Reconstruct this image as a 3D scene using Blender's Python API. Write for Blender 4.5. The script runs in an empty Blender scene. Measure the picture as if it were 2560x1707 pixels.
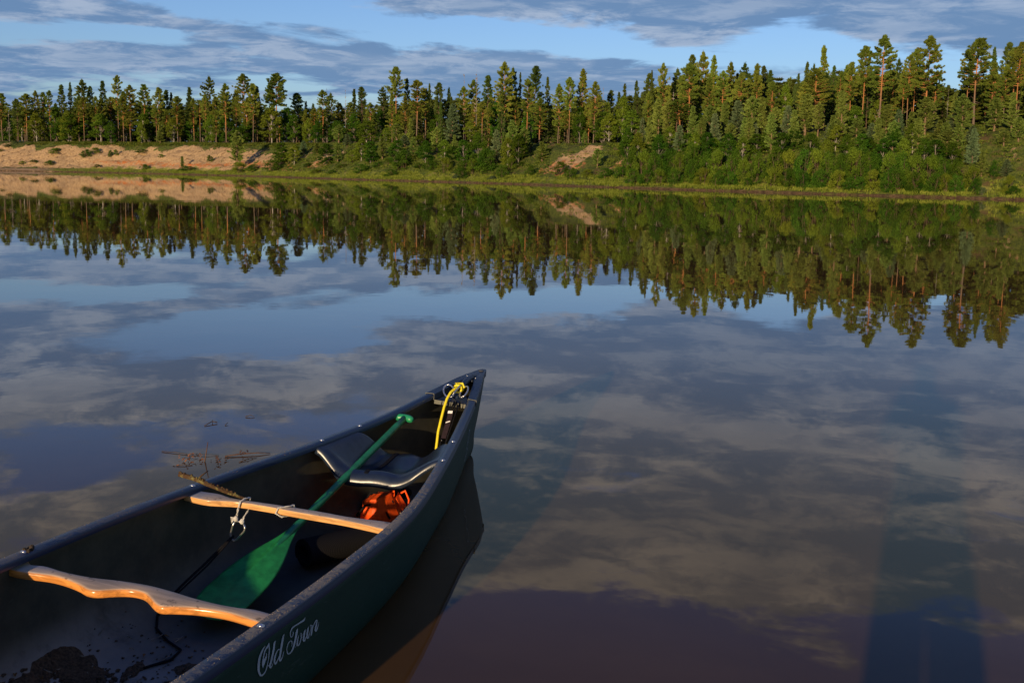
import bpy, bmesh, math, random
import numpy as np
from mathutils import Vector, Matrix

# ------------------------------------------------------------------ camera, sky, sun
SC = bpy.context.scene
COL = SC.collection
CAM_H = 1.5161
SUN_AZ = math.radians(21.5)      # direction the light travels, clockwise from +Y
SUN_EL = math.radians(10.0)

def make_camera():
    p, r = 0.12111, 0.01631
    fwd = Vector((0, math.cos(p), -math.sin(p)))
    r0 = Vector((1, 0, 0)); u0 = Vector((0, math.sin(p), math.cos(p)))
    right = r0 * math.cos(r) + u0 * math.sin(r)
    up = -r0 * math.sin(r) + u0 * math.cos(r)
    cd = bpy.data.cameras.new('camera'); co = bpy.data.objects.new('camera', cd)
    COL.objects.link(co)
    M = Matrix((right, up, -fwd)).transposed().to_4x4()
    M.translation = (0, 0, CAM_H)
    co.matrix_world = M
    cd.sensor_fit = 'HORIZONTAL'; cd.sensor_width = 36.0
    cd.lens = 36.0 * 2627.6 / 2560.0
    cd.shift_y = -103.9 / 2560.0
    cd.clip_start = 0.05; cd.clip_end = 6000
    SC.camera = co
make_camera()

class NT:
    """small helper round a node tree"""
    def __init__(s, tree):
        s.t = tree; s.t.nodes.clear()
    def n(s, typ, **kw):
        nd = s.t.nodes.new(typ)
        for k, v in kw.items(): setattr(nd, k, v)
        return nd
    def put(s, sock, v):
        if isinstance(v, bpy.types.NodeSocket): s.t.links.new(v, sock)
        elif isinstance(v, (tuple, list)) and sock.type == 'RGBA' and len(v) == 3: sock.default_value = (*v, 1)
        else: sock.default_value = v
    def math(s, op, a, b=None, c=None, clamp=False):
        nd = s.n('ShaderNodeMath', operation=op, use_clamp=clamp)
        s.put(nd.inputs[0], a)
        if b is not None: s.put(nd.inputs[1], b)
        if c is not None: s.put(nd.inputs[2], c)
        return nd.outputs[0]
    def smooth(s, v, lo, hi, a=0.0, b=1.0):
        nd = s.n('ShaderNodeMapRange', interpolation_type='SMOOTHSTEP')
        s.put(nd.inputs[0], v); s.put(nd.inputs[1], lo); s.put(nd.inputs[2], hi)
        s.put(nd.inputs[3], a); s.put(nd.inputs[4], b)
        return nd.outputs[0]
    def mix(s, f, a, b, mode='MIX'):
        nd = s.n('ShaderNodeMix', data_type='RGBA', blend_type=mode)
        s.put(nd.inputs[0], f); s.put(nd.inputs[6], a); s.put(nd.inputs[7], b)
        return nd.outputs[2]
    def noise(s, vec, scale, detail=4.0, rough=0.55, dist=0.0, lac=2.0):
        nd = s.n('ShaderNodeTexNoise')
        if vec is not None: s.put(nd.inputs['Vector'], vec)
        s.put(nd.inputs['Scale'], scale); s.put(nd.inputs['Detail'], detail)
        s.put(nd.inputs['Roughness'], rough); s.put(nd.inputs['Distortion'], dist)
        return nd.outputs['Fac']
    def xyz(s, x, y, z):
        nd = s.n('ShaderNodeCombineXYZ')
        s.put(nd.inputs[0], x); s.put(nd.inputs[1], y); s.put(nd.inputs[2], z)
        return nd.outputs[0]
    def sep(s, v):
        nd = s.n('ShaderNodeSeparateXYZ'); s.put(nd.inputs[0], v)
        return nd.outputs

# patches of thicker (+) and thinner (-) cloud: azimuth, tan(elevation), half widths, amount, tilt
CLOUDS = [
 (-.245, .156, .160, .022, -.95, .00), (-.345, .114, .060, .007, -.55, .0), (-.080, .124, .120, .012, -.60, .02),
 (.095, .112, .130, .009, -.60, -.10), (.275, .113, .062, .020, -.65, -.05), (.43, .085, .05, .014, -.35, .0),
 (-.22, .078, .07, .007, -.40, .0), (-.47, .112, .05, .006, -.30, .0),
 (.20, .165, .45, .028, .45, .0), (.42, .125, .14, .022, .40, -.12), (-.44, .135, .14, .018, .35, .0),
 (-.23, .118, .13, .012, .45, .0), (-.43, .085, .25, .016, .40, .0), (-.09, .098, .14, .012, .30, .0),
 (.03, .082, .13, .010, .35, .0), (-.46, .168, .16, .010, .25, .0),
 (-.43, .205, .12, .020, .40, .0), (.30, .215, .42, .05, .35, .0), (.22, .32, .42, .070, .42, -.05),
 (-.36, .245, .14, .02, -.16, .0), (-.20, .19, .12, .022, .12, .0), (-.08, .215, .10, .02, .05, .0),
 (-.45, .275, .16, .014, -.22, .0), (-.35, .35, .40, .05, .30, .0),
 (-.16, .50, .20, .060, -.70, -.10), (.10, .515, .17, .070, -.70, .05), (-.05, .155, .10, .012, .5, .0), (.47, .45, .16, .06, -.55, .0), (.22, .40, .16, .025, .35, -.1), (.40, .38, .14, .03, .25, .0),
 (-.12, .415, .06, .02, .2, .0),
]

# sunlit cloud edges, same layout
CLOUD_GLOW = [(.22, .243, .26, .010, .9, .06), (.08, .405, .16, .016, .9, .0), (.20, .375, .10, .014, .5, -.1), (-.02, .195, .07, .007, .7, .0), (-.47, .22, .06, .012, .6, .0), (-.22, .265, .14, .014, .5, .0), (.35, .17, .2, .008, .5, .0), (-.10, .10, .1, .005, .5, .0), (.16, .118, .07, .004, .6, .0), (-.17, .148, .08, .005, .6, .0)]
SKY_STRENGTH = 0.10
SKY_TINT = (.88, 1.06, 1.56)
SKY_TINT_HIGH = (.50, .55, .60)
SKY_TINT_TOP = (1.0, 1.5, 2.4)
CLOUD_DARK = (1.35, 2.45, 4.4)
CLOUD_LIT = (5.2, 5.9, 7.1)
CLOUD_THICK = (1.5, 2.5, 4.2)
CLOUD_HIGH = (1.22, .98, .70)

def make_world():
    w = bpy.data.worlds.new('World'); SC.world = w; w.use_nodes = True
    g = NT(w.node_tree)
    tc = g.n('ShaderNodeTexCoord').outputs['Generated']
    nrm = g.n('ShaderNodeVectorMath', operation='NORMALIZE'); g.put(nrm.inputs[0], tc)
    x, y, z = g.sep(nrm.outputs[0])
    hyp = g.math('SQRT', g.math('ADD', g.math('MULTIPLY', x, x), g.math('MULTIPLY', y, y)))
    az = g.math('ARCTAN2', x, y)
    v = g.math('DIVIDE', z, g.math('MAXIMUM', hyp, 0.02))
    sky = g.n('ShaderNodeTexSky', sky_type='NISHITA', sun_disc=False)
    sky.sun_elevation = SUN_EL; sky.sun_rotation = SUN_AZ + math.pi
    sky.air_density = 1.0; sky.dust_density = 0.6; sky.ozone_density = 2.0
    clear = g.mix(1.0, sky.outputs[0], SKY_TINT, 'MULTIPLY')
    # deep blue builds up with height, away from the sun
    hi = g.smooth(v, .10, .55)
    clear = g.mix(hi, clear, g.mix(1.0, clear, SKY_TINT_HIGH, 'MULTIPLY'))
    clear = g.mix(g.smooth(v, .55, 1.2), clear, g.mix(1.0, clear, SKY_TINT_TOP, 'MULTIPLY'))
    zz = g.math('ADD', g.math('MAXIMUM', z, 0.0), 0.055)
    px = g.math('DIVIDE', x, zz); py = g.math('DIVIDE', y, zz)
    P = g.xyz(px, py, 3.7)
    # gentle stretch across the view for streaky stratocumulus
    P2 = g.xyz(g.math('MULTIPLY', az, 5.2), g.math('MULTIPLY', g.math('POWER', g.math('MAXIMUM', v, 0.001), .62), 17.0), 1.3)
    n1 = g.noise(P, 1.35, 8, .60, .6)
    n2 = g.noise(P2, 1.0, 9, .62, .45)
    f = g.math('ADD', g.math('MULTIPLY', n1, .45), g.math('MULTIPLY', n2, .55))
    dens = g.math('MULTIPLY', g.math('SUBTRACT', f, .5), g.math('ADD', 2.7, g.math('MULTIPLY', v, 2.2)))
    warp = g.math('MULTIPLY', g.math('SUBTRACT', g.noise(P2, 1.3, 5, .6), .5), .055)
    vw = g.math('ADD', v, g.math('MULTIPLY', warp, g.math('ADD', .25, g.math('MULTIPLY', v, 3.0))))
    for (a0, v0, ra, rv, amt, tilt) in CLOUDS:
        du = g.math('MULTIPLY', g.math('SUBTRACT', az, a0), 1 / ra)
        vv = g.math('SUBTRACT', vw, v0)
        if tilt: vv = g.math('SUBTRACT', vv, g.math('MULTIPLY', g.math('SUBTRACT', az, a0), tilt))
        dv = g.math('MULTIPLY', vv, 1 / rv)
        d2 = g.math('ADD', g.math('MULTIPLY', du, du), g.math('MULTIPLY', dv, dv))
        e = g.math('DIVIDE', amt, g.math('ADD', 1.0, g.math('MULTIPLY', d2, d2)))
        dens = g.math('ADD', dens, e)
    # clear zenith, clouds lie low
    dens = g.math('SUBTRACT', dens, g.smooth(v, .50, 1.0, 0.0, .55))
    dens = g.math('ADD', dens, .16)
    mask = g.smooth(dens, -.02, .30)
    thick = g.smooth(dens, .15, .95)
    n3 = g.noise(P2, 2.6, 9, .66, .5)
    n4 = g.noise(P, 2.6, 8, .64, .6)
    lit = g.smooth(g.math('ADD', g.math('MULTIPLY', n3, .5), g.math('MULTIPLY', n4, .5)), .45, .60)
    for (a0, v0, ra, rv, amt, tilt) in CLOUD_GLOW:
        du = g.math('MULTIPLY', g.math('SUBTRACT', az, a0), 1 / ra)
        dv = g.math('MULTIPLY', g.math('SUBTRACT', g.math('SUBTRACT', vw, v0), g.math('MULTIPLY', g.math('SUBTRACT', az, a0), tilt)), 1 / rv)
        d2 = g.math('ADD', g.math('MULTIPLY', du, du), g.math('MULTIPLY', dv, dv))
        lit = g.math('ADD', lit, g.math('MULTIPLY', g.math('DIVIDE', amt, g.math('ADD', 1.0, g.math('MULTIPLY', d2, d2))), g.math('MULTIPLY', n3, 1.9)), None, True)
    lit = g.math('MULTIPLY', lit, g.smooth(v, .10, .24, .58, 1.05))
    lit = g.math('MULTIPLY', lit, g.math('SUBTRACT', 1.0, g.math('MULTIPLY', thick, .35)))
    cl = g.mix(lit, CLOUD_DARK, CLOUD_LIT)
    cl = g.mix(g.math('MULTIPLY', thick, .30), cl, CLOUD_THICK)
    cl = g.mix(g.smooth(v, .14, .34), cl, g.mix(1.0, cl, CLOUD_HIGH, 'MULTIPLY'))
    colr = g.mix(g.math('MULTIPLY', mask, .93), clear, cl)
    below = g.smooth(z, -.01, -.08)
    colr = g.mix(below, colr, (.4, .45, .5))
    bg = g.n('ShaderNodeBackground'); g.put(bg.inputs[0], colr); bg.inputs[1].default_value = SKY_STRENGTH
    out = g.n('ShaderNodeOutputWorld'); g.t.links.new(bg.outputs[0], out.inputs[0])

make_world()

sun = bpy.data.lights.new('sun', 'SUN'); so = bpy.data.objects.new('sun', sun); COL.objects.link(so)
sun.energy = 5.0; sun.angle = math.radians(0.53); sun.color = (1.0, .74, .44)
sd = Vector((math.sin(SUN_AZ) * math.cos(SUN_EL), math.cos(SUN_AZ) * math.cos(SUN_EL), -math.sin(SUN_EL)))
so.rotation_euler = sd.to_track_quat('-Z', 'Y').to_euler(); so.location = (-20, -40, 30)
SC.view_settings.view_transform = 'Standard'; SC.view_settings.look = 'None'
SC.view_settings.exposure = 0.0; SC.view_settings.gamma = 1.0
SC.cycles.max_bounces = 6; SC.cycles.transparent_max_bounces = 4
SC.cycles.use_denoising = True

# ------------------------------------------------------------------ helpers
def mesh_obj(name, verts, faces, mat, parent=None, smooth=False, mw=None):
    me = bpy.data.meshes.new(name)
    me.from_pydata([tuple(v) for v in verts], [], [tuple(f) for f in faces])
    if smooth: me.polygons.foreach_set('use_smooth', [True] * len(me.polygons))
    me.update()
    for m in (mat if isinstance(mat, (list, tuple)) else [mat]):
        if m: me.materials.append(m)
    o = bpy.data.objects.new(name, me); COL.objects.link(o)
    if parent: o.parent = parent
    if mw is not None: o.matrix_world = mw
    return o

def empty(name, loc=(0, 0, 0), mw=None):
    o = bpy.data.objects.new(name, None); COL.objects.link(o); o.empty_display_size = .2
    if mw is not None: o.matrix_world = mw
    else: o.location = loc
    return o

def tag(o, label=None, cat=None, group=None, kind=None):
    if label: o['label'] = label
    if cat: o['category'] = cat
    if group: o['group'] = group
    if kind: o['kind'] = kind
    return o

class MB:
    """collects simple shapes into one mesh"""
    def __init__(s): s.v = []; s.f = []
    def add(s, vs, fs):
        k = len(s.v); s.v += [tuple(p) for p in vs]; s.f += [tuple(i + k for i in f) for f in fs]
    def tube(s, pts, rad, n=8, cap=True):
        pts = [Vector(p) for p in pts]; m = len(pts)
        if not hasattr(rad, '__len__'): rad = [rad] * m
        vs = []; ref = None
        for i, p in enumerate(pts):
            t = (pts[min(i + 1, m - 1)] - pts[max(i - 1, 0)])
            if t.length < 1e-9: t = Vector((0, 0, 1))
            t.normalize()
            if ref is None: ref = t.orthogonal().normalized()
            ref = (ref - t * ref.dot(t))
            if ref.length < 1e-6: ref = t.orthogonal()
            ref.normalize(); b = t.cross(ref)
            for k in range(n):
                a = 2 * math.pi * k / n
                vs.append(p + (ref * math.cos(a) + b * math.sin(a)) * rad[i])
        fs = [(i * n + k, i * n + (k + 1) % n, (i + 1) * n + (k + 1) % n, (i + 1) * n + k) for i in range(m - 1) for k in range(n)]
        if cap: fs += [tuple(range(n - 1, -1, -1)), tuple((m - 1) * n + k for k in range(n))]
        s.add(vs, fs)
    def box(s, c, d, rot=None):
        vs = []
        for x in (-.5, .5):
            for y in (-.5, .5):
                for z in (-.5, .5):
                    q = Vector((x * d[0], y * d[1], z * d[2]))
                    if rot is not None: q = rot @ q
                    vs.append(Vector(c) + q)
        s.add(vs, [(0, 1, 3, 2), (4, 6, 7, 5), (0, 4, 5, 1), (2, 3, 7, 6), (0, 2, 6, 4), (1, 5, 7, 3)])
    def ball(s, c, r, nu=10, nv=7):
        if not hasattr(r, '__len__'): r = (r, r, r)
        vs = [(c[0], c[1], c[2] - r[2])]; fs = []
        for j in range(1, nv):
            ph = -math.pi / 2 + math.pi * j / nv
            for i in range(nu):
                a = 2 * math.pi * i / nu
                vs.append((c[0] + r[0] * math.cos(ph) * math.cos(a), c[1] + r[1] * math.cos(ph) * math.sin(a), c[2] + r[2] * math.sin(ph)))
        vs.append((c[0], c[1], c[2] + r[2])); L = len(vs) - 1
        for i in range(nu):
            fs.append((0, 1 + (i + 1) % nu, 1 + i)); fs.append((L, L - nu + i, L - nu + (i + 1) % nu))
        for j in range(nv - 2):
            for i in range(nu):
                fs.append((1 + j * nu + i, 1 + j * nu + (i + 1) % nu, 1 + (j + 1) * nu + (i + 1) % nu, 1 + (j + 1) * nu + i))
        s.add(vs, fs)
    def build(s, name, mat, parent=None, smooth=False, mw=None):
        return mesh_obj(name, s.v, s.f, mat, parent, smooth, mw)

def hermite(x, X, Y):
    X = np.asarray(X, float); Y = np.asarray(Y, float); m = np.gradient(Y, X)
    x = np.clip(x, X[0], X[-1]); k = np.clip(np.searchsorted(X, x) - 1, 0, len(X) - 2)
    h = X[k + 1] - X[k]; t = (x - X[k]) / h
    return (2*t**3-3*t**2+1)*Y[k]+(t**3-2*t**2+t)*h*m[k]+(-2*t**3+3*t**2)*Y[k+1]+(t**3-t**2)*h*m[k+1]

def material(name):
    m = bpy.data.materials.new(name); m.use_nodes = True
    return m, NT(m.node_tree)

def principled(g, base, rough=.6, spec=.5, **kw):
    b = g.n('ShaderNodeBsdfPrincipled')
    g.put(b.inputs['Base Color'], base); g.put(b.inputs['Roughness'], rough)
    g.put(b.inputs['Specular IOR Level'], spec)
    for k, v in kw.items(): g.put(b.inputs[k.replace('_', ' ')], v)
    out = g.n('ShaderNodeOutputMaterial'); g.t.links.new(b.outputs[0], out.inputs[0])
    return b

def bump(g, b, h, strength=.3, dist=.01):
    nd = g.n('ShaderNodeBump'); g.put(nd.inputs['Height'], h)
    nd.inputs['Strength'].default_value = strength; nd.inputs['Distance'].default_value = dist
    g.t.links.new(nd.outputs[0], b.inputs['Normal'])

def simple(name, base, rough=.6, spec=.5, var=.0, scale=20, bmp=0, **kw):
    m, g = material(name)
    co = g.n('ShaderNodeTexCoord').outputs['Object']
    c = base; nz = None
    if var or bmp: nz = g.noise(co, scale, 5, .6)
    if var:
        lo = tuple(x * (1 - var) for x in base); hi = tuple(x * (1 + var) for x in base)
        c = g.mix(g.smooth(nz, .3, .7), lo, hi)
    b = principled(g, c, rough, spec, **kw)
    if bmp: bump(g, b, nz, bmp)
    return m

# ------------------------------------------------------------------ far shore geometry
S_LEFT, S_MID, S_RIGHT = 364.5, 486.0, 526.5
SHORE = [(-420, 330), (-300, 295), (-200, 262), (-150, 244), (-105.6, 219.5), (-90.4, 218.5), (-70.9, 208), (-45.5, 186.5), (-33.1, 168.5), (-22.5, 154.5), (-10.0, 143.4), (-0.2, 132.0), (10.8, 114.5), (18.2, 104.4), (23.5, 97.5), (28.1, 91.5), (33.1, 86.3), (36.6, 83.0), (40.2, 79.3), (52, 68), (66, 48), (80, 15), (88, -30), (90, -90)]
_sp = np.array(SHORE, float)
_seg = np.hypot(*np.diff(_sp, axis=0).T); _cum = np.concatenate([[0], np.cumsum(_seg)])
_ss = np.arange(0, _cum[-1], 1.0)
_sx = np.interp(_ss, _cum, _sp[:, 0]); _sy = np.interp(_ss, _cum, _sp[:, 1])
def _gs(a, sig):
    k = np.arange(-int(3 * sig), int(3 * sig) + 1); w = np.exp(-k**2 / (2 * sig**2)); w /= w.sum()
    n = len(k) // 2
    ap = np.concatenate([a[0] + (a[0] - a[n:0:-1]), a, a[-1] + (a[-1] - a[-2:-n-2:-1])])
    return np.convolve(ap, w, 'valid')
_sx = _gs(_sx, 6); _sy = _gs(_sy, 6)
_rs = np.random.RandomState(5)
_wig = _gs(_rs.randn(len(_ss)), 2.0) * .35 + _gs(_rs.randn(len(_ss)), 6.0) * 1.2
_tx, _ty = np.gradient(_gs(_sx, 12)), np.gradient(_gs(_sy, 12))
_nx, _ny = -_ty, _tx
_l = np.hypot(_nx, _ny); _nx, _ny = _nx / _l, _ny / _l
if _ny[len(_ny)//2] < 0: _nx, _ny = -_nx, -_ny
_sx = _sx + _nx * _wig * .35; _sy = _sy + _ny * _wig * .35
SMAX = len(_ss) - 1
_bl1 = _gs(_rs.randn(len(_ss)), 5.0) * 2.0      # wander of the slope foot
_bl2 = _gs(_rs.randn(len(_ss)), 3.0) * 1.3
_hb = _gs(_rs.randn(len(_ss)), 10.0) * 1.0
def shore_xy(s, v):
    g = lambda a: np.interp(s, _ss, a)
    return g(_sx) + g(_nx) * v, g(_sy) + g(_ny) * v
def shore_az(s, v):
    x, y = shore_xy(s, v); return np.arctan2(x, y)
def bluff(s):
    # crest height above the water, a little lower in the middle
    return np.interp(s, [0, S_LEFT, S_MID, S_RIGHT, SMAX], [6.3, 6.4, 5.0, 6.2, 6.5]) + np.interp(s, _ss, _hb) * .35
def ground_z(s, v):
    s = np.asarray(s, float); v = np.asarray(v, float)
    foot = np.interp(s, [0, S_LEFT + 25, S_LEFT + 60, SMAX], [4.6, 4.4, 2.4, 2.4]) + np.interp(s, _ss, _bl1) * .5; top = foot + 10.2 + np.interp(s, _ss, _bl2)
    H = bluff(s)
    flat = np.where(v < .25, v * .7, .175 + (v - .25) * .13)
    zf = .175 + (foot - .25) * .13
    t = np.clip((v - foot) / (top - foot), 0, 1); t = t ** .9
    sm = t * t * (3 - 2 * t) * .45 + t * .55
    z = np.where(v < 0, v * .45, np.where(v < foot, flat, zf + (H - zf) * sm))
    z = z + np.clip((v - top) / 120, 0, 4) * 1.0
    return z
def place(s, v, dz=0.0):
    x, y = shore_xy(s, v); return (float(x), float(y), float(ground_z(s, v)) + dz)

# ------------------------------------------------------------------ setting: water and ground
WATER_A = (.072, .037, .013); WATER_B = (.096, .052, .020)
def make_water():
    m, g = material('river_water')
    co = g.n('ShaderNodeTexCoord').outputs['Object']
    mp = g.n('ShaderNodeMapping'); g.put(mp.inputs[0], co); mp.inputs[3].default_value = (1, 1, 1)
    mp.inputs[2].default_value = (0, 0, .3)
    a = g.noise(mp.outputs[0], 1.6, 3, .5, .4)
    b = g.noise(mp.outputs[0], .22, 3, .55, .3)
    c = g.noise(mp.outputs[0], 6.0, 2, .5)
    patch = g.smooth(g.noise(co, .055, 3, .6), .42, .66)
    h = g.math('ADD', g.math('MULTIPLY', a, .00055), g.math('MULTIPLY', b, .0022))
    h = g.math('ADD', h, g.math('MULTIPLY', c, g.math('MULTIPLY', patch, .00022)))
    silt = g.smooth(g.noise(co, .9, 5, .6, .3), .3, .75)
    base = g.mix(silt, WATER_A, WATER_B)
    bs = principled(g, base, .012, .5)
    bs.inputs['IOR'].default_value = 1.33
    nd = g.n('ShaderNodeBump'); g.put(nd.inputs['Height'], h)
    nd.inputs['Strength'].default_value = 1.0; nd.inputs['Distance'].default_value = 1.0
    g.t.links.new(nd.outputs[0], bs.inputs['Normal'])
    loop = waterline_loop()
    bm = bmesh.new()
    outer = [bm.verts.new(p) for p in [(-900, -300, 0), (900, -300, 0), (900, 900, 0), (-900, 900, 0)]]
    inner = [bm.verts.new((x, y, 0)) for x, y in loop]
    ed = [bm.edges.new((r[i], r[(i + 1) % len(r)])) for r in (outer, inner) for i in range(len(r))]
    bmesh.ops.triangle_fill(bm, use_beauty=True, use_dissolve=False, edges=ed)
    for f in bm.faces:
        if f.normal.z < 0: f.normal_flip()
    me = bpy.data.meshes.new('river_water'); bm.to_mesh(me); bm.free(); me.materials.append(m)
    o = bpy.data.objects.new('river_water', me); COL.objects.link(o)
    tag(o, 'calm dark river mirroring the clouds and the forest', None, None, 'structure')


SAND_SPOTS = [(-9.9, .55, .95, 5.0, 9.5), (-12.6, .8, .7, 5, 12), (3.3, 1.0, .85, 4.0, 11.0), (6.0, .4, .6, 5.5, 9), (25.2, .5, .5, 6, 12), (-2.6, .5, .5, 7, 11), (1.0, .4, .45, 7, 11), (-6, .5, .4, 8, 12)]
def make_far_ground():
    m, g = material('shore_ground')
    at = g.n('ShaderNodeAttribute', attribute_name='cover')
    sand, grass, mud = g.sep(at.outputs['Color'])[:3]
    red = at.outputs['Alpha']
    co = g.n('ShaderNodeTexCoord').outputs['Object']
    n1 = g.noise(co, .5, 8, .62, .2); n2 = g.noise(co, 3.0, 6, .65)
    n3 = g.noise(co, 1.4, 6, .6, .3)
    scol = g.mix(g.smooth(n2, .3, .7), (.34, .22, .105), (.50, .345, .185))
    scol = g.mix(g.smooth(n3, .53, .66, 0, .8), scol, (.16, .095, .045))
    scol = g.mix(g.math('MULTIPLY', red, g.smooth(n3, .35, .6)), scol, (.50, .145, .03))
    veg = g.mix(g.smooth(n2, .35, .65), (.045, .070, .014), (.12, .14, .026))
    veg = g.mix(g.smooth(n1, .5, .7), veg, (.12, .085, .035))
    gr = g.mix(g.smooth(n2, .3, .7), (.14, .18, .022), (.26, .27, .045))
    gr = g.mix(g.smooth(n3, .5, .68, 0, .8), gr, (.24, .18, .07))
    md = g.mix(g.smooth(n2, .3, .7), (.045, .028, .016), (.16, .10, .05))
    mud = g.math('MULTIPLY', mud, g.smooth(n3, .30, .52, .35, 1.0))
    sm = g.smooth(g.math('ADD', sand, g.math('MULTIPLY', g.math('SUBTRACT', n3, .5), 1.5)), .42, .55)
    c = g.mix(sm, veg, scol)
    c = g.mix(g.smooth(g.math('ADD', grass, g.math('MULTIPLY', g.math('SUBTRACT', n3, .5), .9)), .4, .6), c, gr)
    c = g.mix(mud, c, md)
    b = principled(g, c, .95, .1)
    bump(g, b, g.math('ADD', n2, g.math('MULTIPLY', n1, 2.0)), .6, .25)
    vs_ = np.array([-25, -6, -2, -.6, 0, .08, .2, .35, .6, 1, 1.6, 2.3, 3.1, 3.9, 4.5] + list(np.arange(5, 17, .55)) + [17.5, 19, 21, 24, 28, 34, 42, 55, 75, 110, 170, 260, 420, 700])
    S = np.arange(0, SMAX, 1.0)
    rs = np.random.RandomState(3)
    V = []; colr = []
    for s in S:
        x, y = shore_xy(s, vs_); z = ground_z(s, vs_)
        foot = np.interp(s, [0, S_LEFT + 25, S_LEFT + 60, SMAX], [4.6, 4.4, 2.4, 2.4]) + np.interp(s, _ss, _bl1) * .5; top = foot + 10.2 + np.interp(s, _ss, _bl2)
        az = math.degrees(math.atan2(*shore_xy(s, 8.0)))
        for k, v in enumerate(vs_):
            j = rs.randn() * (.22 if foot < v < 45 else .03)
            V.append((x[k], y[k], z[k] + (j if v > .3 else 0)))
            cr = top - .9 - 1.6 * (np.interp(s, _ss, _bl2) + .6 * math.sin(s * .61) + .5 * math.sin(s * .23))
            sl = min(1, max(0, (v - foot + .8) / 1.2)) * min(1, max(0, (cr - v) / 2.2))
            sand = 0.0
            if az < -13.2: sand = .56 + .26 * min(1, (-13.2 - az) / 6)
            elif az < -11: sand = .42
            for (a0, w0, am, vlo, vhi) in SAND_SPOTS:
                if vlo < v < vhi: sand = max(sand, am * math.exp(-((az - a0) / w0) ** 2))
            gr = 1.0 if .25 < v < foot - .2 else (.55 if v < foot + 1.0 and v > 0 else 0)
            if az < -21.5: gr *= max(0, 1 - (-21.5 - az) / 2.5)
            zrel = z[k]
            red = math.exp(-((zrel - 1.9 - .25 * math.sin(s * .13)) / .32) ** 2) * (1 if az < -13.5 else .9)
            if az < -20.5: red *= max(0, 1 - (-20.5 - az) / 1.5)
            if az > -13.5 and v < 7: red = .45
            sandv = sand * sl if v > foot - .8 else (.9 if az < -22 else 0)
            colr.append((sandv, gr, 1.0 if v < .3 else (.45 if v < .55 else 0), red))
    n = len(vs_)
    F = [(i * n + k, (i + 1) * n + k, (i + 1) * n + k + 1, i * n + k + 1) for i in range(len(S) - 1) for k in range(n - 1)]
    o = mesh_obj('far_shore_ground', V, F, m, smooth=True)
    o.data.flip_normals() if o.data.polygons[50].normal.z < 0 else None
    ca = o.data.color_attributes.new('cover', 'FLOAT_COLOR', 'POINT')
    ca.data.foreach_set('color', np.array(colr, np.float32).ravel())
    tag(o, 'far river bank with pale sand slope and grassy foot', None, None, 'structure')
make_far_ground()

def make_near_ground():
    # the landing behind and under the camera; the photo looks away from it
    m = simple('near_sand', (.22, .16, .10), .95, .1, .25, 3, .4)
    xs = np.linspace(-60, 60, 41); ys = [-120, -40, -12, -5, -2, -.8, .1, .8, 1.4, 3.0]
    zs = [2.6, 1.8, .9, .4, .10, -.02, -.09, -.13, -.2, -.9]
    V = [(x, y + .5 * math.sin(x * .7) * (1 if y > -3 else 0), z) for x in xs for y, z in zip(ys, zs)]
    n = len(ys)
    F = [(i * n + k, (i + 1) * n + k, (i + 1) * n + k + 1, i * n + k + 1) for i in range(len(xs) - 1) for k in range(n - 1)]
    o = mesh_obj('near_shore_ground', V, F, m, smooth=True)
    tag(o, 'sandy landing at the near edge of the river', None, None, 'structure')
make_near_ground()

# ------------------------------------------------------------------ trees
def leaf_mat(name, c1, c2, trans=.25, rough=.6, huev=.04):
    m, g = material(name)
    oi = g.n('ShaderNodeObjectInfo').outputs['Random']
    co = g.n('ShaderNodeTexCoord').outputs['Object']
    n = g.noise(co, 1.1, 3, .6)
    c = g.mix(g.smooth(n, .35, .68), c1, c2)
    hs = g.n('ShaderNodeHueSaturation')
    g.put(hs.inputs['Hue'], g.math('ADD', .5 - huev / 2, g.math('MULTIPLY', oi, huev)))
    g.put(hs.inputs['Value'], g.math('ADD', .78, g.math('MULTIPLY', g.math('FRACT', g.math('MULTIPLY', oi, 7.31)), .5)))
    g.put(hs.inputs['Color'], c); hs.inputs['Saturation'].default_value = 1.0
    d = g.n('ShaderNodeBsdfDiffuse'); g.put(d.inputs[0], hs.outputs[0])
    t = g.n('ShaderNodeBsdfTranslucent'); g.put(t.inputs[0], hs.outputs[0])
    mx = g.n('ShaderNodeMixShader'); mx.inputs[0].default_value = trans
    g.t.links.new(d.outputs[0], mx.inputs[1]); g.t.links.new(t.outputs[0], mx.inputs[2])
    out = g.n('ShaderNodeOutputMaterial'); g.t.links.new(mx.outputs[0], out.inputs[0])
    return m
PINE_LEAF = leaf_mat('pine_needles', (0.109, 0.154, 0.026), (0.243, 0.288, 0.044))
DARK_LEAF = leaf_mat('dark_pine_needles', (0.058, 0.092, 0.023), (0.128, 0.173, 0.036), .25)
YOUNG_LEAF = leaf_mat('young_pine_needles', (.140, .205, .042), (.275, .345, .075))
BLUE_LEAF = leaf_mat('blue_green_needles', (.120, .180, .085), (.200, .270, .125))
BIRCH_LEAF = leaf_mat('birch_leaves', (0.115, 0.179, 0.018), (0.224, 0.294, 0.033), .4)
WILLOW_LEAF = leaf_mat('shrub_leaves', (.036, .092, .010), (.100, .175, .017), .3)
GREY_LEAF = leaf_mat('grey_willow_leaves', (.07, .11, .045), (.13, .17, .08), .3)
GRASS_LEAF = leaf_mat('grass_blades', (.16, .20, .024), (.31, .33, .055), .35)
HEATH_LEAF = leaf_mat('heath_leaves', (.06, .09, .014), (.15, .17, .028), .2)

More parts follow.
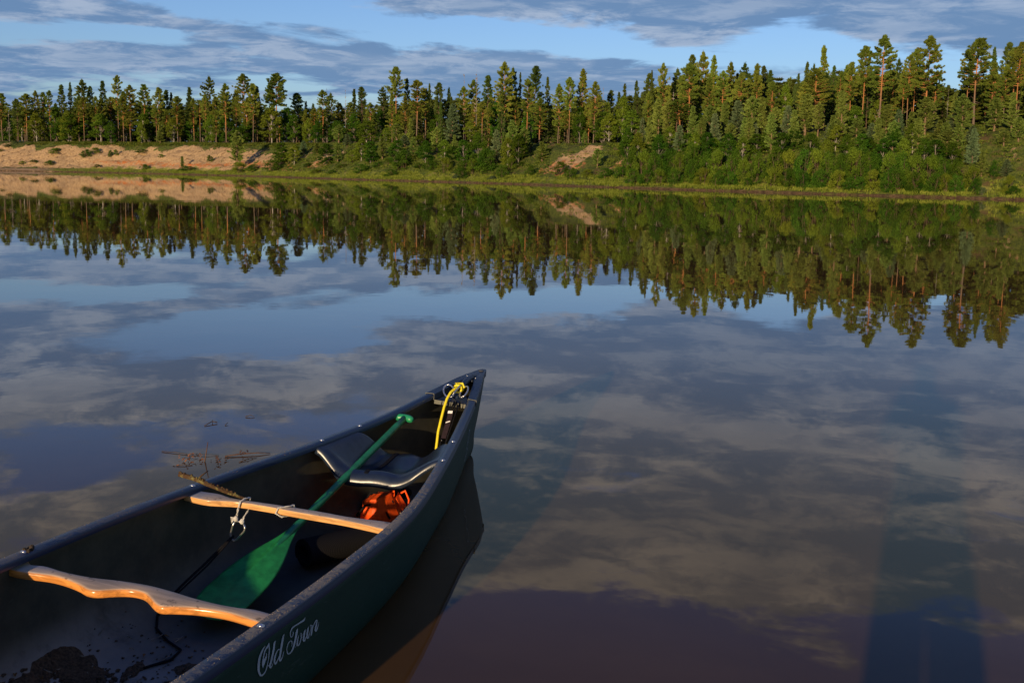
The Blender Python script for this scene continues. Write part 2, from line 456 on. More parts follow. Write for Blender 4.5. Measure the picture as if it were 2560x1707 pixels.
def bark_pine():
    m, g = material('pine_bark')
    co = g.n('ShaderNodeTexCoord').outputs['Object']
    z = g.sep(co)[2]
    oi = g.n('ShaderNodeObjectInfo').outputs['Random']
    n = g.noise(co, 3.0, 5, .6)
    t = g.smooth(g.math('ADD', z, g.math('MULTIPLY', g.math('SUBTRACT', g.math('ADD', n, oi), 1.0), .25)), .15, .50)
    low = g.mix(n, (.10, .075, .055), (.22, .165, .12)); up = g.mix(n, (.30, .125, .045), (.48, .22, .085))
    b = principled(g, g.mix(t, low, up), .9, .1); bump(g, b, n, .4, .05)
    return m
PINE_BARK = bark_pine()
GREY_BARK = simple('grey_bark', (.24, .21, .18), .9, .1, .3, 4)
BROWN_BARK = simple('brown_bark', (.13, .09, .06), .9, .1, .3, 4)
BIRCH_BARK = simple('birch_bark', (.36, .33, .28), .8, .2, .35, 5)

def leaves(P, D, L, W, rs, up=.35):
    """needle or leaf blades: centres P, main directions D"""
    n = len(P)
    D = D / np.linalg.norm(D, axis=1, keepdims=True)
    R = rs.randn(n, 3); R[:, 2] += up
    Wd = np.cross(D, R); Wd /= np.linalg.norm(Wd, axis=1, keepdims=True) + 1e-9
    L = (L * (.7 + .6 * rs.rand(n)))[:, None]; W = (W * (.7 + .6 * rs.rand(n)))[:, None]
    a = P - D * L * .5; b = P + Wd * W * .5; c = P + D * L * .5; d = P - Wd * W * .5
    return np.stack([a, b, c, d], 1).reshape(-1, 3)

def quads_mesh(name, V, mat):
    me = bpy.data.meshes.new(name); n = len(V) // 4
    me.vertices.add(len(V)); me.vertices.foreach_set('co', V.astype(np.float32).ravel())
    me.loops.add(len(V)); me.loops.foreach_set('vertex_index', np.arange(len(V), dtype=np.int32))
    me.polygons.add(n); me.polygons.foreach_set('loop_start', np.arange(0, len(V), 4, dtype=np.int32))
    me.polygons.foreach_set('loop_total', np.full(n, 4, np.int32))
    me.update(calc_edges=True); me.validate(); me.materials.append(mat)
    return me

# Tree meshes are built 1 m tall and 1 m wide across the crown, then scaled per tree.
def pine_mesh(seed, zb, mat, shape='round', nb=94, per=5, leaf=36, lsz=(.021, .0078), gap=.0, hscale=12., wscale=4.2, up=False):
    rs = np.random.RandomState(seed); A = hscale / wscale
    pts = []; dirs = []; limbs = MB()
    bend = (rs.rand(2) - .5) * .12
    def axis(z): return np.array([bend[0] * math.sin(z * 2.6), bend[1] * math.sin(z * 2.1 + 1) - bend[1] * math.sin(1), z])
    n_wh = nb // 4
    for w in range(n_wh):
        zf = (w + .3 + .5 * rs.rand()) / n_wh
        if rs.rand() < gap: continue
        z = zb + (1 - zb) * zf
        if shape == 'round': R = .53 * max(0, 1 - zf ** 1.8) ** .75 * (.55 + .45 * min(1, zf / .22)) + .03
        elif shape == 'cone': R = .5 * (1 - zf) ** .82 + .015
        elif shape == 'spire': R = .5 * (1 - zf) ** .65 * (.7 + .3 * min(1, zf / .15)) + .012
        else: R = .5 * math.sin(math.pi * min(1, .18 + zf * .86)) ** .7
        a0 = rs.rand() * 6.28
        for q in range(4):
            if rs.rand() < .12: continue
            a = a0 + q * 1.57 + rs.randn() * .35
            Lb = R * (.55 + .6 * rs.rand())
            if rs.rand() < .07: Lb *= 1.35
            rise = (.10 + .35 * zf + rs.randn() * .10 + (.38 if up else 0)) / A
            c0 = axis(z); dv = np.array([math.cos(a), math.sin(a), 0])
            end = c0 + dv * Lb + np.array([0, 0, rise * Lb * 1.1])
            mid = c0 + dv * Lb * .5 + np.array([0, 0, rise * Lb * .3])
            if zf < .8: limbs.tube([c0, mid, end], [.0042 * (1.2 - zf), .0025 * (1.2 - zf), .001], 4, False)
            for k in range(per):
                t = (.38 + .62 * (k + rs.rand() * .8) / per) if shape != 'cone' else (.15 + .85 * (k + rs.rand() * .8) / per)
                c = c0 + (end - c0) * t + rs.randn(3) * np.array([.022, .022, .004])
                rr = (.058 if shape == 'round' else .050 if shape == 'egg' else .044) * (.65 + .6 * rs.rand())
                off = rs.randn(leaf, 3); off /= np.linalg.norm(off, axis=1, keepdims=True)
                off *= (rs.rand(leaf, 1) ** .5)
                off *= np.array([rr, rr, rr * .36 / A * 2.2])
                pts.append(c + off)
                d = off * np.array([1, 1, A]) + dv * rr * .8 + np.array([0, 0, rr * .5]) + rs.randn(leaf, 3) * rr * .35
                dirs.append(d / np.array([1, 1, 1]))
    # leader tuft
    c = axis(1.0); off = rs.randn(leaf * 2, 3) * np.array([.03, .03, .012]); pts.append(c - np.array([0, 0, .012]) + off)
    dirs.append(off * np.array([1, 1, A]) + np.array([0, 0, .06]))
    P = np.concatenate(pts); D = np.concatenate(dirs)
    # work in real proportions so the blades keep their shape
    S3 = np.array([wscale, wscale, hscale])
    V = leaves(P * S3, D, lsz[0] * hscale, lsz[1] * hscale, rs) / S3
    crown = quads_mesh('crown', V, mat)
    tr = MB(); zz = np.linspace(0, .985, 9)
    r0 = .125 / wscale
    tr.tube([axis(z) - np.array([0, 0, .02 if z == 0 else 0]) for z in zz], [r0 * (1.15 if z == 0 else 1) * (1 - z) ** .7 + .003 for z in zz], 7)
    tr.v += []; k = len(tr.v); tr.v += limbs.v; tr.f += [tuple(i + k for i in f) for f in limbs.f]
    # a few dead stubs under the crown
    for i in range(7 if zb > .3 else 2):
        z = zb * (.45 + .5 * rs.rand()); a = rs.rand() * 6.28; L = .08 + .14 * rs.rand()
        c0 = axis(z); tr.tube([c0, c0 + np.array([math.cos(a) * L, math.sin(a) * L, L * (rs.rand() - .4) / A])], [.004, .0012], 4, False)
    return crown, tr

def leafy_mesh(seed, zb, mat, nblob=30, leaf=60, lsz=.16, hscale=6., wscale=3., dome=False, spread=1.0, stems=1, weep=0.):
    rs = np.random.RandomState(seed); pts = []; dirs = []; tr = MB()
    S3 = np.array([wscale, wscale, hscale]); roots = []
    for k in range(stems):
        a = rs.rand() * 6.28; off = np.array([math.cos(a), math.sin(a)]) * (.12 if stems > 1 else 0)
        lean = (rs.rand(2) - .5) * (.5 if stems > 1 else .12)
        zz = np.linspace(0, 1, 7)
        path = [np.array([off[0] + lean[0] * z ** 1.3, off[1] + lean[1] * z ** 1.3, z * .93]) for z in zz]
        roots.append(path)
        r0 = (.045 if stems == 1 else .03) / wscale * (1.3 if hscale > 6 else 1)
        tr.tube([path[0] - np.array([0, 0, .03])] + path[1:], [r0 * (1 - z) ** .8 + .002 for z in zz], 6)
    for b in range(nblob):
        path = roots[rs.randint(stems)]
        t = rs.rand() ** .8; z = zb + (1 - zb) * t
        if dome: R = .5 * math.sqrt(max(.02, 1 - t ** 2.2)) * (.75 + .25 * min(1, t * 4))
        else: R = .5 * math.sin(math.pi * min(1, .16 + .84 * t) ** .9) ** .75
        a = rs.rand() * 6.28; rad = R * (.25 + .75 * math.sqrt(rs.rand())) * .82
        i = min(5, int(z * 6)); c0 = path[i]
        c = np.array([c0[0] * .5 + math.cos(a) * rad, c0[1] * .5 + math.sin(a) * rad, z])
        j = max(0, i - 1)
        if b % 2 == 0: tr.tube([path[j], (path[j] + c) / 2 + np.array([0, 0, .01]), c], [.0055, .0035, .0015], 4, False)
        rr = (.085 + .085 * rs.rand()) * spread
        off = rs.randn(leaf, 3); off /= np.linalg.norm(off, axis=1, keepdims=True); off *= rs.rand(leaf, 1) ** .45
        off *= np.array([rr, rr, rr * wscale / hscale * .95])
        off[:, 2] -= weep * rs.rand(leaf) * .05
        pts.append(c + off); dirs.append(rs.randn(leaf, 3) + np.array([0, 0, -.3 - weep]))
    P = np.concatenate(pts) ; D = np.concatenate(dirs)
    P[:, 2] = np.maximum(P[:, 2], .01)
    V = leaves(P * S3, D, lsz, lsz * .62, rs) / S3
    return quads_mesh('crown', V, mat), tr

def snag_mesh(seed):
    rs = np.random.RandomState(seed); tr = MB()
    zz = np.linspace(0, 1, 10); bx, by = (rs.rand(2) - .5) * .08
    ax = lambda z: np.array([bx * math.sin(z * 3), by * math.sin(z * 2), z])
    tr.tube([ax(z) - np.array([0, 0, .02 if z == 0 else 0]) for z in zz], [.04 * (1 - z) ** .8 + .004 for z in zz], 6)
    for i in range(34):
        z = .38 + .6 * rs.rand(); a = rs.rand() * 6.28; L = (.12 + .36 * rs.rand()) * (1.15 - z) * 1.3
        c0 = ax(z); e = c0 + np.array([math.cos(a) * L, math.sin(a) * L, L * (.1 + .25 * rs.rand()) / 3])
        tr.tube([c0, (c0 + e) / 2 + np.array([0, 0, -.006]), e], [.009, .006, .003], 4, False)
        for q in range(3):
            t = .4 + .5 * rs.rand(); p = c0 + (e - c0) * t; a2 = a + rs.choice([-1, 1]) * (.5 + .5 * rs.rand())
            tr.tube([p, p + np.array([math.cos(a2) * L * .3, math.sin(a2) * L * .3, .01 * rs.rand()])], [.004, .002], 3, False)
    return None, tr

def trunk_data(mb, mat):
    me = bpy.data.meshes.new('trunk'); me.from_pydata([tuple(v) for v in mb.v], [], mb.f)
    me.polygons.foreach_set('use_smooth', [True] * len(me.polygons)); me.materials.append(mat); me.update()
    return me

YOUNG_BARK = simple('young_bark', (.20, .135, .08), .9, .1, .3, 4)
WF = {'pine': 1.2, 'tallcrown': 1.2, 'darkpine': 1.2, 'spruce': 1.2, 'young': 1.08, 'bluespruce': 1.1, 'birch': 1.35, 'greenbirch': 1.35, 'shrub': 1.15}
KIND = {}
def reg(key, meshes, bark):
    KIND[key] = [(c, trunk_data(t, bark)) for c, t in meshes]
reg('pine', [pine_mesh(11, .48, PINE_LEAF), pine_mesh(12, .55, PINE_LEAF, nb=100), pine_mesh(13, .42, PINE_LEAF, 'egg', nb=100),
             pine_mesh(14, .60, PINE_LEAF, nb=78, gap=.1), pine_mesh(15, .50, PINE_LEAF, 'egg', nb=92, gap=.08)], PINE_BARK)
reg('tallcrown', [pine_mesh(21, .30, PINE_LEAF, 'egg', nb=124), pine_mesh(22, .26, PINE_LEAF, 'spire', nb=136), pine_mesh(23, .34, PINE_LEAF, 'egg', nb=116, gap=.06)], PINE_BARK)
reg('darkpine', [pine_mesh(31, .34, DARK_LEAF, 'egg', nb=96), pine_mesh(32, .40, DARK_LEAF, nb=88), pine_mesh(33, .30, DARK_LEAF, 'spire', nb=100)], BROWN_BARK)
reg('spruce', [pine_mesh(41, .10, DARK_LEAF, 'spire', nb=150, per=5, leaf=20), pine_mesh(42, .08, DARK_LEAF, 'cone', nb=150, per=5, leaf=20)], BROWN_BARK)
reg('young', [pine_mesh(51, .10, YOUNG_LEAF, 'cone', nb=110, per=6, leaf=28, lsz=(.042, .016), hscale=7, wscale=2.3, up=True), pine_mesh(52, .16, YOUNG_LEAF, 'spire', nb=100, per=6, leaf=28, lsz=(.042, .016), hscale=7, wscale=2.3, up=True),
              pine_mesh(53, .22, YOUNG_LEAF, 'egg', nb=96, per=6, leaf=28, lsz=(.042, .016), hscale=7, wscale=2.3, up=True), pine_mesh(54, .06, BLUE_LEAF, 'spire', nb=116, per=6, leaf=28, lsz=(.042, .016), hscale=7, wscale=2.3, up=True)], YOUNG_BARK)
reg('bluespruce', [pine_mesh(58, .05, BLUE_LEAF, 'cone', nb=130, per=6, leaf=28, lsz=(.042, .016), hscale=7, wscale=2.3, up=True)], BROWN_BARK)
reg('birch', [leafy_mesh(61, .16, BIRCH_LEAF, 70, 80, .20, 7, 2.6), leafy_mesh(62, .22, BIRCH_LEAF, 62, 80, .20, 7, 2.6), leafy_mesh(63, .12, BIRCH_LEAF, 74, 76, .19, 7, 2.8, weep=1)], BIRCH_BARK)
reg('greenbirch', [leafy_mesh(66, .10, WILLOW_LEAF, 76, 80, .20, 7, 3), leafy_mesh(67, .13, WILLOW_LEAF, 70, 80, .20, 7, 2.6)], GREY_BARK)
reg('shrub', [leafy_mesh(71, .02, WILLOW_LEAF, 40, 80, .16, 3, 3.4, dome=True, stems=4), leafy_mesh(72, .02, WILLOW_LEAF, 46, 76, .15, 3, 3.4, dome=True, stems=5), leafy_mesh(73, .02, BIRCH_LEAF, 40, 76, .15, 3, 3, dome=True, stems=4)], BROWN_BARK)
reg('greywillow', [leafy_mesh(76, .02, GREY_LEAF, 34, 70, .13, 1.6, 2.4, dome=True, stems=5)], GREY_BARK)
reg('snag', [snag_mesh(81), snag_mesh(82)], GREY_BARK)

NAMES = {'pine': ('pine_tree', 'pine'), 'tallcrown': ('pine_tree', 'pine'), 'darkpine': ('pine_tree', 'pine'), 'spruce': ('spruce_tree', 'spruce'),
         'young': ('young_pine_tree', 'young pine'), 'bluespruce': ('young_spruce_tree', 'young spruce'), 'birch': ('birch_tree', 'birch'), 'greenbirch': ('leafy_tree', 'leafy tree'),
         'shrub': ('shrub', 'shrub'), 'greywillow': ('willow_shrub', 'willow shrub'), 'snag': ('dead_tree', 'dead tree')}
_count = {}
def tree(kind, s, v, H, W, label, group, lean=0., rot=None, var=None):
    k = _count.get(kind, 0); _count[kind] = k + 1
    c, t = KIND[kind][(k if var is None else var) % len(KIND[kind])]
    nm, cat = NAMES[kind]
    W = W * WF.get(kind, 1.0)
    x, y, z = place(s, v)
    r = empty(nm, (x, y, z - .05)); tag(r, label, cat, group)
    rz = (k * 2.399) % 6.283 if rot is None else rot
    r.rotation_euler = (0, lean, rz) if not lean else (0, lean, 0)
    for nm2, me in (('trunk', t), ('crown', c)):
        if me is None: continue
        o = bpy.data.objects.new(nm2 if kind not in ('shrub', 'greywillow') or nm2 == 'trunk' else 'foliage', me)
        if nm2 == 'trunk' and kind in ('shrub', 'greywillow'): o.name = 'stems'
        COL.objects.link(o); o.parent = r; o.scale = (W, W, H)
    return r

TREES = [
 ('shrub', 319.5, 10, 0.6, 1.59, 'first shrub from left, on the sand slope, a low green tuft', 'shrubs along the far bank', 0),
 ('pine', 310.0, 17, 11.2, 2.99, 'pine with bare orange trunk, first from left, above the pale sand slope', 'tall pines of the far wood', 0),
 ('tallcrown', 306.5, 19.9, 9.16, 2.14, 'tall full-crowned pine, second pine from left, above the pale sand slope', 'tall pines of the far wood', 0),
 ('greenbirch', 308.0, 20, 6.55, 3.69, 'tall dark green leafy tree, first tree from left, above the pale sand slope', 'leafy trees of the far bank', 0),
 ('shrub', 319.5, 12, 0.6, 2.55, 'second shrub from left, on the sand slope, a low green tuft', 'shrubs along the far bank', 0),
 ('snag', 314.0, 16, 7.18, 1.31, 'dead tree with pale bare trunk, first from left, above the pale sand slope', 'dead trees in the far wood', 0),
 ('darkpine', 303.0, 26, 10.67, 2.42, 'tall dark-crowned pine, third pine from left, above the pale sand slope', 'tall pines of the far wood', 0),
 ('darkpine', 316.0, 17.0, 9.76, 2.57, 'tall dark-crowned pine, fourth pine from left, above the pale sand slope', 'tall pines of the far wood', 0),
 ('birch', 314.5, 19, 7.03, 3.29, 'tall light birch, first birch from left, above the pale sand slope', 'birches of the far bank', 0),
 ('shrub', 332.0, 5.8, 0.76, 1.52, 'third shrub from left, on the sand slope, a low green tuft', 'shrubs along the far bank', 0),
 ('tallcrown', 316.5, 18.5, 8.06, 2.62, 'smaller full-crowned pine, fifth pine from left, above the pale sand slope', 'tall pines of the far wood', 0),
 ('pine', 318.0, 18, 10.96, 3.09, 'tall orange-barked pine, sixth pine from left, above the pale sand slope', 'tall pines of the far wood', 0),
 ('tallcrown', 315.0, 21.9, 7.46, 2.69, 'smaller full-crowned pine, seventh pine from left, above the pale sand slope', 'tall pines of the far wood', 0),
 ('shrub', 334.5, 6.5, 0.6, 2.11, 'fourth shrub from left, on the sand slope, a low green tuft', 'shrubs along the far bank', 0),
 ('pine', 319.0, 20, 11.79, 2.28, 'tall orange-barked pine, eighth pine from left, above the pale sand slope', 'tall pines of the far wood', 0),
 ('birch', 323.5, 17, 6.27, 3.51, 'tall light birch, second birch from left, above the pale sand slope', 'birches of the far bank', 0),
 ('tallcrown', 314.0, 24.8, 7.48, 2.12, 'smaller full-crowned pine, ninth pine from left, above the pale sand slope', 'tall pines of the far wood', 0),
 ('pine', 316.0, 24, 11.68, 2.32, 'tall orange-barked pine, tenth pine from left, above the pale sand slope', 'tall pines of the far wood', 0),
 ('shrub', 339.0, 5.8, 0.97, 2.39, 'fifth shrub from left, on the sand slope, a low green tuft', 'shrubs along the far bank', 0),
 ('pine', 327.5, 18, 11.58, 1.9, 'tall orange-barked pine, eleventh pine from left, above the pale sand slope', 'tall pines of the far wood', 0),
 ('greenbirch', 328.0, 19, 8.01, 2.86, 'tall dark green leafy tree, second tree from left, above the pale sand slope', 'leafy trees of the far bank', 0),
 ('shrub', 337.5, 9.5, 1.12, 2.72, 'sixth shrub from left, on the sand slope, a low green tuft', 'shrubs along the far bank', 0),
 ('tallcrown', 325.5, 21.1, 8.99, 2.6, 'smaller full-crowned pine, twelfth pine from left, above the pale sand slope', 'tall pines of the far wood', 0),
 ('shrub', 337.5, 10.5, 0.64, 1.82, 'seventh shrub from left, on the sand slope, a low green tuft', 'shrubs along the far bank', 0),
 ('darkpine', 321.0, 26, 13.53, 3.12, 'pine with dark crown, thirteenth from left, above the pale sand slope', 'tall pines of the far wood', 0),
 ('tallcrown', 329.5, 21.4, 7.37, 2.65, 'smaller full-crowned pine, fourteenth pine from left, above the pale sand slope', 'tall pines of the far wood', 0),
 ('birch', 336.5, 15, 6.58, 4.01, 'tall light birch, third birch from left, above the pale sand slope', 'birches of the far bank', 0),
 ('spruce', 322.0, 28, 14.17, 1.98, 'spruce with pointed dark crown, first from left, above the pale sand slope', 'dark spruces of the far wood', 0),
 ('greenbirch', 337.0, 15, 6.03, 4.0, 'leafy tree with leaning crown, third from left, above the pale sand slope', 'leafy trees of the far bank', 0),
 ('pine', 338.5, 16, 9.95, 2.46, 'pine with bare orange trunk, fifteenth from left, above the pale sand slope', 'tall pines of the far wood', 0),
 ('tallcrown', 333.5, 21.3, 8.24, 2.6, 'smaller full-crowned pine, sixteenth pine from left, above the pale sand slope', 'tall pines of the far wood', 0),
 ('darkpine', 332.0, 24, 14.3, 3.99, 'pine with broad dark crown, seventeenth from left, above the pale sand slope', 'tall pines of the far wood', 0),
 ('pine', 340.5, 15, 9.73, 2.14, 'pine with bare orange trunk, eighteenth from left, above the pale sand slope', 'tall pines of the far wood', 0),
 ('shrub', 345.5, 8.6, 1.64, 2.67, 'eighth shrub from left, on the sand slope, a low green tuft', 'shrubs along the far bank', 0),
 ('greenbirch', 339.0, 18, 6.16, 3.71, 'tall dark green leafy tree, fourth tree from left, above the pale sand slope', 'leafy trees of the far bank', 0),
 ('tallcrown', 339.0, 19.2, 8.41, 2.53, 'smaller full-crowned pine, nineteenth pine from left, above the pale sand slope', 'tall pines of the far wood', 0),
 ('darkpine', 330.5, 28, 13.12, 1.94, 'tall dark-crowned pine, twentieth pine from left, above the pale sand slope', 'tall pines of the far wood', 0),
 ('pine', 342.0, 17, 10.0, 2.45, 'tall orange-barked pine, twenty-first pine from left, above the pale sand slope', 'tall pines of the far wood', 0),
 ('shrub', 347.0, 10, 1.16, 2.38, 'ninth shrub from left, on the sand slope, a low green tuft', 'shrubs along the far bank', 0),
 ('shrub', 351.0, 5.2, 0.6, 1.74, 'tenth shrub from left, on the sand slope, a low green tuft', 'shrubs along the far bank', 0),
 ('tallcrown', 342.5, 18.0, 9.69, 2.7, 'tall full-crowned pine, twenty-second pine from left, above the pale sand slope', 'tall pines of the far wood', 0),
 ('birch', 344.5, 15, 6.03, 3.94, 'tall light birch, fourth birch from left, above the pale sand slope', 'birches of the far bank', 0),
 ('darkpine', 338.5, 24, 13.92, 2.84, 'pine with dark narrow crown, twenty-third from left, above the pale sand slope', 'tall pines of the far wood', 0),
 ('shrub', 351.0, 9, 1.38, 1.17, 'eleventh shrub from left, on the sand slope, a low green tuft', 'shrubs along the far bank', 0),
 ('pine', 340.5, 23.9, 10.23, 2.7, 'tall orange-barked pine, twenty-fourth pine from left, above the pale sand slope', 'tall pines of the far wood', 0),
 ('greenbirch', 347.5, 14, 4.63, 2.4, 'smaller dark green leafy tree, fifth tree from left, above the pale sand slope', 'leafy trees of the far bank', 0),
 ('darkpine', 339.5, 26, 10.42, 2.22, 'tall dark-crowned pine, twenty-fifth pine from left, above the pale sand slope', 'tall pines of the far wood', 0),
 ('shrub', 352.0, 9.5, 1.29, 1.17, 'twelfth shrub from left, on the sand slope, a low green tuft', 'shrubs along the far bank', 0),
 ('pine', 346.5, 18, 14.61, 2.44, 'pine with thin open crown, twenty-sixth from left, above the pale sand slope', 'tall pines of the far wood', 0),
 ('tallcrown', 345.0, 20.9, 6.99, 2.08, 'smaller full-crowned pine, twenty-seventh pine from left, above the pale sand slope', 'tall pines of the far wood', 0),
 ('pine', 349.0, 16, 11.02, 2.41, 'tall orange-barked pine, twenty-eighth pine from left, above the pale sand slope', 'tall pines of the far wood', 0),
 ('birch', 347.5, 19, 4.82, 2.74, 'smaller light birch, fifth birch from left, above the pale sand slope', 'birches of the far bank', 0),
 ('pine', 350.0, 16.8, 6.67, 2.53, 'smaller orange-barked pine, twenty-ninth pine from left, above the pale sand slope', 'tall pines of the far wood', 0),
 ('pine', 350.0, 17, 12.4, 3.16, 'pine with bare orange trunk, thirtieth from left, above the pale sand slope', 'tall pines of the far wood', 0),
 ('birch', 354.0, 15, 4.62, 2.07, 'smaller light birch, sixth birch from left, above the pale sand slope', 'birches of the far bank', 0),
 ('birch', 353.0, 17, 6.12, 3.28, 'tall light birch, seventh birch from left, above the pale sand slope', 'birches of the far bank', 0),
 ('shrub', 357.5, 11, 0.71, 3.18, 'thirteenth shrub from left, on the sand slope, a low green tuft', 'shrubs along the far bank', 0),
 ('tallcrown', 351.5, 19.2, 8.04, 2.56, 'smaller full-crowned pine, thirty-first pine from left, above the pale sand slope', 'tall pines of the far wood', 0),
 ('pine', 352.5, 18, 12.5, 2.85, 'tall orange-barked pine, thirty-second pine from left, above the pale sand slope', 'tall pines of the far wood', 0),
 ('shrub', 364.5, 4.4, 1.08, 2.49, 'fourteenth shrub from left, on the sand slope, a low green tuft', 'shrubs along the far bank', 0),
 ('greenbirch', 352.0, 20, 7.66, 3.32, 'tall dark green leafy tree, sixth tree from left, above the pale sand slope', 'leafy trees of the far bank', 0),
 ('pine', 356.0, 17.1, 7.46, 1.92, 'smaller orange-barked pine, thirty-third pine from left, above the pale sand slope', 'tall pines of the far wood', 0),
 ('pine', 355.0, 19, 11.97, 2.69, 'tall orange-barked pine, thirty-fourth pine from left, above the pale sand slope', 'tall pines of the far wood', 0),
 ('young', 358.5, 15, 3.99, 2.04, 'smaller light green young pine, first pine from left, above the pale sand slope', 'young pines of the far bank', 0),
 ('shrub', 364.5, 8.5, 0.8, 1.4, 'fifteenth shrub from left, on the sand slope, a low green tuft', 'shrubs along the far bank', 0),
 ('tallcrown', 358.5, 17.0, 7.01, 2.5, 'smaller full-crowned pine, thirty-fifth pine from left, above the pale sand slope', 'tall pines of the far wood', 0),
 ('darkpine', 352.0, 26, 11.95, 2.15, 'tall dark-crowned pine, thirty-sixth pine from left, above the pale sand slope', 'tall pines of the far wood', 0),
 ('darkpine', 352.5, 27, 11.45, 1.85, 'tall dark-crowned pine, thirty-seventh pine from left, above the pale sand slope', 'tall pines of the far wood', 0),
 ('birch', 361.0, 16, 5.21, 3.19, 'tall light birch, eighth birch from left, above the pale sand slope', 'birches of the far bank', 0),
 ('pine', 362.0, 16, 9.75, 2.6, 'pine with bare orange trunk, thirty-eighth from left, above the pale sand slope', 'tall pines of the far wood', 0),
 ('tallcrown', 359.0, 20.3, 6.2, 2.53, 'smaller full-crowned pine, thirty-ninth pine from left, above the pale sand slope', 'tall pines of the far wood', 0),
 ('young', 374.5, 5, 2.56, 0.96, 'tiny young pine, second from left, above the pale sand slope', 'young pines of the far bank', 0),
 ('spruce', 358.5, 24, 12.38, 3.44, 'spruce with pointed dark crown, second from left, above the pale sand slope', 'dark spruces of the far wood', 0),
 ('shrub', 377.5, 4.0, 0.89, 3.95, 'sixteenth shrub from left, on the sand slope, a low green tuft', 'shrubs along the far bank', 0),
 ('greenbirch', 362.0, 20, 6.18, 2.92, 'tall dark green leafy tree, seventh tree from left, above the pale sand slope', 'leafy trees of the far bank', 0),
 ('pine', 363.0, 19.5, 9.54, 2.39, 'tall orange-barked pine, fortieth pine from left, above the pale sand slope', 'tall pines of the far wood', 0),
 ('pine', 364.0, 20, 9.13, 2.32, 'tall orange-barked pine, forty-first pine from left, above the pale sand slope', 'tall pines of the far wood', 0),
 ('greenbirch', 363.0, 22, 7.37, 3.52, 'tall dark green leafy tree, eighth tree from left, above the pale sand slope', 'leafy trees of the far bank', 0),
 ('pine', 367.5, 17.6, 10.07, 2.0, 'tall orange-barked pine, forty-second pine from left, above the pale sand slope', 'tall pines of the far wood', 0),
 ('darkpine', 363.0, 24, 14.51, 3.39, 'pine with layered dark crown, forty-third from left, above the pale sand slope', 'tall pines of the far wood', 0),
 ('shrub', 379.5, 8, 1.22, 1.59, 'seventeenth shrub from left, on the sand slope, a low green tuft', 'shrubs along the far bank', 0),
 ('birch', 368.5, 18, 6.05, 2.84, 'tall light birch, ninth birch from left, above the pale sand slope', 'birches of the far bank', 0),
 ('pine', 366.0, 22, 10.03, 2.32, 'tall orange-barked pine, forty-fourth pine from left, above the pale sand slope', 'tall pines of the far wood', 0),
 ('tallcrown', 370.0, 17.9, 7.01, 2.12, 'smaller full-crowned pine, forty-fifth pine from left, above the pale sand slope', 'tall pines of the far wood', 0),
 ('pine', 367.0, 23.8, 10.61, 2.07, 'tall orange-barked pine, forty-sixth pine from left, above the pale sand slope', 'tall pines of the far wood', 0),
 ('pine', 373.5, 17, 12.2, 3.05, 'tall orange-barked pine, forty-seventh pine from left, above the pale sand slope', 'tall pines of the far wood', 0),
 ('greenbirch', 371.5, 19, 6.07, 3.09, 'tall dark green leafy tree, ninth tree from left, above the pale sand slope', 'leafy trees of the far bank', 0),
 ('pine', 369.0, 24.6, 9.49, 1.93, 'tall orange-barked pine, forty-eighth pine from left, above the pale sand slope', 'tall pines of the far wood', 0),
 ('darkpine', 367.0, 27, 11.42, 2.64, 'tall dark-crowned pine, forty-ninth pine from left, above the pale sand slope', 'tall pines of the far wood', 0),
 ('young', 393.0, 4.5, 7.39, 2.72, 'spiky, standing by the water young pine, third from left, above the pale sand slope', 'young pines of the far bank', 0),
 ('shrub', 395.5, 3.0, 1.86, 3.66, 'eighteenth shrub from left, on the sand slope, a low green tuft', 'shrubs along the far bank', 0),
 ('greenbirch', 381.0, 14, 3.61, 3.2, 'smaller dark green leafy tree, tenth tree from left, above the pale sand slope', 'leafy trees of the far bank', 0),
 ('pine', 377.5, 18, 14.11, 3.83, 'pine with broad open crown, fiftieth from left, above the pale sand slope', 'tall pines of the far wood', 0),
 ('tallcrown', 380.0, 16.6, 9.02, 2.41, 'tall full-crowned pine, fifty-first pine from left, above the pale sand slope', 'tall pines of the far wood', 0),
 ('greenbirch', 379.5, 17, 4.85, 3.25, 'smaller dark green leafy tree, eleventh tree from left, above the pale sand slope', 'leafy trees of the far bank', 0),
 ('shrub', 397.5, 4.5, 1.24, 2.67, 'nineteenth shrub from left, on the sand slope, a low green tuft', 'shrubs along the far bank', 0),
 ('pine', 382.5, 16, 11.82, 2.4, 'pine with bare orange trunk, fifty-second from left, above the pale sand slope', 'tall pines of the far wood', 0),
 ('tallcrown', 378.5, 20.1, 8.6, 2.04, 'smaller full-crowned pine, fifty-third pine from left, above the pale sand slope', 'tall pines of the far wood', 0),
 ('darkpine', 377.0, 22, 11.9, 2.5, 'tall dark-crowned pine, fifty-fourth pine from left, above the pale sand slope', 'tall pines of the far wood', 0),
 ('spruce', 378.0, 23.8, 5.24, 2.59, 'tall dark spruce, third spruce from left, above the pale sand slope', 'dark spruces of the far wood', 0),
 ('darkpine', 380.5, 22, 12.54, 2.6, 'tall dark-crowned pine, fifty-fifth pine from left, above the pale sand slope', 'tall pines of the far wood', 0),
 ('birch', 389.5, 15, 6.94, 3.88, 'tall light birch, tenth birch from left, above the pale sand slope', 'birches of the far bank', 0),
 ('shrub', 405.0, 4.2, 1.92, 3.76, 'low dense shrub, twentieth shrub from left, on the sand slope', 'shrubs along the far bank', 0),
 ('pine', 387.5, 18, 13.67, 4.2, 'pine with broad open crown, first from left, above the red sand scar', 'tall pines of the far wood', 0),
 ('pine', 381.0, 24.1, 5.6, 2.41, 'smaller orange-barked pine, second pine from left, above the red sand scar', 'tall pines of the far wood', 0),
 ('greenbirch', 403.5, 6.5, 3.96, 2.62, 'smaller dark green leafy tree, first tree from left, above the red sand scar', 'leafy trees of the far bank', 0),
